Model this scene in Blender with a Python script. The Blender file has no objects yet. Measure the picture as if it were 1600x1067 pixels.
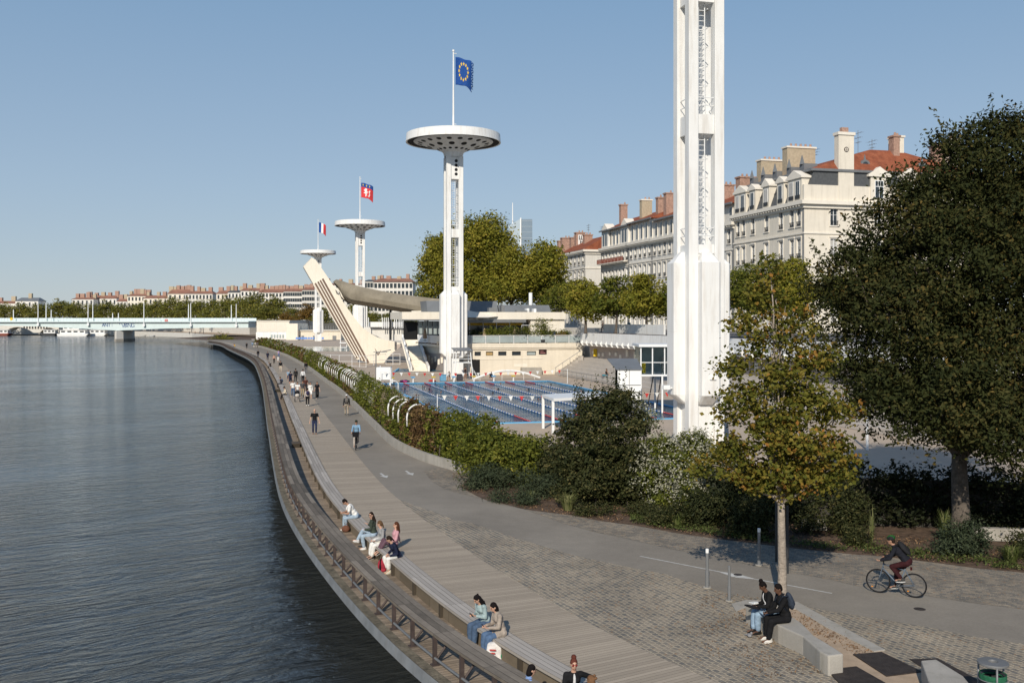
import bpy, bmesh, math, random
import numpy as np
from mathutils import Vector, Matrix, noise
from mathutils.geometry import tessellate_polygon
R = math.radians
rnd = random.Random(7)
SC = bpy.context.scene
COL = SC.collection
ZS = 6.2; F = 1556.0; CZ = 8.0; HY = 500.0        # focal length in photo pixels, eye height, horizon row
def W(px, py, z=0.0):
    Y = F*(CZ-z)/(py-HY)
    return Vector(((px-800)*Y/F, Y, z))
def AT(px, py, Y):
    return Vector(((px-800)*Y/F, Y, CZ-(py-HY)*Y/F))
# pool frame: a along the basin, b across it
U = Vector((-0.2516, 0.968, 0)); V = Vector((0.968, 0.2516, 0))
O = Vector((-3.6, 76.7, 0)); RV = math.atan2(0.2516, 0.968)
def AB(a, b, z=0.0):
    p = O + U*a + V*b
    return Vector((p.x, p.y, z))
ORG = {}
def tag(o, label, cat, group=None):
    o['label'] = label; o['category'] = cat
    if group: o['group'] = group
    return o
def thing(name, label, cat, loc=(0,0,0), rz=0.0, group=None):
    o = bpy.data.objects.new(name, None); COL.objects.link(o)
    o.empty_display_size = 0.2
    o.location = loc; o.rotation_euler = (0,0,rz); ORG[o.name] = Vector(loc) if rz == 0 else Vector((0,0,0))
    return tag(o, label, cat, group)
def kids(o):
    return [c for c in bpy.data.objects if c.parent == o]
KID = {}
def addkid(p, c): KID.setdefault(p.name, []).append(c)
def copy_tree(o, parent=None):
    c = o.copy(); COL.objects.link(c)
    ORG[c.name] = ORG.get(o.name, Vector())
    if parent is not None:
        c.parent = parent; addkid(parent, c)
    for ch in list(KID.get(o.name, [])): copy_tree(ch, c)
    return c
class MB:
    def __init__(s): s.v = []; s.f = []; s.m = []; s.uv = {}
    def add(s, vs, fs, mi=0):
        n = len(s.v); s.v += [tuple(q) for q in vs]
        for f in fs: s.f.append(tuple(i+n for i in f)); s.m.append(mi)
        return n
    def box(s, c, d, rz=0.0, mi=0, M=None):
        x, y, z = d[0]/2, d[1]/2, d[2]/2
        vs = [Vector((sx*x, sy*y, sz*z)) for sz in (-1,1) for sy in (-1,1) for sx in (-1,1)]
        if M is None: M = Matrix.Rotation(rz, 3, 'Z')
        vs = [M @ q + Vector(c) for q in vs]
        s.add(vs, [(0,2,3,1),(4,5,7,6),(0,1,5,4),(2,6,7,3),(0,4,6,2),(1,3,7,5)], mi)
    def bx(s, x0, x1, y0, y1, z0, z1, mi=0):
        s.box(((x0+x1)/2,(y0+y1)/2,(z0+z1)/2), (x1-x0,y1-y0,z1-z0), 0, mi)
    def frus(s, c, d0, d1, h, rz=0.0, mi=0):
        M = Matrix.Rotation(rz, 3, 'Z'); vs = []
        for (d, z) in ((d0,0),(d1,h)):
            for (sx, sy) in ((-1,-1),(1,-1),(1,1),(-1,1)):
                vs.append(M @ Vector((sx*d[0]/2, sy*d[1]/2, z)) + Vector(c))
        s.add(vs, [(3,2,1,0),(4,5,6,7),(0,1,5,4),(1,2,6,5),(2,3,7,6),(3,0,4,7)], mi)
    def poly(s, pts, mi=0):
        pts = [Vector(p) for p in pts]
        tr = tessellate_polygon([pts])
        fs = []
        for t in tr:
            a, b, c = (pts[i] for i in t)
            fs.append(tuple(t) if (b-a).cross(c-a).z >= 0 else tuple(reversed(t)))
        s.add(pts, fs, mi)
    def prism(s, pts, d, mi=0):
        pts = [Vector(p) for p in pts]; d = Vector(d); n = len(pts)
        tr = [tuple(t) for t in tessellate_polygon([pts])]
        q = [p+d for p in pts]
        a0 = sum(((pts[t[1]]-pts[t[0]]).cross(pts[t[2]]-pts[t[0]]) for t in tr), Vector())
        s.add(pts+q, tr + [tuple(i+n for i in reversed(t)) for t in tr] + [(i,(i+1)%n,(i+1)%n+n,i+n) for i in range(n)], mi)
    def tube(s, pts, r, seg=6, mi=0, close=False):
        pts = [Vector(p) for p in pts]; n = len(pts)
        rs = r if isinstance(r, (list, tuple)) else [r]*n
        vs = []; up = Vector((0,0,1))
        for i, p in enumerate(pts):
            if close: t = pts[(i+1)%n]-pts[i-1]
            else: t = pts[min(i+1,n-1)]-pts[max(i-1,0)]
            t = t.normalized() if t.length > 1e-9 else Vector((0,0,1))
            a = t.cross(up if abs(t.z) < 0.95 else Vector((1,0,0))).normalized(); b = t.cross(a)
            for k in range(seg):
                an = 2*math.pi*k/seg
                vs.append(p + a*math.cos(an)*rs[i] + b*math.sin(an)*rs[i])
        fs = []
        for i in range(n if close else n-1):
            j = (i+1) % n
            for k in range(seg):
                l = (k+1) % seg
                fs.append((i*seg+k, i*seg+l, j*seg+l, j*seg+k))
        if not close:
            fs.append(tuple(reversed(range(seg)))); fs.append(tuple((n-1)*seg+k for k in range(seg)))
        s.add(vs, fs, mi)
    def lathe(s, prof, c=(0,0,0), seg=24, mi=0):
        c = Vector(c); vs = []
        for (r, z) in prof:
            for k in range(seg):
                an = 2*math.pi*k/seg
                vs.append(c + Vector((r*math.cos(an), r*math.sin(an), z)))
        fs = []
        for i in range(len(prof)-1):
            for k in range(seg):
                l = (k+1) % seg
                fs.append((i*seg+k, i*seg+l, (i+1)*seg+l, (i+1)*seg+k))
        s.add(vs, fs, mi)
    def ell(s, c, r, M=None, seg=14, rings=9, mi=0):
        c = Vector(c); vs = []
        for i in range(rings+1):
            th = math.pi*i/rings
            for k in range(seg):
                an = 2*math.pi*k/seg
                q = Vector((r[0]*math.sin(th)*math.cos(an), r[1]*math.sin(th)*math.sin(an), r[2]*math.cos(th)))
                vs.append((M @ q if M else q) + c)
        fs = []
        for i in range(rings):
            for k in range(seg):
                l = (k+1) % seg
                fs.append((i*seg+k, (i+1)*seg+k, (i+1)*seg+l, i*seg+l))
        s.add(vs, fs, mi)
    def cap(s, p0, r0, p1, r1, seg=10):
        p0 = Vector(p0); p1 = Vector(p1); t = (p1-p0)
        L = t.length; t = t/L if L > 1e-6 else Vector((0,0,1))
        a = t.cross(Vector((0,0,1)) if abs(t.z) < 0.9 else Vector((1,0,0))).normalized(); b = t.cross(a)
        rings = [(p0-t*r0*0.98, r0*0.15), (p0-t*r0*0.7, r0*0.72), (p0, r0), (p1, r1), (p1+t*r1*0.7, r1*0.72), (p1+t*r1*0.98, r1*0.15)]
        vs = []
        for (p, r) in rings:
            for k in range(seg):
                an = 2*math.pi*k/seg
                vs.append(p + a*math.cos(an)*r + b*math.sin(an)*r)
        fs = [tuple(range(seg))]
        for i in range(5):
            for k in range(seg):
                l = (k+1) % seg
                fs.append((i*seg+k, (i+1)*seg+k, (i+1)*seg+l, i*seg+l))
        fs.append(tuple(5*seg+k for k in reversed(range(seg))))
        s.add(vs, fs)
    def build(s, name, mat, parent=None, org=None, smooth=False, fixn=True):
        if parent is not None: og = ORG.get(parent.name, Vector())
        else: og = Vector(org) if org is not None else Vector()
        me = bpy.data.meshes.new(name)
        me.from_pydata([tuple(Vector(q)-og) for q in s.v], [], s.f)
        mats = mat if isinstance(mat, (list, tuple)) else [mat]
        for m in mats: me.materials.append(m)
        if len(mats) > 1: me.polygons.foreach_set('material_index', s.m)
        if fixn:
            bm = bmesh.new(); bm.from_mesh(me); bmesh.ops.recalc_face_normals(bm, faces=bm.faces); bm.to_mesh(me); bm.free()
        if smooth: me.polygons.foreach_set('use_smooth', [True]*len(me.polygons))
        if smooth == 'auto':
            me.set_sharp_from_angle(angle=R(35))
        me.update()
        o = bpy.data.objects.new(name, me); COL.objects.link(o)
        if parent is not None:
            o.parent = parent; addkid(parent, o); ORG[o.name] = og
        else:
            o.location = og; ORG[o.name] = og
        return o
def struct(o): o['kind'] = 'structure'; return o
def stuff(o): o['kind'] = 'stuff'; return o
# ---------------------------------------------------------------- materials
def nd(nt, typ, ins=None, **props):
    n = nt.nodes.new(typ)
    for k, v in props.items(): setattr(n, k, v)
    for k, v in (ins or {}).items():
        sk = n.inputs[k]
        if isinstance(v, bpy.types.NodeSocket): nt.links.new(v, sk)
        else: sk.default_value = v
    return n
def ramp(nt, fac, stops):
    n = nt.nodes.new('ShaderNodeValToRGB'); nt.links.new(fac, n.inputs[0])
    el = n.color_ramp.elements
    while len(el) < len(stops): el.new(0.5)
    for e, (p, c) in zip(el, stops):
        e.position = p; e.color = (c[0], c[1], c[2], 1) if len(c) == 3 else c
    return n.outputs[0]
def c4(c): return (c[0], c[1], c[2], 1)
def newmat(name):
    m = bpy.data.materials.new(name); m.use_nodes = True
    nt = m.node_tree; bs = nt.nodes['Principled BSDF']
    return m, nt, bs
def math_(nt, op, a, b=None, c=None):
    ins = {0: a}
    if b is not None: ins[1] = b
    if c is not None: ins[2] = c
    return nd(nt, 'ShaderNodeMath', ins, operation=op).outputs[0]
def mixc(nt, fac, a, b, mode='MIX'):
    n = nd(nt, 'ShaderNodeMix', None, data_type='RGBA', blend_type=mode)
    for i, v in ((0, fac), (6, a), (7, b)):
        if isinstance(v, bpy.types.NodeSocket): nt.links.new(v, n.inputs[i])
        else: n.inputs[i].default_value = v
    return n.outputs[2]
_mc = {}
def sm(name, c, rough=0.7, metal=0.0, var=0.12, scale=2.0, bump=0.0, bscale=30.0, dirt=None, spec=0.3):
    """surface with cloudy tone variation, optional streaky dirt and fine bump"""
    if name in _mc: return _mc[name]
    m, nt, bs = newmat(name)
    tc = nd(nt, 'ShaderNodeTexCoord').outputs['Object']
    no = nd(nt, 'ShaderNodeTexNoise', {'Vector': tc, 'Scale': scale, 'Detail': 6.0, 'Roughness': 0.6}).outputs[0]
    lo = [x*(1-var) for x in c]; hi = [min(1, x*(1+var)) for x in c]
    col = ramp(nt, no, [(0.3, lo), (0.7, hi)])
    if dirt:
        mp = nd(nt, 'ShaderNodeMapping', {'Vector': tc, 'Scale': (1.6, 1.6, 0.14)}).outputs[0]
        n2 = nd(nt, 'ShaderNodeTexNoise', {'Vector': mp, 'Scale': 1.5, 'Detail': 5.0, 'Roughness': 0.65}).outputs[0]
        f = ramp(nt, n2, [(0.5, (0,0,0)), (0.78, (1,1,1))])
        f = math_(nt, 'MULTIPLY', f, dirt[1])
        col = mixc(nt, f, col, c4(dirt[0]))
    nt.links.new(col, bs.inputs['Base Color'])
    bs.inputs['Roughness'].default_value = rough; bs.inputs['Metallic'].default_value = metal
    bs.inputs['Specular IOR Level'].default_value = spec
    if bump:
        n3 = nd(nt, 'ShaderNodeTexNoise', {'Vector': tc, 'Scale': bscale, 'Detail': 4.0}).outputs[0]
        b = nd(nt, 'ShaderNodeBump', {'Height': n3, 'Strength': bump, 'Distance': 0.05}).outputs[0]
        nt.links.new(b, bs.inputs['Normal'])
    _mc[name] = m
    return m
_cc = {}
def cm(rgb, rough=0.85):
    """cloth / paint of one hue"""
    k = (tuple(round(x, 3) for x in rgb), rough)
    if k not in _cc:
        _cc[k] = sm('cloth_%d' % len(_cc), rgb, rough, var=0.22, scale=7.0, bump=0.5, bscale=16.0, spec=0.05)
    return _cc[k]
M = {}
M['white'] = sm('white_paint', (0.77,0.77,0.755), 0.5, var=0.05, scale=0.5, dirt=((0.44,0.37,0.29), 0.55), bump=0.06)
M['whitemetal'] = sm('white_metal', (0.78,0.79,0.79), 0.4, var=0.03)
M['cream'] = sm('cream_render', (0.70,0.635,0.525), 0.85, var=0.06, scale=0.7, dirt=((0.45,0.38,0.28), 0.35), bump=0.1)
M['cream_light'] = sm('cream_concrete', (0.76,0.705,0.605), 0.85, var=0.05, scale=0.5, dirt=((0.5,0.43,0.34), 0.35))
M['mauve'] = sm('grey_mauve_render', (0.42,0.36,0.32), 0.9, var=0.06, scale=0.8)
M['groove_shade'] = sm('brown_groove_shade', (0.16,0.11,0.085), 0.9, var=0.15)
M['rawconc'] = sm('raw_concrete', (0.235,0.205,0.155), 0.85, var=0.18, scale=0.45, dirt=((0.16,0.135,0.10), 0.5), bump=0.2)
M['conc'] = sm('concrete', (0.36,0.335,0.295), 0.9, var=0.12, scale=1.1, dirt=((0.17,0.16,0.12), 0.55), bump=0.3, bscale=40)
M['conc_tier'] = sm('tier_concrete', (0.46,0.42,0.375), 0.9, var=0.08, scale=0.8, bump=0.15)
M['fascia'] = sm('fascia_concrete', (0.20,0.212,0.222), 0.6, var=0.25, scale=1.6, dirt=((0.20,0.19,0.17), 0.5))
M['moss'] = sm('mossy_ledge', (0.145,0.125,0.09), 0.95, var=0.5, scale=4.0, bump=0.8, bscale=14)
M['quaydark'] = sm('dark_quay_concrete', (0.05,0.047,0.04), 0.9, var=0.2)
M['rust'] = sm('rusty_steel', (0.060,0.045,0.042), 0.7, var=0.3, scale=5.0)
M['darkmetal'] = sm('dark_metal', (0.035,0.037,0.04), 0.5, var=0.1)
M['greymetal'] = sm('grey_metal', (0.20,0.205,0.21), 0.5, metal=0.3, var=0.1)
M['zinc'] = sm('zinc_roof', (0.155,0.165,0.175), 0.5, var=0.12, scale=0.8)
M['black'] = sm('black_void', (0.012,0.012,0.013), 0.8, var=0.1)
M['glass'] = sm('window_glass', (0.030,0.038,0.045), 0.08, var=0.3, scale=0.5, spec=0.6)
M['glass_pale'] = sm('pale_glass', (0.33,0.38,0.38), 0.10, var=0.15, scale=0.8, spec=0.6)
M['stone'] = sm('facade_stone', (0.70,0.645,0.55), 0.85, var=0.06, scale=0.5, dirt=((0.34,0.30,0.24), 0.35))
M['stone_grey'] = sm('facade_grey', (0.63,0.605,0.555), 0.85, var=0.06, scale=0.5, dirt=((0.30,0.28,0.25), 0.35))
M['stone_pale'] = sm('facade_pale', (0.70,0.675,0.625), 0.85, var=0.05, scale=0.5, dirt=((0.38,0.36,0.32), 0.3))
M['stone_trim'] = sm('facade_trim', (0.74,0.69,0.605), 0.85, var=0.06, scale=1.0)
M['brick'] = sm('chimney_brick', (0.37,0.235,0.18), 0.9, var=0.3, scale=3.0, bump=0.4)
M['brick_pale'] = sm('chimney_pale_brick', (0.42,0.35,0.25), 0.9, var=0.15, scale=3.0, bump=0.3)
M['slate'] = sm('slate', (0.085,0.09,0.095), 0.6, var=0.2, scale=3.0)
M['bark'] = sm('bark', (0.115,0.095,0.078), 0.95, var=0.35, scale=6.0, bump=0.9, bscale=14)
M['bark_pale'] = sm('bark_pale', (0.30,0.255,0.21), 0.95, var=0.25, scale=7.0, bump=0.8, bscale=18)
M['soil'] = sm('soil', (0.105,0.070,0.048), 1.0, var=0.5, scale=3.5, bump=0.9, bscale=9)
M['sand'] = sm('sand_bed', (0.40,0.30,0.21), 1.0, var=0.14, scale=3.0, bump=0.3)
M['pooldeck'] = sm('pool_deck_paving', (0.46,0.375,0.29), 0.9, var=0.08, scale=0.35, bump=0.1)
M['street'] = sm('street_asphalt', (0.16,0.155,0.15), 0.9, var=0.12, scale=0.6)
M['earth'] = sm('earth', (0.14,0.12,0.08), 1.0, var=0.3, scale=0.05)
M['bridge'] = sm('pale_blue_paint', (0.60,0.70,0.70), 0.5, var=0.04, scale=0.3, dirt=((0.40,0.45,0.44), 0.3))
M['poolblue'] = sm('blue_edge', (0.13,0.40,0.66), 0.5, var=0.05)
M['red'] = sm('red_plastic', (0.55,0.055,0.05), 0.5, var=0.05)
M['ropeblue'] = sm('blue_float', (0.05,0.14,0.42), 0.5, var=0.05)
M['yellow'] = sm('yellow_plastic', (0.72,0.50,0.03), 0.5, var=0.05)
M['plate'] = sm('brown_plate', (0.040,0.032,0.028), 0.7, var=0.3, scale=5, bump=0.3)
M['paint'] = sm('road_paint', (0.50,0.49,0.46), 0.8, var=0.2, scale=8)
def roof_mat():
    m, nt, bs = newmat('clay_tiles')
    tc = nd(nt, 'ShaderNodeTexCoord').outputs['Object']
    no = nd(nt, 'ShaderNodeTexNoise', {'Vector': tc, 'Scale': 0.9, 'Detail': 8.0, 'Roughness': 0.7}).outputs[0]
    col = ramp(nt, no, [(0.28, (0.15,0.055,0.032)), (0.5, (0.27,0.085,0.045)), (0.72, (0.36,0.135,0.07))])
    wv = nd(nt, 'ShaderNodeTexWave', {'Vector': tc, 'Scale': 2.2, 'Distortion': 0.4}, bands_direction='Z').outputs[1]
    b = nd(nt, 'ShaderNodeBump', {'Height': wv, 'Strength': 0.5, 'Distance': 0.06}).outputs[0]
    nt.links.new(b, bs.inputs['Normal']); nt.links.new(col, bs.inputs['Base Color']); bs.inputs['Roughness'].default_value = 0.9
    bs.inputs['Specular IOR Level'].default_value = 0.15
    return m
M['tiles'] = roof_mat()
M['tiles_far'] = sm('hazed_far_tiles', (0.27,0.135,0.095), 0.9, var=0.25, scale=0.25)  # less saturated clay red: distance haze is put into the colour
def plank_mat(name, base, along, pitch, gap, var, grain=(1,1), joint=None):
    """boards from UV in metres; along=0: boards repeat along U, 1: along V"""
    m, nt, bs = newmat(name)
    uv = nd(nt, 'ShaderNodeTexCoord').outputs['UV']
    sx = nd(nt, 'ShaderNodeSeparateXYZ', {0: uv})
    a = sx.outputs[along]; o = sx.outputs[1-along]
    q = math_(nt, 'DIVIDE', a, pitch)
    idx = math_(nt, 'FLOOR', q); fr = math_(nt, 'FRACT', q)
    if joint:
        oj = math_(nt, 'DIVIDE', o, joint); jd = math_(nt, 'FLOOR', oj); jf = math_(nt, 'FRACT', oj)
        idx2 = math_(nt, 'ADD', idx, math_(nt, 'MULTIPLY', jd, 17.3))
    else: idx2 = idx
    wn = nd(nt, 'ShaderNodeTexWhiteNoise', {'W': idx2}, noise_dimensions='1D').outputs[0]
    mp = nd(nt, 'ShaderNodeMapping', {'Vector': uv, 'Scale': (grain[0], grain[1], 1)}).outputs[0]
    n1 = nd(nt, 'ShaderNodeTexNoise', {'Vector': mp, 'Scale': 1.0, 'Detail': 7.0, 'Roughness': 0.65}).outputs[0]
    n2 = nd(nt, 'ShaderNodeTexNoise', {'Vector': uv, 'Scale': 0.45, 'Detail': 5.0, 'Roughness': 0.6}).outputs[0]
    t = math_(nt, 'ADD', math_(nt, 'MULTIPLY', wn, 0.42), math_(nt, 'ADD', math_(nt, 'MULTIPLY', n1, 0.5), math_(nt, 'MULTIPLY', n2, 0.45)))
    col = ramp(nt, t, [(0.32, [x*(1-var) for x in base]), (0.68, base), (1.0, [x*(1+var) for x in base])])
    g = math_(nt, 'LESS_THAN', fr, gap)
    if joint: g = math_(nt, 'MAXIMUM', g, math_(nt, 'LESS_THAN', jf, 0.012/joint*1.0))
    col = mixc(nt, math_(nt, 'MULTIPLY', g, 0.75), col, (0.03,0.025,0.02,1))
    nt.links.new(col, bs.inputs['Base Color']); bs.inputs['Roughness'].default_value = 0.88
    bs.inputs['Specular IOR Level'].default_value = 0.2
    h = math_(nt, 'SUBTRACT', math_(nt, 'ADD', math_(nt, 'MULTIPLY', n1, 0.3), math_(nt, 'MULTIPLY', wn, 0.2)), g)
    b = nd(nt, 'ShaderNodeBump', {'Height': h, 'Strength': 0.6, 'Distance': 0.012}).outputs[0]
    nt.links.new(b, bs.inputs['Normal'])
    return m
M['deck'] = plank_mat('wood_decking', (0.365,0.305,0.235), 0, 0.145, 0.07, 0.20, (3, 30))
M['deck'] = M['deck']
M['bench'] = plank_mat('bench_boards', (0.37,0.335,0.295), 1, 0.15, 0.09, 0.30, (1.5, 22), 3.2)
M['walk'] = plank_mat('lower_decking', (0.265,0.210,0.155), 0, 0.145, 0.11, 0.42, (5, 16))
M['railtop'] = plank_mat('railing_boards', (0.165,0.140,0.112), 1, 0.2, 0.08, 0.65, (3.0, 9), 2.6)
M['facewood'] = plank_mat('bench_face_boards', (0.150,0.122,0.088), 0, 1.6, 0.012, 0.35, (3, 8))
def asphalt_mat():
    m, nt, bs = newmat('path_asphalt')
    tc = nd(nt, 'ShaderNodeTexCoord').outputs['Object']
    n1 = nd(nt, 'ShaderNodeTexNoise', {'Vector': tc, 'Scale': 0.22, 'Detail': 6.0, 'Roughness': 0.6}).outputs[0]
    n2 = nd(nt, 'ShaderNodeTexNoise', {'Vector': tc, 'Scale': 14.0, 'Detail': 5.0, 'Roughness': 0.75}).outputs[0]
    n4 = nd(nt, 'ShaderNodeTexNoise', {'Vector': tc, 'Scale': 1.3, 'Detail': 6.0, 'Roughness': 0.7}).outputs[0]
    t = math_(nt, 'ADD', math_(nt, 'MULTIPLY', n1, 0.45), math_(nt, 'ADD', math_(nt, 'MULTIPLY', n2, 0.35), math_(nt, 'MULTIPLY', n4, 0.25)))
    col = ramp(nt, t, [(0.32, (0.17,0.150,0.124)), (0.55, (0.25,0.222,0.184)), (0.76, (0.335,0.297,0.245))])
    nt.links.new(col, bs.inputs['Base Color']); bs.inputs['Roughness'].default_value = 0.92
    bs.inputs['Specular IOR Level'].default_value = 0.2
    b = nd(nt, 'ShaderNodeBump', {'Height': n2, 'Strength': 0.5, 'Distance': 0.02}).outputs[0]
    nt.links.new(b, bs.inputs['Normal'])
    return m
M['asphalt'] = asphalt_mat()
def cobble_mat(name, ang, bw=0.21, bh=0.15, mort=(0.48,0.41,0.31)):
    m, nt, bs = newmat(name)
    tc = nd(nt, 'ShaderNodeTexCoord').outputs['Object']
    d = nd(nt, 'ShaderNodeTexNoise', {'Vector': tc, 'Scale': 2.2, 'Detail': 3.0}).outputs['Color']
    dv = nd(nt, 'ShaderNodeVectorMath', {0: d, 1: (0.09,0.09,0.0)}, operation='MULTIPLY').outputs[0]
    pv = nd(nt, 'ShaderNodeVectorMath', {0: tc, 1: dv}, operation='ADD').outputs[0]
    mp = nd(nt, 'ShaderNodeMapping', {'Vector': pv, 'Rotation': (0,0,ang)}).outputs[0]
    br = nd(nt, 'ShaderNodeTexBrick', {'Vector': mp, 'Color1': (0.170,0.162,0.146,1), 'Color2': (0.345,0.29,0.222,1), 'Mortar': c4(mort),
            'Scale': 1.0, 'Mortar Size': 0.018, 'Mortar Smooth': 0.35, 'Bias': -0.1, 'Brick Width': bw, 'Row Height': bh}, offset=0.5)
    n1 = nd(nt, 'ShaderNodeTexNoise', {'Vector': tc, 'Scale': 0.5, 'Detail': 6.0, 'Roughness': 0.65}).outputs[0]
    n2 = nd(nt, 'ShaderNodeTexNoise', {'Vector': tc, 'Scale': 22.0, 'Detail': 4.0, 'Roughness': 0.7}).outputs[0]
    v1 = ramp(nt, n1, [(0.3, (0.72,0.72,0.72)), (0.7, (1.2,1.18,1.15))])
    v2 = ramp(nt, n2, [(0.3, (0.65,0.65,0.65)), (0.72, (1.3,1.28,1.25))])
    col = mixc(nt, 1.0, br.outputs['Color'], v1, 'MULTIPLY'); col = mixc(nt, 1.0, col, v2, 'MULTIPLY')
    vo = nd(nt, 'ShaderNodeTexVoronoi', {'Vector': tc, 'Scale': 5.0, 'Randomness': 1.0})
    n5 = nd(nt, 'ShaderNodeTexNoise', {'Vector': tc, 'Scale': 0.8, 'Detail': 3.0}).outputs[0]
    lf = math_(nt, 'LESS_THAN', math_(nt, 'ADD', vo.outputs['Distance'], math_(nt, 'MULTIPLY', n5, -0.22)), 0.045)
    col = mixc(nt, math_(nt, 'MULTIPLY', lf, 0.8), col, (0.30,0.17,0.08,1))
    nt.links.new(col, bs.inputs['Base Color']); bs.inputs['Roughness'].default_value = 0.8
    bs.inputs['Specular IOR Level'].default_value = 0.25
    h = math_(nt, 'ADD', math_(nt, 'MULTIPLY', br.outputs['Fac'], -1.0), math_(nt, 'MULTIPLY', n2, 0.35))
    b = nd(nt, 'ShaderNodeBump', {'Height': h, 'Strength': 0.9, 'Distance': 0.03}).outputs[0]
    nt.links.new(b, bs.inputs['Normal'])
    return m
M['cobble'] = cobble_mat('granite_setts', R(66))
M['cobble2'] = cobble_mat('granite_setts_band', R(20), 0.2, 0.15, (0.30,0.26,0.21))
def water_mat(name, base, scale, strength, dist, rough, stretch, rot, foam=None):
    m, nt, bs = newmat(name)
    tc = nd(nt, 'ShaderNodeTexCoord').outputs['Object']
    mp = nd(nt, 'ShaderNodeMapping', {'Vector': tc, 'Rotation': (0,0,rot)}).outputs[0]
    mp = nd(nt, 'ShaderNodeMapping', {'Vector': mp, 'Scale': stretch}).outputs[0]
    a = nd(nt, 'ShaderNodeTexNoise', {'Vector': mp, 'Scale': scale, 'Detail': 5.0, 'Roughness': 0.55, 'Distortion': 1.1}).outputs[0]
    b_ = nd(nt, 'ShaderNodeTexNoise', {'Vector': mp, 'Scale': scale*3.6, 'Detail': 3.0, 'Roughness': 0.55}).outputs[0]
    c_ = nd(nt, 'ShaderNodeTexNoise', {'Vector': mp, 'Scale': scale*0.05, 'Detail': 6.0, 'Roughness': 0.6, 'Distortion': 0.8}).outputs[0]
    g = ramp(nt, c_, [(0.36, (0.40,0.40,0.40)), (0.64, (1.15,1.15,1.15))])
    h = math_(nt, 'ADD', a, math_(nt, 'MULTIPLY', b_, 0.3))
    h = math_(nt, 'MULTIPLY', h, g)
    bp = nd(nt, 'ShaderNodeBump', {'Height': h, 'Strength': strength, 'Distance': dist}).outputs[0]
    nt.links.new(bp, bs.inputs['Normal'])
    bs.inputs['Base Color'].default_value = c4(base); bs.inputs['Roughness'].default_value = rough
    if foam:
        f1 = nd(nt, 'ShaderNodeTexNoise', {'Vector': tc, 'Scale': foam[1], 'Detail': 7.0, 'Roughness': 0.68, 'Distortion': 0.8}).outputs[0]
        nt.links.new(mixc(nt, ramp(nt, f1, [(0.56,(0,0,0)),(0.72,(1,1,1))]), c4(base), c4(foam[0])), bs.inputs['Base Color'])
    bs.inputs['IOR'].default_value = 1.333; bs.inputs['Specular IOR Level'].default_value = 0.5
    return m
M['river'] = water_mat('river_water', (0.032,0.036,0.036), 1.25, 1.0, 0.23, 0.09, (0.42, 1.2, 1), R(-36))
M['pool'] = water_mat('pool_water', (0.020,0.095,0.175), 2.0, 1.0, 1.2, 0.10, (0.9, 1.1, 1), R(20), ((0.30,0.42,0.50), 0.13))
M['pool'].node_tree.nodes['Principled BSDF'].inputs['Specular IOR Level'].default_value = 0.32
def leaf_mat(name, stops, trans=0.22, rough=0.55):
    m, nt, bs = newmat(name)
    at = nd(nt, 'ShaderNodeAttribute', None, attribute_name='tone').outputs['Fac']
    col = ramp(nt, at, stops)
    nt.links.new(col, bs.inputs['Base Color']); bs.inputs['Roughness'].default_value = rough
    bs.inputs['Specular IOR Level'].default_value = 0.10
    tr = nd(nt, 'ShaderNodeBsdfTranslucent', {'Color': col}).outputs[0]
    mx = nd(nt, 'ShaderNodeMixShader', {0: trans, 1: bs.outputs[0], 2: tr}).outputs[0]
    nt.links.new(mx, nt.nodes['Material Output'].inputs[0])
    return m
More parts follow.
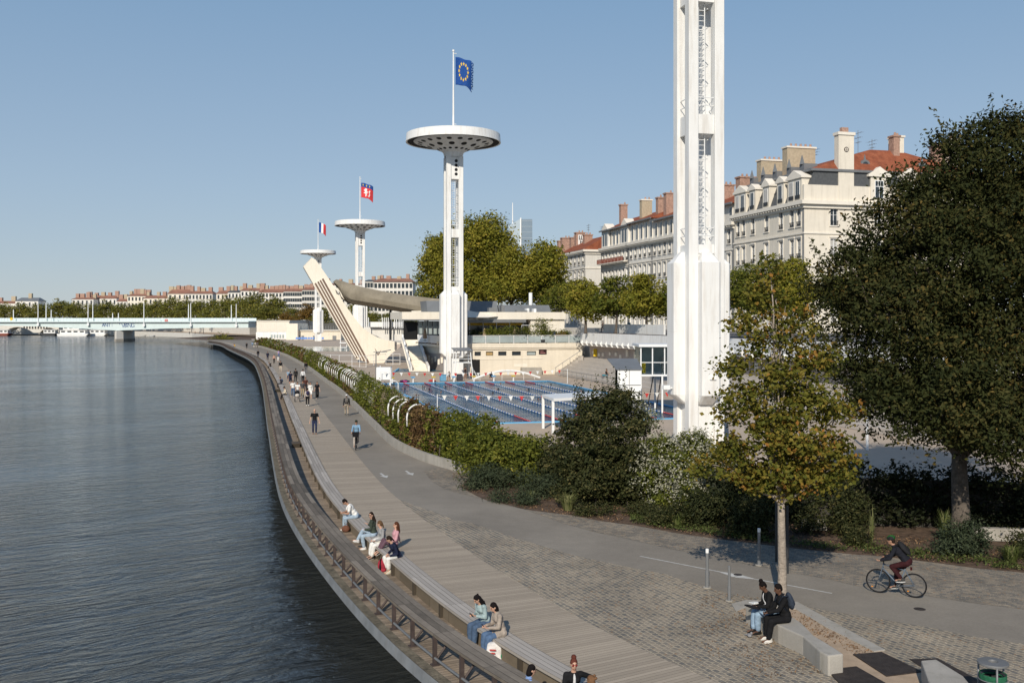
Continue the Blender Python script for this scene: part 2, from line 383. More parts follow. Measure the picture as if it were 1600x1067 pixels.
L = {
 'plane': leaf_mat('plane_leaves', [(0,(0.12,0.135,0.018)),(0.5,(0.225,0.215,0.030)),(0.8,(0.32,0.275,0.042)),(1,(0.38,0.28,0.05))], 0.35),
 'street': leaf_mat('street_leaves', [(0,(0.075,0.10,0.016)),(0.5,(0.140,0.155,0.026)),(0.82,(0.215,0.205,0.036)),(1,(0.29,0.22,0.044))], 0.35),
 'far': leaf_mat('far_leaves', [(0,(0.10,0.115,0.028)),(0.5,(0.185,0.185,0.040)),(0.85,(0.27,0.24,0.05)),(1,(0.33,0.25,0.05))], 0.35),
 'rusty': leaf_mat('rusty_leaves', [(0,(0.10,0.070,0.020)),(0.5,(0.19,0.115,0.03)),(1,(0.28,0.16,0.04))], 0.3),
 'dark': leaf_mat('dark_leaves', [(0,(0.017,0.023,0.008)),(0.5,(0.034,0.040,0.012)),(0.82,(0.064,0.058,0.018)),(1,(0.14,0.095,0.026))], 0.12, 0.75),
 'oak': leaf_mat('oak_leaves', [(0,(0.055,0.070,0.014)),(0.4,(0.125,0.128,0.022)),(0.75,(0.225,0.175,0.032)),(1,(0.32,0.15,0.036))], 0.3),
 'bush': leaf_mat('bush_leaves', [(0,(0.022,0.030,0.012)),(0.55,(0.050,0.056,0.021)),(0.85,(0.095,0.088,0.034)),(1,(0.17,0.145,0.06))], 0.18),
 'hedge': leaf_mat('hedge_leaves', [(0,(0.055,0.072,0.014)),(0.5,(0.12,0.136,0.023)),(0.85,(0.21,0.21,0.034)),(1,(0.30,0.26,0.05))], 0.28),
 'brown': leaf_mat('brown_vine', [(0,(0.065,0.038,0.020)),(0.5,(0.145,0.088,0.042)),(0.85,(0.20,0.135,0.05)),(1,(0.27,0.19,0.085))]),
 'bloom': leaf_mat('bloom', [(0,(0.33,0.33,0.24)),(1,(0.58,0.56,0.44))], 0.3),
 'dry': leaf_mat('dry_flowers', [(0,(0.20,0.16,0.095)),(1,(0.36,0.30,0.20))], 0.3),
 'juniper': leaf_mat('juniper_leaves', [(0,(0.028,0.040,0.022)),(0.6,(0.055,0.070,0.038)),(1,(0.095,0.11,0.06))], 0.1),
 'grass': leaf_mat('grass_blades', [(0,(0.05,0.07,0.02)),(0.6,(0.10,0.125,0.035)),(1,(0.22,0.22,0.10))]),
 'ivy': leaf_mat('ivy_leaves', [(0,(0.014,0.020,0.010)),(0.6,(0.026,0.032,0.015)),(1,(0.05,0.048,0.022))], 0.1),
 'litter': leaf_mat('leaf_litter', [(0,(0.14,0.085,0.05)),(1,(0.32,0.20,0.11))], 0.1),
}
# ---------------------------------------------------------------- foliage
def leaf_mesh(name, P, size, mat, seed=0, up=0.25, aspect=0.55, tone=None, jit=0.35, droop=0.0, nrm=None):
    """P: Nx3 leaf centres -> one mesh of small kite-shaped leaves with a tone per leaf"""
    g = np.random.default_rng(seed); P = np.asarray(P, dtype=np.float64); n = len(P)
    d = g.normal(size=(n,3)); d[:,2] = d[:,2]*0.7 - droop; d /= np.linalg.norm(d, axis=1)[:,None]
    q = g.normal(size=(n,3)); q[:,2] += up*3
    if nrm is not None: q = q + nrm*1.6
    q -= (q*d).sum(1)[:,None]*d; q /= np.linalg.norm(q, axis=1)[:,None]+1e-9
    w = np.cross(d, q)
    s = (size*(1+jit*g.uniform(-1,1,n)))[:,None]
    v = np.empty((n,4,3))
    v[:,0] = P - d*s*0.5
    v[:,1] = P + w*s*aspect*0.5 + q*s*0.10
    v[:,2] = P + d*s*0.5
    v[:,3] = P - w*s*aspect*0.5 + q*s*0.10
    me = bpy.data.meshes.new(name)
    me.vertices.add(n*4); me.vertices.foreach_set('co', v.reshape(-1))
    me.loops.add(n*4); me.loops.foreach_set('vertex_index', np.arange(n*4, dtype=np.int32))
    me.polygons.add(n); me.polygons.foreach_set('loop_start', np.arange(0, n*4, 4, dtype=np.int32))
    at = me.attributes.new('tone', 'FLOAT', 'FACE')
    t = g.beta(2.0, 2.6, n) if tone is None else np.clip(tone + g.normal(0, 0.14, n), 0, 1)
    at.data.foreach_set('value', t.astype(np.float32))
    me.materials.append(mat); me.update(); me.validate()
    return me
def put(name, me, parent=None, org=(0,0,0)):
    o = bpy.data.objects.new(name, me); COL.objects.link(o)
    if parent is not None: o.parent = parent; addkid(parent, o); ORG[o.name] = ORG.get(parent.name, Vector())
    else: o.location = org; ORG[o.name] = Vector(org)
    return o
def cloud(lobes, n, seed, cl=0.5, per=14, shell=0.55, spread=None):
    """leaf positions: clumps placed mostly near the skin of each lobe; returns points, clump tone, outward normal"""
    g = np.random.default_rng(seed)
    lob = np.array([l[:6] for l in lobes], dtype=float)
    vol = (lob[:,3]*lob[:,4]*lob[:,5])**0.72; vol /= vol.sum()
    nc = max(4, n//per)
    k = g.choice(len(lob), nc, p=vol)
    d = g.normal(size=(nc,3)); d /= np.linalg.norm(d, axis=1)[:,None]
    r = shell + (1-shell)*g.uniform(0,1,nc)**0.7
    r = r*(1+0.10*g.normal(size=nc))
    c = lob[k,:3] + d*lob[k,3:6]*r[:,None]
    sz = lob[k,3].mean(); fq = 1.5/max(sz, .2)
    nz = np.array([noise.noise(Vector(q)*fq+Vector((seed,0,0))) for q in c])
    n2 = np.array([noise.noise(Vector(q)*fq*2.3+Vector((0,seed,7))) for q in c])
    c = c + d*(lob[k,3]*.46*nz)[:,None]
    kp = n2 > -.19
    c, d, k, nz = c[kp], d[kp], k[kp], nz[kp]; nc = len(c)
    ct = g.normal(0.48, 0.15, nc) + .25*nz
    idx = np.repeat(np.arange(nc), per)
    sp = cl if spread is None else spread
    off = g.normal(size=(len(idx),3))*np.array([sp, sp, sp*0.62])*0.5
    P = c[idx]+off
    ns = max(3, nc//14); sj = g.choice(nc, ns)            # loose sprigs that break the outline
    dr = d[sj]*.8+np.array([0,0,.55])+g.normal(0,.25,(ns,3)); dr /= np.linalg.norm(dr, axis=1)[:,None]
    ln = lob[k[sj],3]*g.uniform(.2,.48,ns); tt_ = np.tile(np.linspace(0,1,per), ns); si = np.repeat(np.arange(ns), per)
    S = c[sj][si]+dr[si]*(ln[si]*tt_)[:,None]+g.normal(0,sp*.10,(len(si),3))
    return np.concatenate([P,S]), np.concatenate([ct[idx], ct[sj][si]+.12]), np.concatenate([d[idx], d[sj][si]])
def limb(mb, a, b, r0, r1, g, wob=0.12, n=5, mi=0, seg=7):
    a = Vector(a); b = Vector(b); L = (b-a).length; pts = []; rs = []
    for i in range(n+1):
        t = i/n; p = a.lerp(b, t)
        if 0 < i < n: p += Vector((g.uniform(-1,1), g.uniform(-1,1), g.uniform(-0.4,0.8)))*L*wob*0.5
        pts.append(p); rs.append(r0+(r1-r0)*t)
    mb.tube(pts, rs, seg, mi)
def make_tree(kind, label, cat, base, lobes, n, size, mat, bark, tr, th, seed, group=None, cl=0.6, per=14, shell=0.5, aspect=0.6, limbs=None, droop=0.1, tone_shift=0.0):
    base = Vector(base); root = thing(kind, label, cat, base, 0, group); g = random.Random(seed)
    mb = MB()
    top = base+Vector((g.uniform(-.2,.2), g.uniform(-.2,.2), th))
    mb.tube([base-Vector((0,0,0.15)), base+Vector((0,0,0.12)), base+(top-base)*0.3+Vector((g.uniform(-.05,.05),0,0)), base+(top-base)*0.7, top], [tr*1.5, tr*1.15, tr*0.95, tr*0.85, tr*0.75], 10)
    for l in (limbs if limbs is not None else lobes):
        c = Vector(l[:3])
        limb(mb, top-Vector((0,0,g.uniform(0,th*0.15))), c, tr*0.5, tr*0.10, g)
        for j in range(2):
            e = c+Vector((g.uniform(-1,1)*l[3], g.uniform(-1,1)*l[4], g.uniform(-.3,.9)*l[5]))*0.8
            limb(mb, top.lerp(c, 0.6), e, tr*0.22, tr*0.05, g, n=4, seg=5)
    mb.build('trunk', bark, root, smooth=True)
    P, t, nn = cloud(lobes, n, seed, cl, per, shell)
    me = leaf_mesh('crown', P-np.array(base), size, mat, seed+1, tone=t+tone_shift, aspect=aspect, droop=droop, nrm=nn)
    put('crown', me, root)
    return root
# ---------------------------------------------------------------- curves
def smooth_curve(pts, step=1.0, it=40, sig=0.25):
    P = [Vector((p[0], p[1], 0)) for p in pts]
    out = [P[0]]
    for i in range(len(P)-1):
        p0 = P[max(i-1,0)]; p1 = P[i]; p2 = P[i+1]; p3 = P[min(i+2,len(P)-1)]
        m = max(1, int((p2-p1).length/step))
        for j in range(1, m+1):
            t = j/m
            out.append(0.5*((2*p1)+(p2-p0)*t+(2*p0-5*p1+4*p2-p3)*t*t+(3*p1-p0-3*p2+p3)*t**3))
    for _ in range(it):
        out = [out[0]]+[out[i]*(1-2*sig)+(out[i-1]+out[i+1])*sig for i in range(1, len(out)-1)]+[out[-1]]
    return out
def resample(P, step):
    out = [P[0].copy()]; acc = 0.0
    for i in range(1, len(P)):
        a = P[i-1]; b = P[i]; L = (b-a).length; t = step-acc
        while t <= L:
            out.append(a.lerp(b, t/L)); t += step
        acc = L-(t-step)
    return out
class Curve:
    def __init__(s, pts, step):
        s.P = resample(pts, step); s.step = step; n = len(s.P); s.N = []
        for i in range(n):
            t = (s.P[min(i+1,n-1)]-s.P[max(i-1,0)]).normalized()
            s.N.append(Vector((t.y, -t.x, 0)))      # to the right while walking away from the camera
    def off(s, i, d, z=0.0):
        p = s.P[i]+s.N[i]*d; return Vector((p.x, p.y, z))
    def near(s, p):
        p = Vector((p[0], p[1], 0))
        return min(range(len(s.P)), key=lambda i: (s.P[i]-p).length_squared)
def strip(name, cv, d0, d1, z, mat, i0=0, i1=None, parent=None, org=None, z1=None, skirt=None):
    i1 = len(cv.P) if i1 is None else i1
    vs = []; fs = []; uv = []
    z1 = z if z1 is None else z1
    prof = [(d0, z), (d1, z1)]
    if skirt is not None: prof = [(d0, z-skirt), (d0, z), (d1, z1), (d1, z1-skirt)]
    k = len(prof); vv = [0]
    for a, b in zip(prof, prof[1:]): vv.append(vv[-1]+math.hypot(b[0]-a[0], b[1]-a[1]))
    if skirt is not None: vv = [v-skirt for v in vv]
    for i in range(i0, i1):
        for (d, zz), v in zip(prof, vv):
            vs.append(cv.off(i, d, zz)); uv.append((i*cv.step, v))
    for i in range(i1-i0-1):
        for j in range(k-1):
            a = i*k+j; fs.append((a, a+1, a+k+1, a+k))
    og = Vector(org) if org is not None else (ORG.get(parent.name, Vector()) if parent is not None else Vector())
    me = bpy.data.meshes.new(name); me.from_pydata([tuple(q-og) for q in vs], [], fs)
    ul = me.uv_layers.new(name='UVMap')
    for lp in me.loops: ul.data[lp.index].uv = uv[lp.vertex_index]
    me.materials.append(mat); me.update()
    o = bpy.data.objects.new(name, me); COL.objects.link(o)
    if parent is not None: o.parent = parent; addkid(parent, o)
    else: o.location = og
    ORG[o.name] = og
    return o
def sheet(name, pts, mat):
    mb = MB(); mb.poly(pts); return struct(mb.build(name, mat, fixn=False))
Bpx = [(352.5,536),(371,543),(390,550),(405,556),(417.5,563.8),(428.8,577.5),(440,595),(453.8,623.8),(466.9,653),(475,668.8),(486,692.5),(497.5,715),(510,740),(531,773),(562.5,806),(595,838),(635,870),(669,903),(710,932.5),(780,985),(860,1035)]
Bw = [W(x,y,0.06) for x,y in Bpx][::-1]
Bw = [Vector((7.2,14.5,0)), Vector((3.4,19.3,0))]+Bw+[Vector((-122,392,0)), Vector((-150,440,0))]
BC = Curve(smooth_curve(Bw, 0.5, 120), 0.5)
# planter wall foot
Wpx = [(392,542),(406,542.5),(440,554),(455,561),(480,576),(505,595),(530,614),(560,644),(572.5,657.5),(585,670),(600,686),(611.5,698),(642.5,713.6),(675.5,727),(704,735),(735,741.5)]
WC = Curve(smooth_curve([W(x,y) for x,y in Wpx][::-1], 0.5, 60), 0.5)
bedpx = [(718,760),(752,778),(776,786),(831,797),(897,805),(936,813),(989,820),(1067,834),(1150,845),(1248,857),(1339,866),(1362,867),(1450,877),(1525,887),(1600,894)]
bed = [W(x,y) for x,y in bedpx]
# ---------------------------------------------------------------- ground sheets
def zset(pts, z): return [Vector((p.x, p.y, z)) for p in pts]
sheet('ground', [(-4000,-300,-3.6),(4000,-300,-3.6),(4000,6500,-3.6),(-4000,6500,-3.6)], M['earth'])
sheet('river', [(-900,-120,-2.3),(60,-120,-2.3),(60,60,-2.3),(-20,420,-2.3),(-60,560,-2.3),(-900,900,-2.3)], M['river'])
quay = [BC.off(i, -0.3) for i in range(0, len(BC.P), 4)]
land = quay+[Vector((-150,700,0)), Vector((260,700,0)), Vector((260,10,0)), Vector((9,10,0))]
sheet('terrain', zset(land, -0.030), M['soil'])
wallpts = [WC.off(i, 0.1) for i in range(0, len(WC.P), 3)]
pd = [WC.off(i, 1.4) for i in range(0, len(WC.P), 3)]
pdeck = [AB(-42, 29, -0.02)]+[Vector((25,41.0,-.02)), Vector((9.5,42.6,-.02)), Vector((2,46.5,-.02))]+zset(pd[4:], -0.02)+[Vector((-110,420,-.02)), Vector((-40,420,-.02)), AB(300, 34, -.02), AB(56, 34, -.02)]
sheet('pool_deck', pdeck, M['pooldeck'])
aleft = [BC.off(i, 2.2) for i in range(0, len(BC.P), 3) if BC.P[i].y < 400]
asp = aleft+[Vector((-96,400,0))]+list(reversed(wallpts))+bed+[W(1800,915), W(2300,960), Vector((30,16,0)), Vector((10,12,0))]
sheet('path', zset(asp, -0.012), M['asphalt'])
# setts: lower field, wedge by the wall, band along the planting
i0 = BC.near(W(604,763)); low = [BC.off(i, 2.31) for i in range(0, i0, 2)]
lowedge = [(604,763),(622,779),(645,788),(678,799),(712,812.5),(739,817),(800,838),(900,868),(1000,889),(1040,896),(1075,908),(1109,917),(1139.5,927),(1248,943),(1295,954),(1375,966),(1450,979),(1525,994),(1600,1005),(1800,1040)]
sheet('cobbles', zset(low+[W(x,y) for x,y in lowedge]+[Vector((17,15,0)), Vector((11,12.6,0))], -0.006), M['cobble'])
wedge = [(661,735),(675.5,752),(694,763),(717,770),(760,781),(800,790),(826,797.5),(884,818),(936,832),(976,840),(1040,855),(1086,864),(1150,877),(1237,894),(1300,905),(1337,914),(1450,930),(1512,940),(1600,951),(1750,972)]
up = [W(x,y) for x,y in wedge]
sheet('cobble_band', zset(up+[W(1800,912)]+list(reversed(bed))+[WC.off(0, 0.0), WC.off(6, 0.0)], -0.007), M['cobble2'])
struct(strip('wood_deck', BC, 0.0, 2.32, 0.0, M['deck']))
struct(strip('lower_walkway', BC, -2.28, -0.30, -0.42, M['walk'], 0, BC.near((-106,372,0))))
# ---------------------------------------------------------------- bench along the deck
iend = BC.near((-106, 372, 0))
bench = thing('long_bench', 'weathered grey timber bench step curving along the edge of the wooden promenade', 'bench', BC.P[40])
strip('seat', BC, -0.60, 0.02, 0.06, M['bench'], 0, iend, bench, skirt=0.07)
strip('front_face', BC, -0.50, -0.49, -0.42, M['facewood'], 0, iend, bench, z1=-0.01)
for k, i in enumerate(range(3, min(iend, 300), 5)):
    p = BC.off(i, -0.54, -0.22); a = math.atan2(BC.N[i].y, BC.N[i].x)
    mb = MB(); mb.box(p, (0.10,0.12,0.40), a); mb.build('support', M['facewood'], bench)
# stair block let into the walkway
for (px, py, lab) in ((470,695,'weathered plank step block against the bench below the walker in black'), (436,610,'small plank step block beside the person with the blue backpack')):
    i = BC.near(W(px+6,py,-0.3)); p = BC.off(i, -0.86, -0.42); a = math.atan2(BC.N[i].y, BC.N[i].x)
    t = thing('step_block', lab, 'step', p, 0)
    mb = MB()
    for q in range(3): mb.box(p+Vector((0,0,0.05+q*0.075)), (0.50-0.02*q,1.2,0.062), a)
    mb.build('planks', M['facewood'], t)
    mb = MB(); mb.box(p+BC.N[i]*0.0+Vector((0,0,0.255)), (0.56,1.3,0.035), a); mb.build('tread', M['walk'], t)
# ---------------------------------------------------------------- railing over the water
rail = thing('river_railing', 'low rusty railing with a wide weathered board top above the river', 'railing', BC.off(40, -1.9, -0.42))
strip('top_board', BC, -2.12, -1.52, 0.35, M['railtop'], 0, iend, rail, skirt=0.07)
mb = MB(); mb.tube([BC.off(i, -2.09, -0.24) for i in range(0, iend, 2)], 0.035, 6); mb.build('foot_tube', M['greymetal'], rail, smooth=True)
mb = MB(); mb.tube([BC.off(i, -2.03, 0.25) for i in range(0, iend, 2)], 0.04, 6); mb.build('upper_tube', M['rust'], rail, smooth=True)
def railbay(i, full=True):
    p = BC.off(i, -2.08, 0); a = math.atan2(BC.N[i].y, BC.N[i].x); m1 = MB()
    m1.box(p+Vector((0,0,-0.06)), (0.10,0.075,0.70), a); m1.box(p+Vector((0,0,-0.405)), (0.2,0.16,0.03), a)
    m2 = MB(); q = BC.off(i, -1.56, 0)
    m2.tube([p+Vector((0,0,-0.34)), q+Vector((0,0,0.26))], 0.035, 4)
    return m1, m2
rest = MB()
for k, i in enumerate(range(2, iend, 3)):
    m1, m2 = railbay(i)
    if k < 98:
        m1.build('post', M['rust'], rail); m2.build('brace', M['rust'], rail)
    else:
        rest.add(m1.v, m1.f); rest.add(m2.v, m2.f)
stuff(rest.build('far_posts', M['rust'], rail))
# quay edge below the railing
qw = thing('quay_wall', 'grey concrete quay edge beam with a mossy ledge above the water', 'quay wall', BC.off(40, -2.3, -2.3))
strip('ledge', BC, -2.46, -2.19, -0.415, M['moss'], 0, iend, qw)
strip('edge_beam', BC, -2.50, -2.455, -0.72, M['fascia'], 0, iend, qw, z1=-0.43)
strip('soffit', BC, -2.495, -0.2, -0.73, M['rust'], 0, iend, qw)
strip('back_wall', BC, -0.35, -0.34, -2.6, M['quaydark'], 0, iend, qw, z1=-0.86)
# ---------------------------------------------------------------- planter wall
pw = thing('planter_wall', 'low stained concrete retaining wall between the path and the hedge', 'wall', WC.P[20])
strip('wall_body', WC, 0.0, 0.22, 0.48, M['conc'], 0, None, pw, skirt=0.55)
# ---------------------------------------------------------------- road paint
def band(px0, px1, w0, w1, z):
    a = W(*px0); b = W(*px1); t = (b-a).normalized(); n = Vector((-t.y, t.x, 0))
    return [a-n*w0/2, b-n*w1/2, b+n*w1/2, a+n*w0/2]
mb = MB()
for q in (((1000,868),(1125,892.5),.07,.07), ((1125,892.5),(1152,899),.07,.42), ((1152,899),(1178,903.5),.42,.07), ((1178,903.5),(1300,926),.07,.07)):
    mb.poly([Vector((p.x,p.y,-0.008)) for p in band(*q, 0)])
struct(mb.build('path_marking', M['paint'], fixn=False))
mb = MB()
for (x,y) in ((600,743),(640,739)):
    a = W(x,y,-0.008); d = Vector((-0.35,1,0)).normalized(); n = Vector((d.y,-d.x,0))
    mb.poly([a+d*0.9-n*0.06, a-n*0.06, a-n*0.22, a-d*0.75, a+n*0.22, a+n*0.06, a+d*0.9+n*0.06][::-1])
struct(mb.build('arrow_marking', M['paint'], fixn=False))
# ---------------------------------------------------------------- foreground stonework
def pxprism(mb, px, ztop, h): mb.prism([W(x,y,ztop) for x,y in px], (0,0,-h))
def bevel(o, w, seg=2):
    m = o.modifiers.new('Bevel', 'BEVEL'); m.width = w; m.segments = seg; m.limit_method = 'ANGLE'; m.angle_limit = R(40)
    return o
mb = MB()
pxprism(mb, [(1165,946),(1188,956.6),(1216,976),(1255,993.6),(1281,1017),(1294.6,1024),(1318,1021),(1301.6,1010),(1271.5,992),(1252,972),(1225,955),(1188,943)], 0.45, 0.5)
o = bevel(mb.build('stone_bench', M['conc'], org=W(1240,990)), 0.03)
tag(o, 'curved pale concrete bench block on which the couple in black sit', 'bench')
mb = MB()
pxprism(mb, [(1439,1031),(1462.5,1029),(1505,1055),(1530,1085),(1500,1100),(1470,1092),(1450,1062)], 0.45, 0.5)
o = bevel(mb.build('stone_bench', M['conc'], org=W(1470,1100)), 0.03)
tag(o, 'angular pale concrete bench block beside the litter bin', 'bench')
struct(sheet('sand_bed', zset([W(x,y) for x,y in [(1150,952),(1248,946),(1300,975),(1382,1019),(1440,1050),(1470,1085),(1400,1110),(1330,1060),(1290,1040)]], 0.004), M['sand']))
mb = MB()
q = [W(x,y) for x,y in [(1143,944),(1166,938),(1246,941),(1300,971),(1383,1016),(1366,1018.5),(1290,980),(1243,952),(1170,947),(1150,956)]]
mb.prism(zset(q, 0.03), (0,0,-0.1)); o = bevel(mb.build('kerb', M['conc']), 0.01); tag(o, 'flat pale concrete kerb edging the sand bed round the young oak', 'kerb')
for k, (px, lab) in enumerate((([(1332.5,1021),(1377.5,1017.5),(1441,1048),(1385,1055)], 'dark brown steel plate set in the sand, nearer the bicycle path'), ([(1292,1045),(1338,1040),(1400,1075),(1330,1085)], 'dark brown steel plate set beside the setts at the bottom edge'))):
    mb = MB(); mb.prism([W(x,y,0.03) for x,y in px], (0,0,-0.05)); o = bevel(mb.build('ground_plate', M['plate'], org=W(*px[0])), 0.006); tag(o, lab, 'ground plate')
mb = MB(); mb.prism([W(x,y,0.012) for x,y in [(1421,1029),(1465,1027.5),(1530,1062),(1520,1075),(1462,1036),(1438,1040)]], (0,0,-0.03))
o = mb.build('ground_plate', M['plate'], org=W(1440,1030)); tag(o, 'dark steel strip behind the angular concrete block', 'ground plate')
# bollards
for (px, py, pt, lab, whitecap) in ((1105,918,857,'grey bollard with a white cap at the edge of the bicycle path', True), (1139.5,939,884,'slim plain grey bollard nearest the stone bench', False), (1186,883,825,'dark bollard with a pale cap in the oak shade', True)):
    p = W(px, py); h = (py-pt)*p.y/F
    t = thing('bollard', lab, 'bollard', p, 0, 'bollards beside the path')
    r = 0.055 if whitecap else 0.045
    m1 = MB(); m1.lathe([(0.001,0),(r*1.1,0),(r*1.1,h*0.42),(r*0.85,h*0.43),(r*0.85,h-0.12),(0.001,h-0.12)], p, 14); m1.build('post', M['greymetal'], t, smooth='auto')
    m1 = MB(); m1.lathe([(0.001,0),(r*2.2,0),(r*2.2,0.03),(0.001,0.03)], p, 14); m1.build('base_plate', M['conc'], t)
    m1 = MB(); m1.lathe([(0.001,h-0.12),(r*0.9,h-0.12),(r*0.9,h-0.01),(r*0.7,h),(0.001,h)], p, 14); m1.build('cap', M['white'] if whitecap else M['greymetal'], t, smooth='auto')
for (px, py, pt, lab) in ((1213,877,765,'thin dark post standing just left of the oak trunk'), (1230.5,895,790,'thin dark post standing just right of the oak trunk')):
    p = W(px, py); h = (py-pt)*p.y/F
    m1 = MB(); m1.lathe([(0.001,-.1),(0.04,-.1),(0.04,h-0.05),(0.03,h),(0.001,h)], p, 10); m1.lathe([(.045,h*.5),(.06,h*.5),(.06,h*.5+.05),(.045,h*.5+.05)], p, 10)
    tag(m1.build('slim_post', M['darkmetal'], org=p, smooth='auto'), lab, 'post')
for (px, py, r_, lab) in ((1437,951,.16,'small dark round cover in the asphalt below the cyclist'),(1153,897.5,.14,'small round cover inside the painted diamond on the path')):
    p = W(px, py, -.011); m1 = MB(); m1.lathe([(.001,.006),(r_*.9,.006),(r_,.003),(r_,-.01)], p, 18); tag(m1.build('manhole_cover', M['plate'], org=p), lab, 'manhole cover')
# litter bin
p = Vector((9.9,20.5,0)); t = thing('litter_bin', 'round litter bin with a metal lid and a green bag on the setts', 'litter bin', p)
mb = MB(); mb.lathe([(0.10,0.90),(0.30,0.93),(0.305,0.95),(0.30,0.975),(0.10,0.985),(0.09,0.95),(0.10,0.90)], p, 28); mb.build('lid', M['greymetal'], t, smooth='auto')
mb = MB(); mb.lathe([(0.001,0.06),(0.23,0.08),(0.25,0.72),(0.24,0.73),(0.20,0.70)], p, 24); mb.build('basket', M['darkmetal'], t, smooth='auto')
mb = MB(); mb.lathe([(0.2,0.66),(0.245,0.735),(0.262,0.74),(0.268,0.70),(0.262,0.60),(0.256,0.60)], p, 24); mb.build('bag', cm((0.025,0.12,0.065),0.4), t, smooth='auto')
for a in (R(20), R(140), R(260)):
    m1 = MB(); m1.tube([p+Vector((0.28*math.cos(a),0.28*math.sin(a),z)) for z in (0,0.5,0.93)], 0.022, 8); m1.build('leg', M['greymetal'], t, smooth=True)
m1 = MB(); m1.tube([p+Vector((0.275*math.cos(2*math.pi*k/24),0.275*math.sin(2*math.pi*k/24),0.62)) for k in range(24)], 0.012, 6, close=True); m1.build('hoop', M['greymetal'], t, smooth=True)
# ---------------------------------------------------------------- people
PEND = []
def pend(mb, name, mat, parent, voxel, smooth=6, post=None, fac=.5):
    """the shapes in mb are fused into one continuous skin (voxel remesh) when all figures are laid out"""
    me = bpy.data.meshes.new('tmp'); me.from_pydata([tuple(q) for q in mb.v], [], mb.f); me.update()
    o = bpy.data.objects.new('tmp', me); COL.objects.link(o)
    m = o.modifiers.new('r', 'REMESH'); m.mode = 'VOXEL'; m.voxel_size = voxel; m.use_smooth_shade = True
    m = o.modifiers.new('s', 'SMOOTH'); m.factor = fac; m.iterations = smooth
    PEND.append((o, name, mat, parent, post))
def flush():
    dg = bpy.context.evaluated_depsgraph_get(); dg.update()
    for (o, name, mat, parent, post) in PEND:
        me = bpy.data.meshes.new_from_object(o.evaluated_get(dg)); me.name = name
        me.materials.clear()
        for m in (mat if isinstance(mat, list) else [mat]): me.materials.append(m)
        if isinstance(parent, bpy.types.Object): 
            f = bpy.data.objects.new(name, me); COL.objects.link(f); f.parent = parent
        else:
            f = parent[0]; f.data = me
        if post: post(me)
        me.polygons.foreach_set('use_smooth', [True]*len(me.polygons)); me.update()
    for (o, *_r) in PEND:
        m_ = o.data; bpy.data.objects.remove(o); bpy.data.meshes.remove(m_)
    PEND.clear()
def ik(a, t, l1, l2, hint):
    a = Vector(a); t = Vector(t); d = t-a; L_ = d.length; mx = (l1+l2)*.995
    if L_ > mx: t = a+d*(mx/L_); d = t-a; L_ = mx
    u = d/L_; h = Vector(hint); h = (h-u*h.dot(u)).normalized()
    c = (l1*l1+L_*L_-l2*l2)/(2*L_); s = math.sqrt(max(0, l1*l1-c*c))
    return a+u*c+h*s, t
SKIN = {'pale': sm('skin_pale', (0.52,0.31,0.22), 0.6, var=.06), 'tan': sm('skin_tan', (0.38,0.21,0.14), 0.6, var=.06), 'brown': sm('skin_brown', (0.115,0.058,0.036), 0.55, var=.06)}
EYE = cm((0.02,0.015,0.013), .5); LIP = cm((0.33,0.12,0.10), .6)
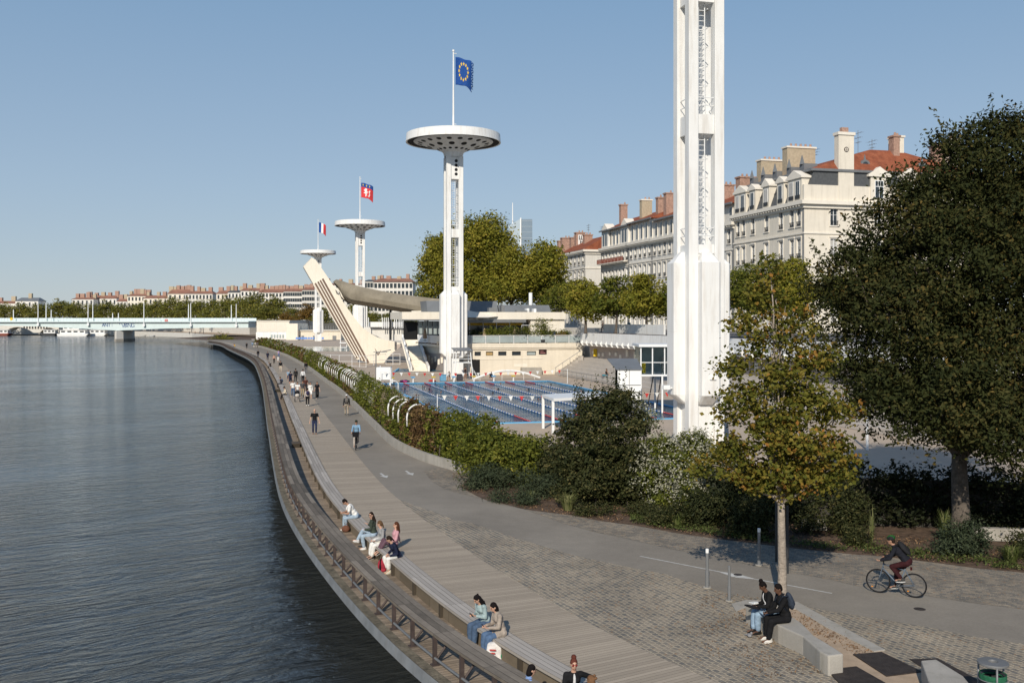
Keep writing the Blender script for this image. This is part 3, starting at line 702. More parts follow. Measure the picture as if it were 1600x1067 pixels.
def person(label, base, rz, pose, top, bottom, shoes, hair, skin='pale', H=1.75, fem=False, hero=False, vox=None, hat=None, group=None, glasses=False):
    s = H/1.75; vx = vox or (.0125 if hero else .022)
    root_mesh = bpy.data.meshes.new('person'); root = bpy.data.objects.new('person', root_mesh); COL.objects.link(root)
    root.location = base; root.rotation_euler = (0,0,rz); root.scale = (s,s,s); tag(root, label, 'person', group)
    P = Vector(pose.get('hip', (0,0,.93))); ln = R(pose.get('lean', 2)); sd_ = R(pose.get('side', 0)); tw = R(pose.get('twist', 0))
    sp = Vector((math.sin(sd_), math.sin(ln), math.cos(ln)*math.cos(sd_))).normalized()
    fw = Vector((math.sin(tw), math.cos(tw), 0)); fw = (fw-sp*fw.dot(sp)).normalized(); rt = fw.cross(sp).normalized()
    rtp = Vector((1,0,0)); fwp = Vector((0,1,0))
    curve = pose.get('curve', 0.0)
    W_ = Matrix((rt, fw, sp)).transposed()
    waist = P+sp*.20; chest = P+sp*.38-fw*curve*.4; nb = P+sp*.53+fw*curve*.2
    hp = R(pose.get('nod', 5)); hy = R(pose.get('turn', 0))
    hfw = (fw*math.cos(hy)+rt*math.sin(hy)); hup = (sp*.5+Vector((0,0,.5))).normalized(); hup = (hup*math.cos(hp)+hfw*math.sin(hp)).normalized(); hfw = (hfw-hup*hfw.dot(hup)).normalized(); hrt = hfw.cross(hup)
    head = nb+(sp*.4+hup*.6).normalized()*.185+hfw*.02
    HM = Matrix((hrt, hfw, hup)).transposed()
    shw = .165 if fem else .19
    sh = {q: nb+rt*shw*q-sp*.055 for q in (-1,1)}; hj = {q: P+rtp*.095*q-Vector((0,0,.03)) for q in (-1,1)}
    kn, an, el, wr = {}, {}, {}, {}
    for q, k in ((-1,'fl'),(1,'fr')):
        kn[q], an[q] = ik(hj[q], pose.get(k, (.10*q,0.0,.085)), .44, .425, pose.get('kh'+k[1], (0.06*q,1,.1)))
    for q, k in ((-1,'hl'),(1,'hr')):
        el[q], wr[q] = ik(sh[q], pose.get(k, (.27*q,.06,.86)), .29, .255, pose.get('eh'+k[1], (.45*q,-1,-.25)))
    foot = {}
    for q, k in ((-1,'tl'),(1,'tr')): foot[q] = Vector(pose.get(k, (.04*q,1,-.12 if an[q].z < .13 else -.5))).normalized()
    b = MB()
    hipw = .165 if fem else .155
    b.ell(P+sp*.03, (hipw,.115,.13), W_); b.ell(waist, (.125 if fem else .142,.098,.15), W_); b.ell(chest, (.145 if fem else .168,.11,.17), W_); b.ell(nb-sp*.08, (.15,.085,.09), W_)
    if fem:
        for q in (-1,1): b.ell(chest+fw*.075+rt*.07*q+sp*.0, (.06,.055,.06), W_, 10, 7)
    b.cap(nb-sp*.04, .062, head-hup*.05, .052)
    b.ell(head, (.074,.094,.112), HM); b.ell(head+hfw*.03-hup*.06, (.055,.062,.058), HM, 12, 8)       # skull, jaw
    b.cap(head+hfw*.088+hup*.018, .012, head+hfw*.108-hup*.022, .016, 8)                               # nose
    for q in (-1,1): b.ell(head+hrt*.076*q-hfw*.008-hup*.008, (.012,.024,.034), HM, 8, 6)
    for q in (-1,1):
        b.cap(sh[q]-rt*q*.05, .06, sh[q], .057); b.cap(sh[q], .052, el[q], .040); b.cap(el[q], .040, wr[q], .027)
        b.cap(hj[q], .086 if fem else .082, kn[q], .056); b.cap(kn[q], .056, kn[q].lerp(an[q],.35), .057); b.cap(kn[q].lerp(an[q],.35), .057, an[q], .037)
        f = foot[q]; b.cap(an[q]-Vector((0,0,.03)), .04, an[q]+f*.16-Vector((0,0,.035)), .032)
        # hand
        d = (wr[q]-el[q]).normalized(); n = d.cross(Vector((q,0,.2))).normalized(); sdv = n.cross(d).normalized()
        cu = pose.get('curl', .35); pc = wr[q]+d*.055
        b.ell(pc, (.040,.052,.018), Matrix((sdv, d, n)).transposed(), 10, 7)
        if hero:
            for i, (o_, L_) in enumerate(((-.030,.070),(-.010,.080),(.010,.076),(.029,.060))):
                p0 = wr[q]+d*.095+sdv*o_; p1 = p0+(d*math.cos(cu)+n*math.sin(cu)).normalized()*L_*.5; p2 = p1+(d*math.cos(cu*2.4)+n*math.sin(cu*2.4)).normalized()*L_*.5
                b.cap(p0-d*.02, .0105, p1, .0098, 7); b.cap(p1, .0098, p2, .0085, 7)
            p0 = wr[q]+d*.035-sdv*.03*1; p1 = p0+(d*.6-sdv*.75+n*.2).normalized()*.045; p2 = p1+(d*.9-sdv*.2+n*.3).normalized()*.035
            b.cap(p0, .014, p1, .0115, 7); b.cap(p1, .0115, p2, .0095, 7)
        else:
            p0 = wr[q]+d*.09
            for o_ in (-.024,0,.024): b.cap(p0+sdv*o_, .013, p0+sdv*o_+(d+n*cu).normalized()*.07, .011, 7)
            b.cap(wr[q]+d*.04-sdv*.025, .015, wr[q]+d*.09-sdv*.055, .012, 7)
    mats = [SKIN[skin], EYE, LIP]
    def face(me):
        inv = HM.transposed(); mi = []
        for p in me.polygons:
            c = inv @ (p.center-head); k = 0
            if c.y > .05:
                if abs(abs(c.x)-.032) < .016 and abs(c.z-.012) < .009: k = 1
                elif abs(abs(c.x)-.033) < .021 and abs(c.z-.034) < .005: k = 1
                elif abs(c.x) < .024 and abs(c.z+.062) < .008 and c.y > .06: k = 2
            mi.append(k)
        me.polygons.foreach_set('material_index', mi)
    pend(b, 'person', mats, (root,), vx, 4 if hero else 3, face)
    # clothing
    tc_, sl, *rest_ = top; opt = rest_[0] if rest_ else {}
    g_ = MB(); e = .020 if sl != 'none' else .014; lo = opt.get('long', 0)
    g_.ell(P+sp*.07, (hipw+e,.118+e,.11), W_); g_.ell(waist, (.142+e,.104+e,.16), W_); g_.ell(chest, (.165+e if not fem else .15+e,.115+e,.175), W_); g_.ell(nb-sp*.085, (.155+e*.6,.086+e,.085), W_)
    if fem:
        for q in (-1,1): g_.ell(chest+fw*.078+rt*.07*q, (.066,.06,.066), W_, 10, 7)
    for q in (-1,1):
        if sl == 'none': continue
        g_.cap(sh[q]-rt*q*.05, .066, sh[q], .068)
        if sl == 'short': g_.cap(sh[q], .067, sh[q].lerp(el[q],.62), .062)
        else: g_.cap(sh[q], .066, el[q], .057); g_.cap(el[q], .057, wr[q].lerp(el[q],.06), .045)
        if lo: g_.cap(hj[q]+Vector((0,0,.02)), .115, hj[q].lerp(kn[q],lo), .10)
    if opt.get('hood'): g_.ell(nb-fw*.08-sp*.0, (.11,.06,.07), W_)
    if opt.get('collar'): g_.cap(nb-sp*.02, .078, nb+sp*.03, .070)
    pend(g_, opt.get('name','shirt'), tc_ if not isinstance(tc_, tuple) else cm(tc_), root, vx*1.1, 5)
    if opt.get('inner'):
        m1 = MB(); m1.ell(chest+fw*.055-sp*.02, (.055,.095,.17), W_); m1.ell(waist+fw*.05, (.055,.09,.12), W_); pend(m1, 'undershirt', cm(opt['inner']), root, vx*1.1, 3)
    bc, bk, *_b = bottom; g_ = MB(); g_.ell(P+sp*.0, (hipw+.022,.138,.115), W_)
    wide = _b[0] if _b else 0.0
    if bk == 'skirt':
        for q in (-1,1): g_.cap(hj[q], .115, kn[q].lerp(hj[q],.05), .12)
        g_.cap((hj[-1]+hj[1])/2, .12, (kn[-1]+kn[1])/2, .13)
    elif bk != 'none':
        for q in (-1,1):
            if bk == 'briefs': continue
            g_.cap(hj[q], .098, hj[q].lerp(kn[q], 1.0 if bk == 'long' else .85), .072+wide*.6 if bk == 'long' else .085)
            if bk == 'long': g_.cap(kn[q], .070+wide*.6, kn[q].lerp(an[q],.4), .070+wide); g_.cap(kn[q].lerp(an[q],.4), .070+wide, kn[q].lerp(an[q], _b[1] if len(_b) > 1 else .93), .054+wide)
    pend(g_, {'long':'trousers','shorts':'shorts','skirt':'skirt','briefs':'swim_briefs','none':'shorts'}[bk], cm(bc), root, vx*1.1, 5)
    if shoes:
        for q in (-1,1):
            f = foot[q]; m1 = MB(); a = an[q]; fl = Vector((f.x,f.y,0)).normalized() if abs(f.z) < .9 else Vector((0,1,0)); upv = (Vector((0,0,1))-f*f.z).normalized(); sdv = f.cross(upv)
            MM = Matrix((sdv, f, upv)).transposed(); m1.ell(a+f*.045-upv*.045, (.047,.14,.045), MM, 12, 8); m1.ell(a-f*.02-upv*.01, (.046,.062,.055), MM, 12, 8)
            so_ = m1_obj(m1, 'shoe', cm(shoes[0], .6), root); m2 = MB(); m2.ell(a+f*.045-upv*.075, (.050,.145,.020), MM, 12, 6); m1_obj(m2, 'sole', cm(shoes[1] if len(shoes) > 1 else (.5,.49,.46), .6), so_)
    # hair
    if hair:
        hc, st = hair; m1 = MB(); m1.ell(head-hfw*.018+hup*.028, (.084,.098,.104), HM)
        m1.ell(head-hfw*.05-hup*.01, (.078,.062,.085), HM)
        if st in ('long','curly'):
            m1.cap(head-hfw*.055, .080, nb-fw*.085-sp*.06, .075); m1.cap(head-hfw*.03-hup*.03+hrt*.055, .04, nb-fw*.02+rt*.10-sp*.09, .03); m1.cap(head-hfw*.03-hup*.03-hrt*.055, .04, nb-fw*.02-rt*.10-sp*.09, .03)
            if st == 'curly':
                g2_ = random.Random(len(label))
                for i in range(16): m1.ell(head+hrt*g2_.uniform(-.1,.1)-hfw*g2_.uniform(.0,.11)+hup*g2_.uniform(-.2,.11), (.035,.035,.035), None, 8, 6)
        if st == 'bun': m1.ell(head-hfw*.04+hup*.145, (.062,.062,.055), HM, 12, 8)
        if st == 'pony': m1.cap(head-hfw*.09+hup*.01, .04, head-hfw*.125-hup*.15, .025)
        if st == 'bob': m1.cap(head-hfw*.03-hup*.04, .088, head-hfw*.035-hup*.10, .080)
        pend(m1, 'hair', cm(hc), root, max(.014, vx*.95), 2)
        # keep the face clear: hair sits behind the brow line
    if hat:
        hc, st = hat; m1 = MB(); m1.ell(head+hup*.06-hfw*.008, (.094,.112,.085), HM, 16, 9)
        if st == 'cap': m1.ell(head+hup*.055+hfw*.105, (.066,.075,.012), HM, 12, 6)
        if st == 'brim': m1.ell(head+hup*.06, (.16,.17,.014), HM, 18, 6)
        nm = {'cap':'cap','brim':'hat','helmet':'helmet'}[st]; ho = m1_obj(m1, nm, cm(hc, .45), root)
        if st == 'helmet':
            for k in (-1,0,1): m2 = MB(); m2.ell(head+hup*.075+hrt*.045*k-hfw*.01, (.012,.112,.078), HM, 8, 8); m1_obj(m2, 'helmet_rib', cm((0.015,0.085,0.02),.4), ho)
    if glasses:
        m1 = MB()
        for q in (-1,1): m1.ell(head+hfw*.092+hrt*.034*q+hup*.012, (.029,.010,.024), HM, 10, 6)
        m1.cap(head+hfw*.096-hrt*.03+hup*.016, .005, head+hfw*.096+hrt*.03+hup*.016, .005, 6)
        m1_obj(m1, 'sunglasses', cm((0.015,0.013,0.012) if glasses is True else glasses,.2), root)
    Mw = Matrix.Translation(Vector(base)) @ Matrix.Rotation(rz,4,'Z') @ Matrix.Scale(s,4)
    return dict(root=root, M=Mw, P=P, chest=chest, nb=nb, fw=fw, sp=sp, rt=rt, wr=wr, head=head, an=an, W=W_, kn=kn, hj=hj, s=s, hfw=hfw)
def m1_obj(m1, name, mat, parent):
    me = bpy.data.meshes.new(name); me.from_pydata(m1.v, [], m1.f); me.materials.append(mat); me.polygons.foreach_set('use_smooth', [True]*len(me.polygons)); me.update()
    o = bpy.data.objects.new(name, me); COL.objects.link(o); o.parent = parent
    return o
def backpack(d, label, col, w=.15, h=.21, dp=.085):
    M4 = d['M']; root = bpy.data.objects.new('backpack', None); COL.objects.link(root); root.matrix_world = M4; root.empty_display_size = .1; tag(root, label, 'backpack')
    m1 = MB(); c = d['chest']-d['fw']*(.125+dp*.8)-d['sp']*.03; m1.ell(c, (w,dp,h), d['W'], 14, 9); m1.ell(c-d['sp']*.06, (w*.98,dp*.95,h*.8), d['W'], 14, 9); m1_obj(m1, 'pack', cm(col,.7), root)
    m1 = MB(); m1.ell(c-d['fw']*dp*.75-d['sp']*.06, (w*.72,dp*.45,h*.45), d['W'], 12, 8); m1_obj(m1, 'pocket', cm([x*.8 for x in col],.7), root)
    for q in (-1,1):
        m1 = MB(); m1.tube([d['chest']-d['fw']*.14+d['rt']*.10*q+d['sp']*.12, d['nb']+d['rt']*.105*q+d['sp']*.015, d['chest']+d['fw']*.135+d['rt']*.11*q+d['sp']*.05, d['P']+d['sp']*.2+d['rt']*.165*q], .019, 6); m1_obj(m1, 'strap', cm([x*.7 for x in col],.8), root)
    return root
def walk(ph=1, arm=1.0, lean=4, **k):
    d = dict(hip=(0,0,.915), lean=lean, fl=(-.09,.26*ph,.085 if ph > 0 else .13), fr=(.09,-.26*ph,.13 if ph > 0 else .085), hl=(-.27,-.13*ph*arm+.04,.85), hr=(.27,.13*ph*arm+.04,.85))
    d.update(k); return d
def stand(**k):
    d = dict(hip=(0,0,.93), lean=1, fl=(-.11,.03,.085), fr=(.11,-.03,.085)); d.update(k); return d
CAM_ = math.pi      # figure faces -Y, towards the camera
def dirz(dx, dy): return math.atan2(-dx, dy)
pathdir = lambda p: dirz(*[(BC.P[min(BC.near(p)+6,len(BC.P)-1)]-BC.P[BC.near(p)]).normalized()[i] for i in (0,1)])
BLK = (0.016,0.016,0.018); NAVY = (0.018,0.022,0.045); WHT = (0.72,0.71,0.68); KHAKI = (0.30,0.24,0.16); DENIM = (0.07,0.11,0.18); LDENIM = (0.31,0.39,0.47); HBLK = (0.012,0.010,0.010); HBR = (0.06,0.035,0.022); HDK = (0.025,0.017,0.013)
def foot_at(px, py): return W(px, py, 0)
def toward(p): return pathdir(p)+math.pi
def away(p): return pathdir(p)
p = foot_at(491.5,678); person('bald man in a black t-shirt and dark blue trousers walking towards the camera', p, toward(p)-.05, stand(fl=(-.10,.08,.085), fr=(.10,-.05,.085), hl=(-.33,.05,.82), hr=(.33,.05,.82)), (BLK,'short'), ((0.028,0.036,0.075),'long'), [(.02,.02,.02),(.03,.03,.03)], None, 'pale', 1.76, vox=.016)
p = foot_at(541.6,649); d = person('person in a white cap, dark jacket and beige trousers walking away', p, away(p), walk(1,.4), ((0.03,0.03,0.033),'long',{'name':'jacket','hood':1}), ((0.33,0.28,0.22),'long'), [(.03,.03,.03)], (HDK,'short'), 'tan', 1.74, vox=.017, hat=((.68,.67,.65),'cap')); backpack(d, 'grey backpack on the person in the white cap', (0.13,0.12,0.11))
p = foot_at(495.5,622.5); person('woman in a long black dress walking towards the camera', p, toward(p), walk(-1,.6), (BLK,'short'), (BLK,'long',.03), [(.6,.58,.55)], (HDK,'long'), 'pale', 1.72, fem=True, vox=.018)
p = foot_at(480.6,634.5); d = person('person with a pale top and black trousers walking away', p, away(p), walk(1,.4), ((0.45,0.40,0.36),'long'), (BLK,'long'), [(.65,.64,.62)], (HBLK,'short'), 'tan', 1.70, vox=.018); backpack(d, 'navy backpack on the walker in black trousers', (0.035,0.032,0.075))
p = foot_at(457.8,620.5); person('man in a white t-shirt and blue jeans walking in the middle group', p, toward(p), walk(1), (WHT,'short'), (DENIM,'long'), [(.6,.59,.57)], (HDK,'short'), 'tan', 1.78, vox=.018)
p = foot_at(464.8,623); person('adult in a white open shirt pushing the pram', p, toward(p), walk(-1, hl=(-.20,.42,.98), hr=(.20,.42,.98)), (WHT,'short'), ((0.25,0.25,0.26),'long'), [(.5,.5,.5)], (HDK,'short'), 'tan', 1.74, vox=.018)
pr = foot_at(464.6,627.6); t = thing('pram', 'black and cream folding pram pushed along the boardwalk', 'pram', (0,0,0)); t.location = pr; t.rotation_euler = (0,0,toward(pr)); ORG[t.name] = Vector()
m1 = MB(); m1.ell((0,0,.62), (.22,.36,.20)); m1_obj(m1, 'seat', cm((0.55,0.50,0.44)), t)
m1 = MB(); m1.ell((0,-.10,.88), (.24,.26,.22)); m1_obj(m1, 'hood', cm(BLK), t)
m1 = MB(); m1.tube([(-.22,-.5,1.0),(-.22,.1,.45),(-.22,.42,.12)], .018, 6); m1.tube([(.22,-.5,1.0),(.22,.1,.45),(.22,.42,.12)], .018, 6); m1.tube([(-.22,-.5,1.0),(.22,-.5,1.0)], .02, 6); m1.tube([(-.22,-.36,.14),(-.22,.1,.45)], .018, 6); m1.tube([(.22,-.36,.14),(.22,.1,.45)], .018, 6); m1_obj(m1, 'frame', M['darkmetal'], t)
for x in (-.24,.24):
    for y, r_ in ((.42,.11),(-.36,.14)):
        m1 = MB(); m1.tube([(x-.02,y,r_),(x+.02,y,r_)], r_, 14); m1_obj(m1, 'wheel', cm(BLK), t)
p = foot_at(472.8,620.5); person('man in a dark grey t-shirt and khaki trousers beside the pram', p, toward(p), walk(1), ((0.07,0.07,0.075),'short'), (KHAKI,'long'), [(.05,.04,.03)], (HDK,'short'), 'tan', 1.72, vox=.018)
p = foot_at(477.5,614); person('person in a maroon top behind the man in grey', p, toward(p), walk(-1), ((0.085,0.035,0.028),'short'), ((.04,.04,.045),'long'), [(.04,.04,.04)], (HDK,'short'), 'tan', 1.74, vox=.02)
p = foot_at(484.8,622.5); person('woman in a loose white dress walking with the group', p, toward(p), walk(1,.5), (WHT,'long',{'long':.9,'name':'dress'}), (WHT,'skirt'), [(.5,.45,.4)], (HBR,'long'), 'pale', 1.66, fem=True, vox=.018)
p = foot_at(450.6,596.5); person('child in a light blue checked shirt', p, toward(p), walk(1), ((0.26,0.36,0.46),'short'), ((.05,.06,.09),'shorts'), [(.3,.3,.3)], (HBR,'short'), 'pale', 1.55, vox=.02)
p = foot_at(453.8,602); person('person in navy shorts and t-shirt walking away', p, away(p), walk(-1), (NAVY,'short'), (NAVY,'shorts'), [(.3,.3,.3)], (HBLK,'short'), 'tan', 1.74, vox=.02)
p = foot_at(462,597); person('person in a dark brimmed hat and dark jacket walking away', p, away(p), walk(1), ((.03,.028,.027),'long',{'name':'jacket'}), (BLK,'long'), [(.03,.03,.03)], (HDK,'short'), 'tan', 1.76, vox=.02, hat=((.05,.04,.03),'brim'))
p = foot_at(473.3,598.5); person('person in a white sweatshirt and black trousers walking away', p, away(p), walk(-1), ((.62,.62,.62),'long'), (BLK,'long'), [(.03,.03,.03)], (HBLK,'short'), 'tan', 1.78, vox=.02)
p = foot_at(478.2,583); person('man in a black jacket and grey trousers close to the hedge wall', p, away(p), walk(1), (BLK,'long',{'name':'jacket'}), ((.14,.14,.15),'long'), [(.03,.03,.03)], (HDK,'short'), 'tan', 1.78, vox=.022)
p = foot_at(438.4,581); person('person in a black top and beige trousers walking alone', p, toward(p), walk(1), (BLK,'long'), ((.50,.43,.34),'long'), [(.5,.5,.48)], (HBLK,'short'), 'tan', 1.74, vox=.022)
p = foot_at(428.2,568); person('person in a peach top and black trousers', p, toward(p), walk(-1), ((.50,.30,.24),'short'), (BLK,'long'), [(.03,.03,.03)], (HBR,'long'), 'pale', 1.70, fem=True, vox=.025)
p = foot_at(418.2,563); person('person all in dark navy near the bench edge', p, toward(p), walk(1), (NAVY,'long'), (NAVY,'long'), [(.03,.03,.03)], (HBLK,'short'), 'tan', 1.76, vox=.025)
p = foot_at(403.2,559.5); person('dark clothed person standing beside the far bench', p, toward(p), stand(), (BLK,'long'), ((.05,.05,.06),'long'), [(.03,.03,.03)], (HBLK,'short'), 'tan', 1.76, vox=.025)
p = foot_at(435.4,559.5); person('person in a lilac top and blue trousers', p, toward(p), walk(1), ((.34,.27,.44),'short'), ((.09,.13,.24),'long'), [(.4,.4,.4)], (HBR,'short'), 'pale', 1.76, vox=.025)
p = foot_at(434.6,566.5); person('small child in white beside the person in lilac', p, toward(p), walk(-1), (WHT,'short'), ((.6,.6,.6),'shorts'), [(.5,.5,.5)], (HBR,'short'), 'pale', 1.25, vox=.022)
p = foot_at(385.4,545); person('person in black farthest along the bench side of the path', p, toward(p), walk(1), (BLK,'long'), (BLK,'long'), [(.03,.03,.03)], (HBLK,'short'), 'tan', 1.78, vox=.03)
for k, (px, py, c, c2, lab) in enumerate(((394.4,543,(.22,.30,.42),(.10,.13,.2),'distant walker in blue'),(399,543,(.45,.42,.4),(.16,.15,.15),'distant walker in pale clothes, middle one by the hedge'),(402.2,543.4,(.10,.10,.11),(.14,.12,.1),'distant walker in dark top, closest to the hedge'))):
    p = foot_at(px,py); person(lab, p, toward(p), walk(1 if k%2 else -1), (c,'long'), (c2,'long'), [(.03,.03,.03)], (HDK,'short'), 'tan', 1.74, vox=.03)
for k, (px, py, c, lab) in enumerate(((296,536.8,(.05,.05,.06),'tiny dark figure on the bank beyond the bridge, leftmost'),(305,534.5,(.4,.12,.06),'tiny figure in red on the bank beyond the bridge'),(318,536,(.05,.05,.06),'tiny dark figure on the bank nearest the abutment'),(312,534.8,(.4,.4,.4),'tiny pale figure on the bank beyond the bridge'))):
    Y = 520+k*8; p = Vector(((px-800)*Y/F,Y,.4)); person(lab, p, .5+k, walk(1), (c,'long'), ((.05,.05,.06),'long'), [(.03,.03,.03)], (HDK,'short'), 'tan', 1.75, vox=.035)
# seated on the long bench, facing the river (feet on the lower walkway)
def bench_seat(px, py, off=-.26, along=0.0, turn=0.0):
    i = BC.near(W(px,py,.06)); i2 = max(0, min(len(BC.P)-1, i)); p = BC.off(i2, off, -.42)+(BC.P[min(i2+1,len(BC.P)-1)]-BC.P[i2]).normalized()*along
    n = -BC.N[i2]; return p, dirz(n.x, n.y)+turn
SH = .48+.105
def sit(**k):
    d = dict(hip=(0,0,SH), lean=10, fl=(-.11,.46,.085), fr=(.11,.44,.085)); d.update(k); return d
p, a = bench_seat(555,807); d = person('young man in a white t-shirt and light jeans hunched over his phone on the bench', p, a, sit(lean=34, nod=30, hl=(-.05,.52,.72), hr=(.06,.50,.72), fl=(-.06,.36,.085), fr=(.08,.46,.085), curl=.8, ehl=(-.6,-.2,-1), ehr=(.6,-.2,-1)), (WHT,'short'), (LDENIM,'long'), [(.65,.64,.62),(.6,.6,.58)], (HBLK,'short'), 'tan', 1.76, hero=True)
m1 = MB(); m1.box(d['M'] @ Vector((0,.60,.80)), (.075,.012,.15), a, M=Matrix.Rotation(a,3,'Z') @ Matrix.Rotation(R(-35),3,'X')); tag(bevel(m1.build('phone', cm((.6,.6,.6),.4), org=d['M'] @ Vector((0,.60,.80))), .004), 'pale phone in the hands of the young man in white', 'phone')
q = d['M'] @ Vector((-.28,.45,.0)); m1 = MB(); m1.ell(q+Vector((0,0,.13)), (.17,.12,.14), None, 14, 8); m1.tube([q+Vector((-.08,0,.22)), q+Vector((-.05,.02,.36)), q+Vector((.05,.02,.36)), q+Vector((.08,0,.22))], .012, 6); tag(m1.build('shoulder_bag', cm((.16,.075,.05)), org=q, smooth=True), 'brown leather bag by the feet of the young man in white', 'bag')
p, a = bench_seat(592,838,-.26); person('woman in a green jacket and sunglasses with one light jeans leg crossed', p, a-.3, sit(lean=8, turn=-62, nod=4, fl=(-.14,.36,.085), fr=(-.10,.62,.36), khr=(.2,.4,1), hl=(-.02,.34,.74), hr=(.06,.22,.92), tr=(.2,1,.1)), ((.050,.062,.048),'long',{'name':'jacket','collar':1}), (LDENIM,'long',.01), [(.62,.61,.60),(.6,.6,.58)], (HDK,'long'), 'pale', 1.68, fem=True, hero=True, glasses=True)
p, a = bench_seat(609,849,-.24); person('woman in a grey sweater and white trousers with a brown ponytail', p, a+.15, sit(lean=12, turn=38, fl=(-.10,.52,.10), fr=(.10,.50,.10), hl=(-.10,.36,.70), hr=(.16,.34,.70)), ((.28,.28,.28),'long'), (WHT,'long',.025,.80), [(.03,.03,.03),(.5,.46,.40)], ((.11,.065,.035),'pony'), 'pale', 1.66, fem=True, hero=True)
p, a = bench_seat(617,853,.02); person('woman in a pink top with long auburn hair leaning back on her hand', p, a+.05, sit(lean=-8, turn=8, hip=(0,0,SH), hr=(.42,-.34,.60), hl=(-.18,.26,.72), fl=(-.1,.62,.40), fr=(.1,.60,.40), ehr=(.3,-1,.2)), ((.50,.27,.30),'long'), ((.12,.07,.09),'long'), [(.03,.03,.03)], ((.085,.035,.02),'long'), 'pale', 1.66, fem=True, hero=True)
p, a = bench_seat(625,868,-.26); person('woman in a navy jacket and cropped white trousers bending towards her friends', p, a+.25, sit(lean=30, side=-8, turn=28, nod=18, fl=(-.12,.40,.085), fr=(.14,.38,.085), hl=(-.16,.38,.62), hr=(.05,.34,.66)), (NAVY,'long',{'name':'jacket','long':.25}), (WHT,'long',.03,.72), [(.62,.59,.48),(.6,.57,.48)], (HDK,'pony'), 'pale', 1.66, fem=True, hero=True)
q = p+BC.N[0]*0+Vector((-.50,-.12,0)); t = thing('red_backpack', 'crimson and black backpack standing on the lower walkway between the friends', 'backpack', q)
m1 = MB(); m1.ell(q+Vector((0,0,.22)), (.15,.12,.23), None, 14, 9); m1.ell(q+Vector((0,0,.08)), (.16,.13,.10), None, 14, 8); m1.build('pack', cm((.33,.035,.055)), t, smooth=True)
m1 = MB(); m1.tube([q+Vector((-.05,-.13,.05)), q+Vector((-.05,-.15,.25)), q+Vector((-.04,-.05,.44))], .03, 6); m1.tube([q+Vector((-.03,0,.43)), q+Vector((0,0,.50)), q+Vector((.03,0,.43))], .012, 6); m1.build('strap', cm(BLK), t, smooth=True)
q = bench_seat(604,851,-.40)[0]; q.z = .42+.02; m1 = MB(); m1.ell(Vector((q.x,q.y,.20)), (.27,.2,.12), None, 14, 8); m1.ell(Vector((q.x+.15,q.y+.04,.22)), (.16,.14,.11), None, 12, 8); tag(m1.build('folded_coat', cm((.60,.58,.53)), org=q, smooth=True), 'crumpled white coat lying on the laps of the friends', 'coat')
p, a = bench_seat(765,978,-.24); d2 = person('woman with long dark curls in a pale teal shirt looking down at her phone', p, a+.2, sit(lean=20, nod=28, hl=(-.08,.36,.80), hr=(.10,.36,.80), curl=.8), ((.31,.395,.40),'long'), (DENIM,'long',.02), [(.55,.5,.45)], (HBLK,'curly'), 'pale', 1.66, fem=True, hero=True)
p, a = bench_seat(772,996,-.26); d3 = person('woman in a long beige coat and blue jeans holding her phone on the bench', p, a, sit(lean=16, nod=20, hl=(-.10,.42,.76), hr=(.08,.42,.78), curl=.8), ((.33,.28,.235),'long',{'name':'coat','long':.55,'collar':1}), ((.085,.14,.24),'long',.04), [(.02,.02,.02)], (HBLK,'bob'), 'pale', 1.68, fem=True, hero=True)
for d, lab in ((d2,'dark phone held by the woman in the teal shirt'),(d3,'dark phone held by the woman in the beige coat')):
    c = d['M'] @ ((d['wr'][-1]+d['wr'][1])/2+Vector((0,.11,.03))); m1 = MB(); m1.box(c, (.075,.012,.15), 0, M=d['M'].to_3x3().normalized() @ Matrix.Rotation(R(-40),3,'X')); tag(bevel(m1.build('phone', cm(BLK,.3), org=c), .004), lab, 'phone')
q = d3['M'] @ Vector((-.34,.40,.0)); m1 = MB(); m1.prism([q+Vector((-.22,-.06,0)),q+Vector((.18,-.10,0)),q+Vector((.20,-.02,.42)),q+Vector((-.16,.02,.40))], (.05,.12,.02)); o = bevel(m1.build('tote_bag', cm((.64,.62,.60)), org=q), .03, 3); tag(o, 'white tote bag with red print at the feet of the woman in beige', 'bag')
for z, w_ in ((.28,.16),(.20,.12),(.13,.14)):
    m1 = MB(); m1.box(q+Vector((-.02,-.115+z*.05,z)), (w_,.012,.03), R(-6)); m1.build('print', cm((.5,.08,.07)), o)
m1 = MB(); m1.ell(q+Vector((.22,.0,.10)), (.1,.08,.1), None, 12, 8); tag(m1.build('green_bag', cm((.03,.20,.10)), org=q+Vector((.22,0,0)), smooth=True), 'small green bag beside the white tote bag', 'bag')
p = Vector((.30,21.3,-.42)); a = dirz(1,.25)+1.2; person('woman with a dark bob and blue top sitting low beside the railing', p, a-1.2, dict(hip=(0,0,.30), lean=8, nod=14, fl=(-.11,.72,.085), fr=(.11,.70,.085), hl=(-.16,.36,.28), hr=(.16,.36,.28)), ((.20,.30,.52),'long',{'collar':1}), (BLK,'long'), [(.03,.03,.03)], (HBLK,'bob'), 'pale', 1.64, fem=True, hero=True)
p = Vector((1.28,20.9,-.42)); person('woman with auburn top knot, red glasses and black blazer facing the camera', p, math.pi+.15, sit(lean=6, nod=6, hl=(-.30,.16,.86), hr=(.16,.30,.66), ehl=(-1,-.3,-.6)), (BLK,'long',{'name':'blazer','inner':(.55,.55,.55)}), (BLK,'long'), [(.03,.03,.03)], ((.11,.035,.025),'bun'), 'pale', 1.68, fem=True, hero=True, glasses=(.22,.03,.03))
p = Vector((1.62,19.75,-.42)); person('person with curly light brown hair just cut by the bottom edge', p, .3, sit(lean=12), ((.3,.27,.25),'long'), (BLK,'long'), [(.03,.03,.03)], ((.16,.085,.045),'curly'), 'pale', 1.66, fem=True, hero=True)
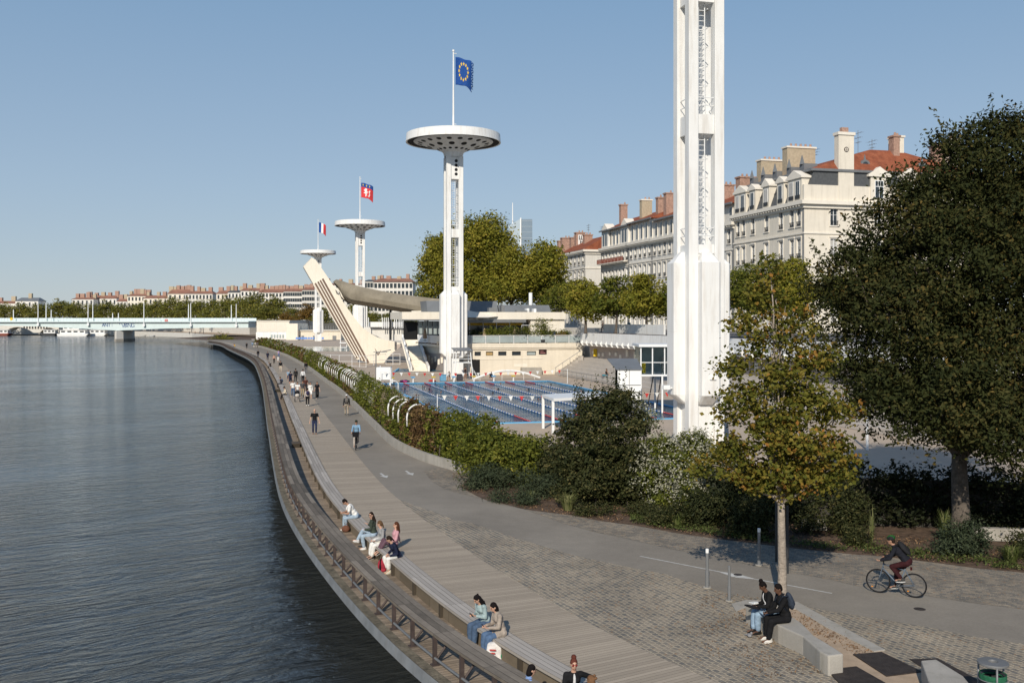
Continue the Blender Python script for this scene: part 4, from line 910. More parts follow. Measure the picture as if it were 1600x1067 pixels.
p = Vector((.18,20.45,-.42)); a = dirz(1,.25); person('person with a brown bun cut by the bottom edge beside the railing', p, a, dict(hip=(0,0,.11), lean=14, fl=(-.11,.7,.085), fr=(.11,.68,.085), hl=(-.16,.36,.28), hr=(.16,.36,.28)), ((.55,.50,.45),'long'), (DENIM,'long'), [(.03,.03,.03)], (HBR,'bun'), 'pale', 1.64, fem=True, hero=True)
p, a = bench_seat(446,617,-.24); person('person in a cream sweater, black trousers and cap seated on the far bench', p, a+.3, sit(lean=14, nod=14, fl=(-.1,.62,.085), fr=(.1,.58,.085), hl=(-.1,.38,.72), hr=(.1,.38,.72)), ((.60,.52,.40),'long'), (BLK,'long'), [(.03,.03,.03)], (HBLK,'short'), 'tan', 1.72, vox=.018, hat=((.03,.03,.03),'cap'))
p, a = bench_seat(437.5,600,-.24); d = person('person in dark clothes seated on the bench with a blue backpack', p, a, sit(lean=10), ((.04,.045,.06),'long'), ((.03,.03,.035),'long'), [(.03,.03,.03)], (HBLK,'short'), 'tan', 1.72, vox=.02); backpack(d, 'blue backpack on the person seated by the plank step', (.06,.13,.26))
p, a = bench_seat(423,573,-.24); person('person in black slumped on the bench near the walker in navy', p, a, sit(lean=26), (BLK,'long'), (BLK,'long'), [(.5,.5,.5)], (HBLK,'short'), 'tan', 1.70, vox=.025)
for k, (px, py, c, lab) in enumerate(((368.3,541.5,(.60,.24,.08),'person in an orange top seated at the far end of the bench'),(370.5,542,(.62,.44,.05),'person in a yellow top seated at the far end of the bench'))):
    p, a = bench_seat(px,py,-.24, k*.8); person(lab, p, a, sit(), (c,'short'), ((.1,.1,.12),'long'), [(.3,.3,.3)], (HDK,'short'), 'tan', 1.72, vox=.03)
# couple on the stone bench, facing left
a = dirz(-1,-.18); p = W(1240,968,.45)+Vector((-.26,-.16,0)); p.z = 0; d = person('man in black jacket and trousers with white trainers sitting on the stone bench', p, a, dict(hip=(0,-.02,.45+.115), lean=14, nod=12, turn=0, fl=(-.13,.48,.085), fr=(.12,.42,.085), hl=(-.06,.46,.70), hr=(.10,.42,.68), curl=.9), ((.013,.013,.014),'long',{'name':'jacket','collar':1}), ((.013,.013,.014),'long',.012), [(.66,.64,.60),(.62,.60,.56)], ((.010,.008,.008),'crop'), 'brown', 1.80, hero=True); backpack(d, 'dark blue backpack worn by the man on the stone bench', (.035,.045,.065))
m1 = MB(); c = d['M'] @ Vector((.20,-.02,.50)); m1.prism([c+Vector((-.12,-.03,-.05)),c+Vector((.16,-.03,-.06)),c+Vector((.05,-.03,.20))], (.02,.03,0)); tag(m1.build('shirt_tail', cm((.50,.52,.58)), org=c), 'pale shirt tail hanging out below the jacket of the man on the stone bench', 'shirt')
c = d['M'] @ Vector((.02,.54,.74)); m1 = MB(); m1.box(c, (.16,.012,.22), 0, M=d['M'].to_3x3().normalized() @ Matrix.Rotation(R(-50),3,'X')); tag(bevel(m1.build('tablet', cm(BLK,.3), org=c), .004), 'black tablet held by the man on the stone bench', 'tablet')
p = W(1219,957,.45)+Vector((-.26,-.16,0)); p.z = 0; d = person('woman with a high black bun, black jacket and light jeans on the stone bench', p, a-.05, dict(hip=(0,0,.45+.115), lean=16, nod=26, fl=(-.12,.42,.085), fr=(.05,.48,.085), hl=(-.10,.42,.72), hr=(.10,.40,.72), curl=.8), ((.014,.014,.015),'long',{'name':'jacket','inner':(.62,.62,.62)}), ((.24,.33,.43),'long',.02,.86), [(.015,.015,.015),(.02,.02,.02)], ((.010,.008,.008),'bun'), 'brown', 1.70, fem=True, hero=True)
c = d['M'] @ Vector((-.18,.60,.74)); m1 = MB(); m1.ell(c, (.22,.10,.035), Matrix.Rotation(a+R(80),3,'Z') @ Matrix.Rotation(R(-14),3,'Y'), 14, 7); tag(m1.build('black_pouch', cm(BLK,.5), org=c, smooth=True), 'black flat pouch resting on the knees of the woman with the bun', 'pouch')
c = d['M'] @ Vector((.0,.50,.79)); m1 = MB(); m1.box(c, (.20,.14,.012), a+.3); m1.box(c+Vector((.05,-.02,.02)), (.12,.12,.012), a-.2); tag(m1.build('paper_wrap', cm((.70,.70,.68)), org=c), 'white paper in the hands of the woman with the bun', 'paper')
c = W(1171,995,0); m1 = MB(); m1.ell(c+Vector((0,0,.05)), (.06,.09,.05), None, 10, 7); m1.ell(c+Vector((.05,.0,.10)), (.035,.035,.035), None, 8, 6); m1.cap(c+Vector((-.05,.05,.05)), .02, c+Vector((-.1,.12,.03)), .008, 6); tag(m1.build('pigeon', cm((.24,.24,.25)), org=c, smooth=True), 'small grey and white pigeon on the setts left of the trainers', 'bird')
# poolside figures
p = W(727,593.5); person('lifeguard in dark swimwear standing with folded arms at the far pool edge', p, math.pi, stand(hl=(.12,.18,1.12), hr=(-.12,.19,1.14)), (BLK,'none'), (BLK,'briefs'), None, (HDK,'short'), 'tan', 1.72, fem=True, vox=.022)
p = AB(46.0, 28.2, .84); person('sunbather in black swimwear seated on the concrete tiers', p, dirz(-.9,-.5), dict(hip=(0,0,.10), lean=-6, fl=(-.1,.70,.0), fr=(.1,.66,.1), hl=(-.2,-.28,.05), hr=(.2,-.28,.05)), (BLK,'none'), (BLK,'briefs'), None, (HDK,'long'), 'tan', 1.68, fem=True, vox=.022)
p = AB(45.2, 27.6, .84); m1 = MB(); m1.ell(p+Vector((0,0,.12)), (.3,.2,.14), None, 12, 7); m1.ell(p+Vector((.3,.1,.07)), (.3,.3,.06), None, 12, 6); tag(m1.build('towel_bundle', cm((.07,.22,.28)), org=p, smooth=True), 'teal towel bundle beside the sunbather on the tiers', 'towel')
p = AB(61.0, 32.0, 2.75); m1 = MB(); m1.box(p+Vector((0,-.15,.55)), (.6,.08,1.1), RV); m1.box(p+Vector((.22,-.16,.2)), (.2,.08,.5), RV); tag(bevel(m1.build('towel', M['yellow'], org=p), .03), 'bright yellow towel hanging on the mauve wall above the tiers', 'towel')
sw = [(0.6,47,'left of the first rope at the far end'),(1.2,39,'left of the first rope, mid pool'),(3.9,44,'between the first and second ropes, far'),(3.6,37,'between the first and second ropes, middle'),(4.2,33,'between the first and second ropes, nearer'),(6.4,41,'between the second and third ropes, far'),(6.8,25,'between the second and third ropes, near'),(9.4,30,'between the third and fourth ropes'),(12.0,22,'between the fourth and fifth ropes, near'),(14.7,34,'between the fifth and sixth ropes'),(17.2,38,'between the sixth and seventh ropes'),(19.6,42,'beyond the last rope'),(0.9,30,'left of the first rope, nearest the hedge'),(6.1,47,'between the second and third ropes, by the far wall'),(9.0,44,'between the third and fourth ropes, far'),(11.6,36,'between the fourth and fifth ropes, far'),(14.2,46,'between the fifth and sixth ropes, by the far wall'),(19.9,30,'beyond the last rope, nearer')]
for k, (b_, a_, lab) in enumerate(sw):
    p = AB(a_, b_, 0); rz = RV+(0 if k%2 else math.pi)
    if k in (3,4,7,10,11,13,14,16): pose = dict(hip=(0,0,-.62), lean=5, fl=(-.1,.1,-1.4), fr=(.1,-.1,-1.4), hl=(-.4,.3,-.25), hr=(.4,.3,-.25))
    else: pose = dict(hip=(0,0,-.16), lean=82, nod=-40, fl=(-.08,-.86,-.16), fr=(.08,-.84,-.20), khl=(0,0,-1), khr=(0,0,-1), hl=(-.22,.95,.14), hr=(.30,.30,-.25), ehl=(-.3,0,1), tl=(0,-1,.1), tr=(0,-1,.1))
    person('swimmer '+lab, p, rz, pose, (BLK,'none'), ((.03,.05,.12),'briefs'), None, ((.015,.015,.02),'crop'), 'tan', 1.75, vox=.022)
for k, (a_, b_, lab) in enumerate(((52.6,14.5,'dark figure crouching on the far pool edge by the starting blocks'),(53.5,9.0,'bather bending over at the far end of the pool'))):
    person(lab, AB(a_,b_), RV+math.pi, dict(hip=(0,-.1,.55 if k == 0 else .85), lean=38 if k == 0 else 60, nod=15, fl=(-.12,.08,.085), fr=(.12,.02,.085), hl=(-.15,.4,.45), hr=(.15,.4,.45)), ((.03,.04,.06),'short') if k == 0 else ((.03,.03,.04),'none'), ((.03,.03,.04),'shorts'), None, (HDK,'short'), 'tan', 1.72, vox=.022)
for k, (b_, c, lab) in enumerate(((2.8,(.42,.06,.22),'magenta kickboard pile on the deck left of the lifeguard tower'),(6.6,(.45,.06,.05),'red bag heap at the foot of the lifeguard tower'),(3.2,(.05,.06,.12),'dark bag heap behind the starting blocks'),(8.2,(.14,.32,.48),'blue box at the far pool edge'),(10.5,(.06,.06,.07),'dark equipment trolley at the far pool edge'))):
    p = AB(52.3+.3*k, b_); m1 = MB()
    if k < 3: m1.ell(p+Vector((0,0,.14)), (.42,.26,.16), None, 12, 7); m1.ell(p+Vector((.35,.1,.10)), (.25,.22,.12), None, 12, 7)
    else: m1.box(p+Vector((0,0,.45)), (.75,.6,.75), RV); m1.box(p+Vector((0,0,.86)), (.85,.7,.06), RV); m1.box(p+Vector((0,0,.04)), (.7,.5,.07), RV)
    tag(m1.build('pool_kit', cm(c), org=p), lab, 'pool equipment')
for k, (a_, b_, c, lab) in enumerate(((66,35,(.55,.2,.12),'passer-by in orange on the street behind the white screen'),(30,35.5,(.6,.45,.1),'passer-by in yellow under the street trees'),(58,36,(.10,.25,.3),'passer-by in teal behind the white screen'))):
    person(lab, AB(a_,b_,ZS), 1.2+k, walk(1), (c,'long'), ((.05,.05,.07),'long'), [(.05,.05,.05)], (HDK,'short'), 'tan', 1.75, vox=.025)
# ---------------------------------------------------------------- bicycles
def bicycle(label, loc, rz, frame_c, tilt=0.0, basket=False, steer=0.0):
    t = thing('bicycle', label, 'bicycle', (0,0,0)); t.location = loc; t.rotation_euler = (0,tilt,rz); ORG[t.name] = Vector()
    fr_ = cm(frame_c, .35)
    for nm, y in (('rear_wheel',-.5),('front_wheel',.5)):
        c = Vector((0,y,.345)); m1 = MB(); m1.tube([c+Vector((0,.335*math.cos(a),.335*math.sin(a))) for a in [2*math.pi*k/32 for k in range(32)]], .0165, 7, close=True); wo = m1.build(nm, cm(BLK,.7), t, smooth=True)
        m1 = MB(); m1.tube([c+Vector((0,.312*math.cos(a),.312*math.sin(a))) for a in [2*math.pi*k/32 for k in range(32)]], .010, 6, close=True); m1.build('rim', M['darkmetal'], wo, smooth=True)
        m1 = MB()
        for k in range(20): a = 2*math.pi*k/20; m1.tube([c+Vector((.02*(-1)**k,0,0)), c+Vector((0,.31*math.cos(a),.31*math.sin(a)))], .0016, 4)
        m1.build('spokes', M['greymetal'], wo)
        m1 = MB(); m1.tube([c-Vector((.045,0,0)), c+Vector((.045,0,0))], .022, 8); m1.build('hub', M['greymetal'], wo)
        m1 = MB(); m1.box(c+Vector((.012,.17,-.19)), (.006,.05,.03)); m1.build('reflector', cm((.65,.24,.03),.4), wo)
    bb = Vector((0,-.08,.28)); st = Vector((0,-.26,.80)); hd = Vector((0,.34,.88)); hb = Vector((0,.37,.74)); ra = Vector((0,-.5,.345)); fa = Vector((0,.5,.345))
    m1 = MB(); m1.tube([bb,st], .018, 8); m1.tube([st-Vector((0,-.01,.06)),hd-Vector((0,0,.03))], .017, 8); m1.tube([bb,hb], .021, 8); m1.tube([hb,hd], .021, 8)
    for x in (-.05,.05): m1.tube([Vector((x*.4,-.1,.28)),ra+Vector((x,0,0))], .011, 6); m1.tube([st+Vector((x*.4,0,-.05)),ra+Vector((x,0,0))], .010, 6)
    m1.build('frame', fr_, t, smooth=True)
    m1 = MB()
    for x in (-.05,.05): m1.tube([hb+Vector((x,.005,0)),hb+Vector((x,.06,-.2)),fa+Vector((x,0,0))], .013, 6)
    m1.tube([hb+Vector((-.05,.005,0)),hb+Vector((.05,.005,0))], .015, 6); m1.build('fork', fr_, t, smooth=True)
    m1 = MB(); m1.tube([hd,hd+Vector((0,.02,.10)),hd+Vector((0,.07,.12))], .016, 6); m1.tube([hd+Vector((-.29,.02,.12)),hd+Vector((-.12,.07,.12)),hd+Vector((.12,.07,.12)),hd+Vector((.29,.02,.12))], .014, 7); m1.build('handlebar', cm(BLK,.5), t, smooth=True)
    m1 = MB(); m1.tube([st,st+Vector((0,-.04,.12))], .014, 6); m1.ell(st+Vector((0,-.10,.145)), (.075,.09,.03)); m1.ell(st+Vector((0,.03,.145)), (.03,.11,.025)); m1.build('saddle', cm(BLK,.6), t, smooth=True)
    m1 = MB(); m1.tube([bb-Vector((.05,0,0)),bb+Vector((.05,0,0))], .022, 8); m1.tube([bb+Vector((.05,0,0)),bb+Vector((.058,0,0))], .085, 20)
    for q in (-1,1): m1.tube([bb+Vector((.065*q,0,0)),bb+Vector((.075*q,.10*q,-.13*q))], .011, 6); m1.box(bb+Vector((.12*q,.10*q,-.13*q)), (.09,.08,.02))
    m1.build('crankset', M['greymetal'], t)
    m1 = MB(); m1.tube([bb+Vector((.055,0,.08)),ra+Vector((.04,0,.04))], .005, 4); m1.tube([bb+Vector((.055,0,-.08)),ra+Vector((.04,0,-.04))], .005, 4); m1.build('chain', M['darkmetal'], t)
    m1 = MB(); m1.box(st+Vector((0,-.16,.02)), (.05,.05,.09)); m1.build('tail_light', cm((.05,.01,.01),.4), t)
    if basket:
        m1 = MB(); m1.frus(hd+Vector((0,.24,-.06)), (.34,.24), (.42,.34), .30); m1.build('basket', cm(BLK,.8), t)
    return t
cyc = W(1400,929); rzc = dirz(-.78,.50)
bicycle('grey blue bicycle ridden to the left past the planting bed', cyc, rzc, (.12,.15,.19))
ride = dict(hip=(0,-.32,.99), lean=44, nod=-18, fl=(-.12,-.18+.0,.50), fr=(.12,.02,.24), hl=(-.27,.36,1.0), hr=(.27,.36,1.0), ehl=(-.5,-.5,-1), ehr=(.5,-.5,-1), khl=(0,1,.4), khr=(0,1,.4), curl=1.0, tl=(0,1,-.15), tr=(0,1,-.25))
d = person('cyclist in a green helmet, black jacket and maroon trousers riding left', cyc, rzc, ride, ((.017,.018,.024),'long',{'name':'jacket','collar':1}), ((.040,.014,.016),'long',.0,.88), [(.05,.05,.05),(.7,.7,.68)], (HDK,'short'), 'tan', 1.78, hero=True, hat=((.020,.022,.022),'helmet')); backpack(d, 'black backpack on the cyclist in the green helmet', (.022,.022,.024), .15, .24, .08)
cy2 = W(556.5,701.5); rz2 = dirz(.10,-1)
bicycle('black bicycle with a front basket ridden towards the camera', cy2, rz2, (.02,.02,.022), basket=True)
person('cyclist in a pale blue jacket and dark cap riding towards the camera', cy2, rz2, dict(ride, lean=14, nod=4, hl=(-.27,.32,1.02), hr=(.27,.32,1.02)), ((.20,.33,.46),'long',{'name':'jacket'}), ((.45,.40,.36),'long'), [(.6,.6,.58)], (HBLK,'short'), 'tan', 1.72, vox=.016, hat=((.02,.02,.02),'helmet'))
flush()
# ---------------------------------------------------------------- swimming pool
PW = 21.5
mb = MB(); mb.poly([AB(0,0,0.0), AB(0,PW,0.0), AB(50,PW,0.0), AB(50,0,0.0)]); struct(mb.build('pool_water', M['pool'], fixn=False))
cop = thing('pool_edge', 'blue tiled coping around the long swimming pool', 'pool edge', AB(0,0))
for (a0,a1,b0,b1,nm) in ((-0.4,50.3,-0.35,0,'coping'),(-0.4,50.3,PW,PW+0.3,'coping'),(-0.4,0,0,PW,'coping'),(50,50.3,0,PW,'coping')):
    mb = MB(); mb.prism([AB(a0,b0,-.1),AB(a1,b0,-.1),AB(a1,b1,-.1),AB(a0,b1,-.1)], (0,0,0.16)); mb.build(nm, M['poolblue'], cop)
places = ['nearest the hedge side', 'second from the hedge side', 'third from the hedge side', 'fourth from the hedge side', 'fifth from the hedge side', 'sixth from the hedge side', 'farthest from the hedge side']
for k in range(7):
    b = 2.6+k*2.65
    t = thing('lane_rope', 'floating lane rope of white and blue beads with red ends, '+places[k], 'lane rope', AB(0,b), 0, 'lane ropes across the pool')
    w_, r_, l_ = MB(), MB(), MB()
    a = 0.1; j = 0
    while a < 49.9:
        red = a < 5 or a > 45
        mbx = r_ if red else (w_ if j % 2 == 0 else l_)
        mbx.tube([AB(a,b,0.03), AB(a+0.42,b,0.03)], 0.06, 6)
        a += 0.46; j += 1
    w_.build('white_beads', M['white'], t); l_.build('blue_beads', M['ropeblue'], t); r_.build('red_ends', M['red'], t)
for (a, lab, b0, b1) in ((44.5, 'string of red and white pennants across the far end of the pool', -1, PW+1), (6.5, 'string of red and white pennants across the near end of the pool', -1, PW+2)):
    t = thing('pennant_string', lab, 'bunting', AB(a,b0))
    mb = MB(); pts = [AB(a, b0+(b1-b0)*i/24, 1.75-0.25*math.sin(math.pi*i/24)) for i in range(25)]
    mb.tube(pts, 0.012, 4); mb.build('cord', M['white'], t)
    for s in (b0, b1):
        m1 = MB(); m1.tube([AB(a,s,0), AB(a,s,1.85)], 0.035, 6); m1.build('post', M['whitemetal'], t)
    for q in range(int((b1-b0)/0.95)):
        bb = b0+0.6+q*0.95; z = 1.75-0.25*math.sin(math.pi*(bb-b0)/(b1-b0)); d = 0.06*math.sin(q*1.7)
        m1 = MB(); m1.add([AB(a,bb-0.2,z), AB(a,bb+0.2,z), AB(a+d,bb,z-0.42), AB(a+.012,bb-0.2,z), AB(a+.012,bb+0.2,z), AB(a+d+.012,bb,z-0.42)], [(0,1,2),(5,4,3),(0,3,4,1),(1,4,5,2),(2,5,3,0)])
        m1.build('pennant', M['red'] if q % 2 else M['white'], t)
for k in range(7):
    b = 1.3+k*2.65; p = AB(51.2, b)
    t = thing('starting_block', 'starting block with coloured top at the far pool end, '+(places[k] if k else 'by the corner'), 'starting block', p, 0, 'starting blocks at the far pool end')
    mb = MB(); mb.box(p+Vector((0,0,0.32)), (0.12,0.35,0.64), RV); mb.build('pedestal', M['whitemetal'], t)
    mb = MB(); mb.box(p+Vector((0,0,0.69)), (0.5,0.6,0.06), RV, M=Matrix.Rotation(RV,3,'Z') @ Matrix.Rotation(R(8),3,'X')); mb.build('platform', M['yellow'] if k%2==0 else M['poolblue'], t)
p = AB(38.5, 0.25, 0)
t = thing('pool_ladder', 'chrome grab rail ladder at the hedge side of the pool', 'ladder', p)
for s in (-0.3, 0.3):
    mb = MB(); c = AB(38.5+s, -0.7)
    mb.tube([c+V*0.0+Vector((0,0,0)), c+Vector((0,0,0.85)), c+V*0.2+Vector((0,0,1.05)), c+V*0.6+Vector((0,0,1.05)), c+V*0.95+Vector((0,0,0.8)), c+V*1.0+Vector((0,0,-0.4))], 0.035, 6); mb.build('handrail', M['whitemetal'], t, smooth=True)
for z in (0.28, 0.02):
    mb = MB(); mb.tube([AB(38.2,0.3,z), AB(38.8,0.3,z)], 0.03, 6); mb.build('rung', M['whitemetal'], t)
# ---------------------------------------------------------------- floodlight towers
def make_tower(base, label):
    root = thing('light_tower', label, 'light tower', (0,0,0), 0, 'white floodlight towers along the pools')
    wh = M['white']
    mb = MB(); mb.bx(-.92,.92,-.92,.92,0,3.4); mb.bx(-.95,.95,-.95,.95,3.4,12.2); mb.build('core', wh, root)
    for sx in (-1,1):
        for sy in (-1,1):
            mb = MB(); x, y = sx*.88, sy*.88
            mb.bx(x-.32,x+.32,y-.32,y+.32,0,31.0); bevel(mb.build('pier', wh, root), .03, 1)
    for k in range(4):
        Mz = Matrix.Rotation(k*math.pi/2, 3, 'Z'); mb = MB()
        def ring(w, d, z): return [Mz @ Vector((x, y, z)) for (x,y) in ((-w,-.9),(w,-.9),(w,-d+.12),(w-.12,-d),(-w+.12,-d),(-w,-d+.12))]
        rs = [ring(.50,1.15,2.75), ring(.62,1.92,3.35), ring(.62,1.92,7.2), ring(.615,1.91,7.22), ring(.62,1.92,7.24), ring(.62,1.92,11.55), ring(.3,1.25,12.25)]
        vs = [q for r_ in rs for q in r_]; fs = []
        for i in range(len(rs)-1):
            for j in range(6): fs.append((i*6+j, i*6+(j+1)%6, (i+1)*6+(j+1)%6, (i+1)*6+j))
        fs += [tuple(reversed(range(6))), tuple(len(vs)-6+j for j in range(6))]
        mb.add(vs, fs); mb.build('buttress', wh, root)
    for (z0, z1) in ((12.15,12.7),(19.6,20.8),(27.8,31.0)):
        mb = MB(); mb.bx(-1.02,1.02,-1.02,1.02,z0,z1); mb.build('collar', wh, root)
    # ladder cage inside the open shaft
    for (z0, z1) in ((12.7,19.6),(20.8,27.8)):
        lad = MB(); lad.tube([(-.3,-.62,z0),(-.3,-.62,z1)], .035, 5); lad.tube([(.12,-.62,z0),(.12,-.62,z1)], .035, 5)
        z = z0+.3
        while z < z1: lad.tube([(-.3,-.62,z),(.12,-.62,z)], .022, 5); z += .33
        lo = lad.build('ladder', M['whitemetal'], root)
        for q in range(6):
            m1 = MB(); zz = z0+.7+q*(z1-z0-1.0)/5
            m1.tube([(-.09+.42*math.cos(a), -.62+.5*math.sin(a), zz) for a in [math.pi*j/8 for j in range(9)]], .035, 5); m1.build('hoop', M['whitemetal'], lo)
        for zz in (z0+.55, z0+1.05):
            m1 = MB(); m1.tube([(-.62,-.98,zz),(.62,-.98,zz)], .03, 5); m1.tube([(.98,-.62,zz),(.98,.62,zz)], .03, 5); m1.tube([(-.98,-.62,zz),(-.98,.62,zz)], .03, 5); m1.build('guard_bar', M['whitemetal'], root)
    # portholes in the head of the shaft: solid discs, the dark inside painted black
    for k in range(4):
        for q in range(4):
            z = 28.5+q*.62; Mz = Matrix.Rotation(k*math.pi/2, 3, 'Z'); m1 = MB()
            c = Mz @ Vector((.2,-1.021,z)); n = Mz @ Vector((0,-1,0))
            m1.tube([c-n*.1, c+n*.012], .23, 14); m1.build('porthole', M['black'], root)
    # saucer
    mb = MB(); mb.lathe([(1.15,30.9),(1.15,31.9),(1.5,32.0),(1.35,31.95)], (0,0,0), 32); mb.lathe([(1.3,31.0),(1.45,31.6),(1.75,31.85),(2.6,32.2),(4.2,32.75),(5.55,33.1),(5.7,33.25)], (0,0,0), 48); mb.build('bowl', M['white'], root, smooth='auto')
    mb = MB(); mb.lathe([(5.5,33.2),(6.55,33.12),(6.55,33.3),(5.5,33.3)], (0,0,0), 56); mb.build('underside', M['black'], root, smooth='auto')  # black colour stands in for the shade of the recess below the rim
    mb = MB(); mb.lathe([(6.5,33.10),(6.72,33.05),(6.62,34.2),(6.2,34.33),(0.01,34.5)], (0,0,0), 64); mb.build('rim', wh, root, smooth='auto')
    prof = [(1.75,31.85),(2.6,32.2),(4.2,32.75),(5.55,33.1)]
    def hole(r_, a, rad):
        for (p0, p1) in zip(prof, prof[1:]):
            if p0[0] <= r_ <= p1[0]:
                t = (r_-p0[0])/(p1[0]-p0[0]); z = p0[1]+(p1[1]-p0[1])*t; sl = math.atan2(p1[1]-p0[1], p1[0]-p0[0])
        n = Vector((math.sin(sl)*math.cos(a), math.sin(sl)*math.sin(a), -math.cos(sl))); c = Vector((r_*math.cos(a), r_*math.sin(a), z))
        m1 = MB(); m1.tube([c-n*.06, c+n*.015], rad, 14); m1.build('light_opening', M['black'], root)  # solid black disc painted for the dark inside the opening
    for k in range(20): hole(4.75, 2*math.pi*k/20, .36)
    for k in range(12): hole(3.35, 2*math.pi*(k+.5)/12, .42)
    for k in range(16): hole(2.15, 2*math.pi*k/16, .24)
    mb = MB(); mb.tube([(0,0,34.3),(0,0,34.9)], .26, 10); mb.tube([(0,0,34.6),(0,0,46.0)], [.15,.085], 8); mb.tube([(0,0,45.95),(0,0,46.2)], .16, 8)
    mb.tube([(.0,0,45.7),(.45,0,45.7)], .05, 6); mb.tube([(.0,0,35.7),(.42,0,35.7)], .05, 6)
    mb.build('flagpole', wh, root, smooth='auto')
    return root
TW = [(Vector((11.8,63.0,0)), 'tallest nearest white floodlight tower rising out of the frame behind the oak'),
      (Vector((-8.3,141.0,0)), 'white floodlight tower with a saucer top under the blue starred flag'),
      (Vector((-40.6,266.0,0)), 'white floodlight tower with a saucer top under the red lion flag'),
      (Vector((-73.6,378.0,0)), 'most distant white floodlight tower, under the tricolour flag')]
tw0 = make_tower(None, TW[0][1])
for k, (p, lab) in enumerate(TW):
    t = tw0 if k == 0 else copy_tree(tw0)
    t.location = p; t.rotation_euler = (0,0,RV); t['label'] = lab
# camera boxes on the nearest tower
for (px, py, lab) in ((1041,605,'small white camera box on the left flank of the nearest tower'), (1113,590,'small white box lamp on the right flank of the nearest tower')):
    p = AT(px, py, 62.0 if px < 1100 else 61.2)
    mb = MB(); mb.box(p, (.42,.3,.26), .2); mb.box(p+Vector((-.1,-.16,0)), (.18,.03,.14), .2); mb.box(p+Vector((.26,.15,-.05)), (.3,.1,.1), .2)
    tag(bevel(mb.build('camera_box', M['whitemetal'], org=p), .02), lab, 'camera')
# flags
def flag(tower, z, w, h, label, fn, name, wave=0.22, droop=0.5, ragged=False, extra=None):
    p = tower+Vector((0.30,0,z)); nx, nz = 30, 22; mb = MB(); vs = []; pr = {}
    def pos(u, v):
        x = u*w*(0.93-0.05*v); yv = wave*math.sin(u*6.0+v*1.6)*(0.25+u)
        z_ = -v*h-droop*u*u*h*0.55+0.04*h*math.sin(u*9+v*2)*u
        return Vector((x, yv, z_))
    me_f = []; mi = []
    for i in range(nx+1):
        for j in range(nz+1): vs.append(pos(i/nx, j/nz))
    for i in range(nx):
        for j in range(nz):
            if ragged and i >= nx-3 and ((j*7+i*3) % 5 < 2 or (j > nz-4 and i > nx-3)): continue
            me_f.append((i*(nz+1)+j, i*(nz+1)+j+1, (i+1)*(nz+1)+j+1, (i+1)*(nz+1)+j)); mi.append(fn((i+.5)/nx, (j+.5)/nz))
    mb.v = [tuple(q+p) for q in vs]; mb.f = me_f; mb.m = mi
    mats = [cm((0.022,0.075,0.27),0.7), cm((0.62,0.055,0.06),0.7), cm((0.75,0.75,0.74),0.7), cm((0.74,0.52,0.06),0.7)]
    o = mb.build(name, mats, org=p, smooth=True); tag(o, label, 'flag')
    sol = o.modifiers.new('Solidify', 'SOLIDIFY'); sol.thickness = 0.02; sol.offset = 0
    if extra:
        for (nm, poly, m_) in extra:
            for side in (-1, 1):
                m1 = MB(); q = [pos(u, v)+p+Vector((0, side*0.03, 0)) for (u, v) in poly]
                c = sum(q, Vector())/len(q); m1.add([c]+q, [(0, k+1, (k+1) % len(q)+1) for k in range(len(q))]); m1.build(nm, mats[m_], o, fixn=False)
    return o
stars = []
for k in range(12):
    a = 2*math.pi*k/12; cx, cy = .46+.26*math.sin(a), .48-.30*math.cos(a); pl = []
    for j in range(10):
        r_ = .085 if j % 2 == 0 else .034; b = math.pi*j/5; pl.append((cx+r_*.75*math.sin(b), cy-r_*math.cos(b)))
    stars.append(('star', pl, 3))
flag(TW[1][0], 45.2, 2.75, 3.9, 'tattered blue flag with a ring of yellow stars on the second tower', lambda u,v: 0, 'flag', 0.42, 0.5, True, stars)
lion = [[(.30,.36),(.42,.30),(.50,.34),(.52,.42),(.46,.46),(.50,.54),(.60,.50),(.62,.55),(.52,.62),(.54,.72),(.64,.80),(.60,.85),(.48,.78),(.44,.88),(.36,.88),(.40,.76),(.34,.66),(.24,.70),(.22,.64),(.34,.58),(.30,.50),(.22,.48),(.24,.42),(.33,.44)],
        [(.64,.86),(.72,.70),(.66,.52),(.74,.40),(.79,.44),(.72,.54),(.78,.70),(.69,.90)]]
fl = [[(.16+.28*k,.06),(.21+.28*k,.13),(.16+.28*k,.21),(.11+.28*k,.13)] for k in range(3)]
flag(TW[2][0], 44.6, 3.5, 3.9, 'red flag with a blue band and white lion on the third tower', lambda u,v: 0 if v < .27 else 1, 'flag', 0.42, 0.55, False, [('lion', q, 2) for q in lion]+[('lily', q, 3) for q in fl])
flag(TW[3][0], 45.0, 2.9, 3.8, 'blue, white and red striped flag on the most distant tower', lambda u,v: 0 if u < .33 else (2 if u < .66 else 1), 'flag', 0.42, 0.6)
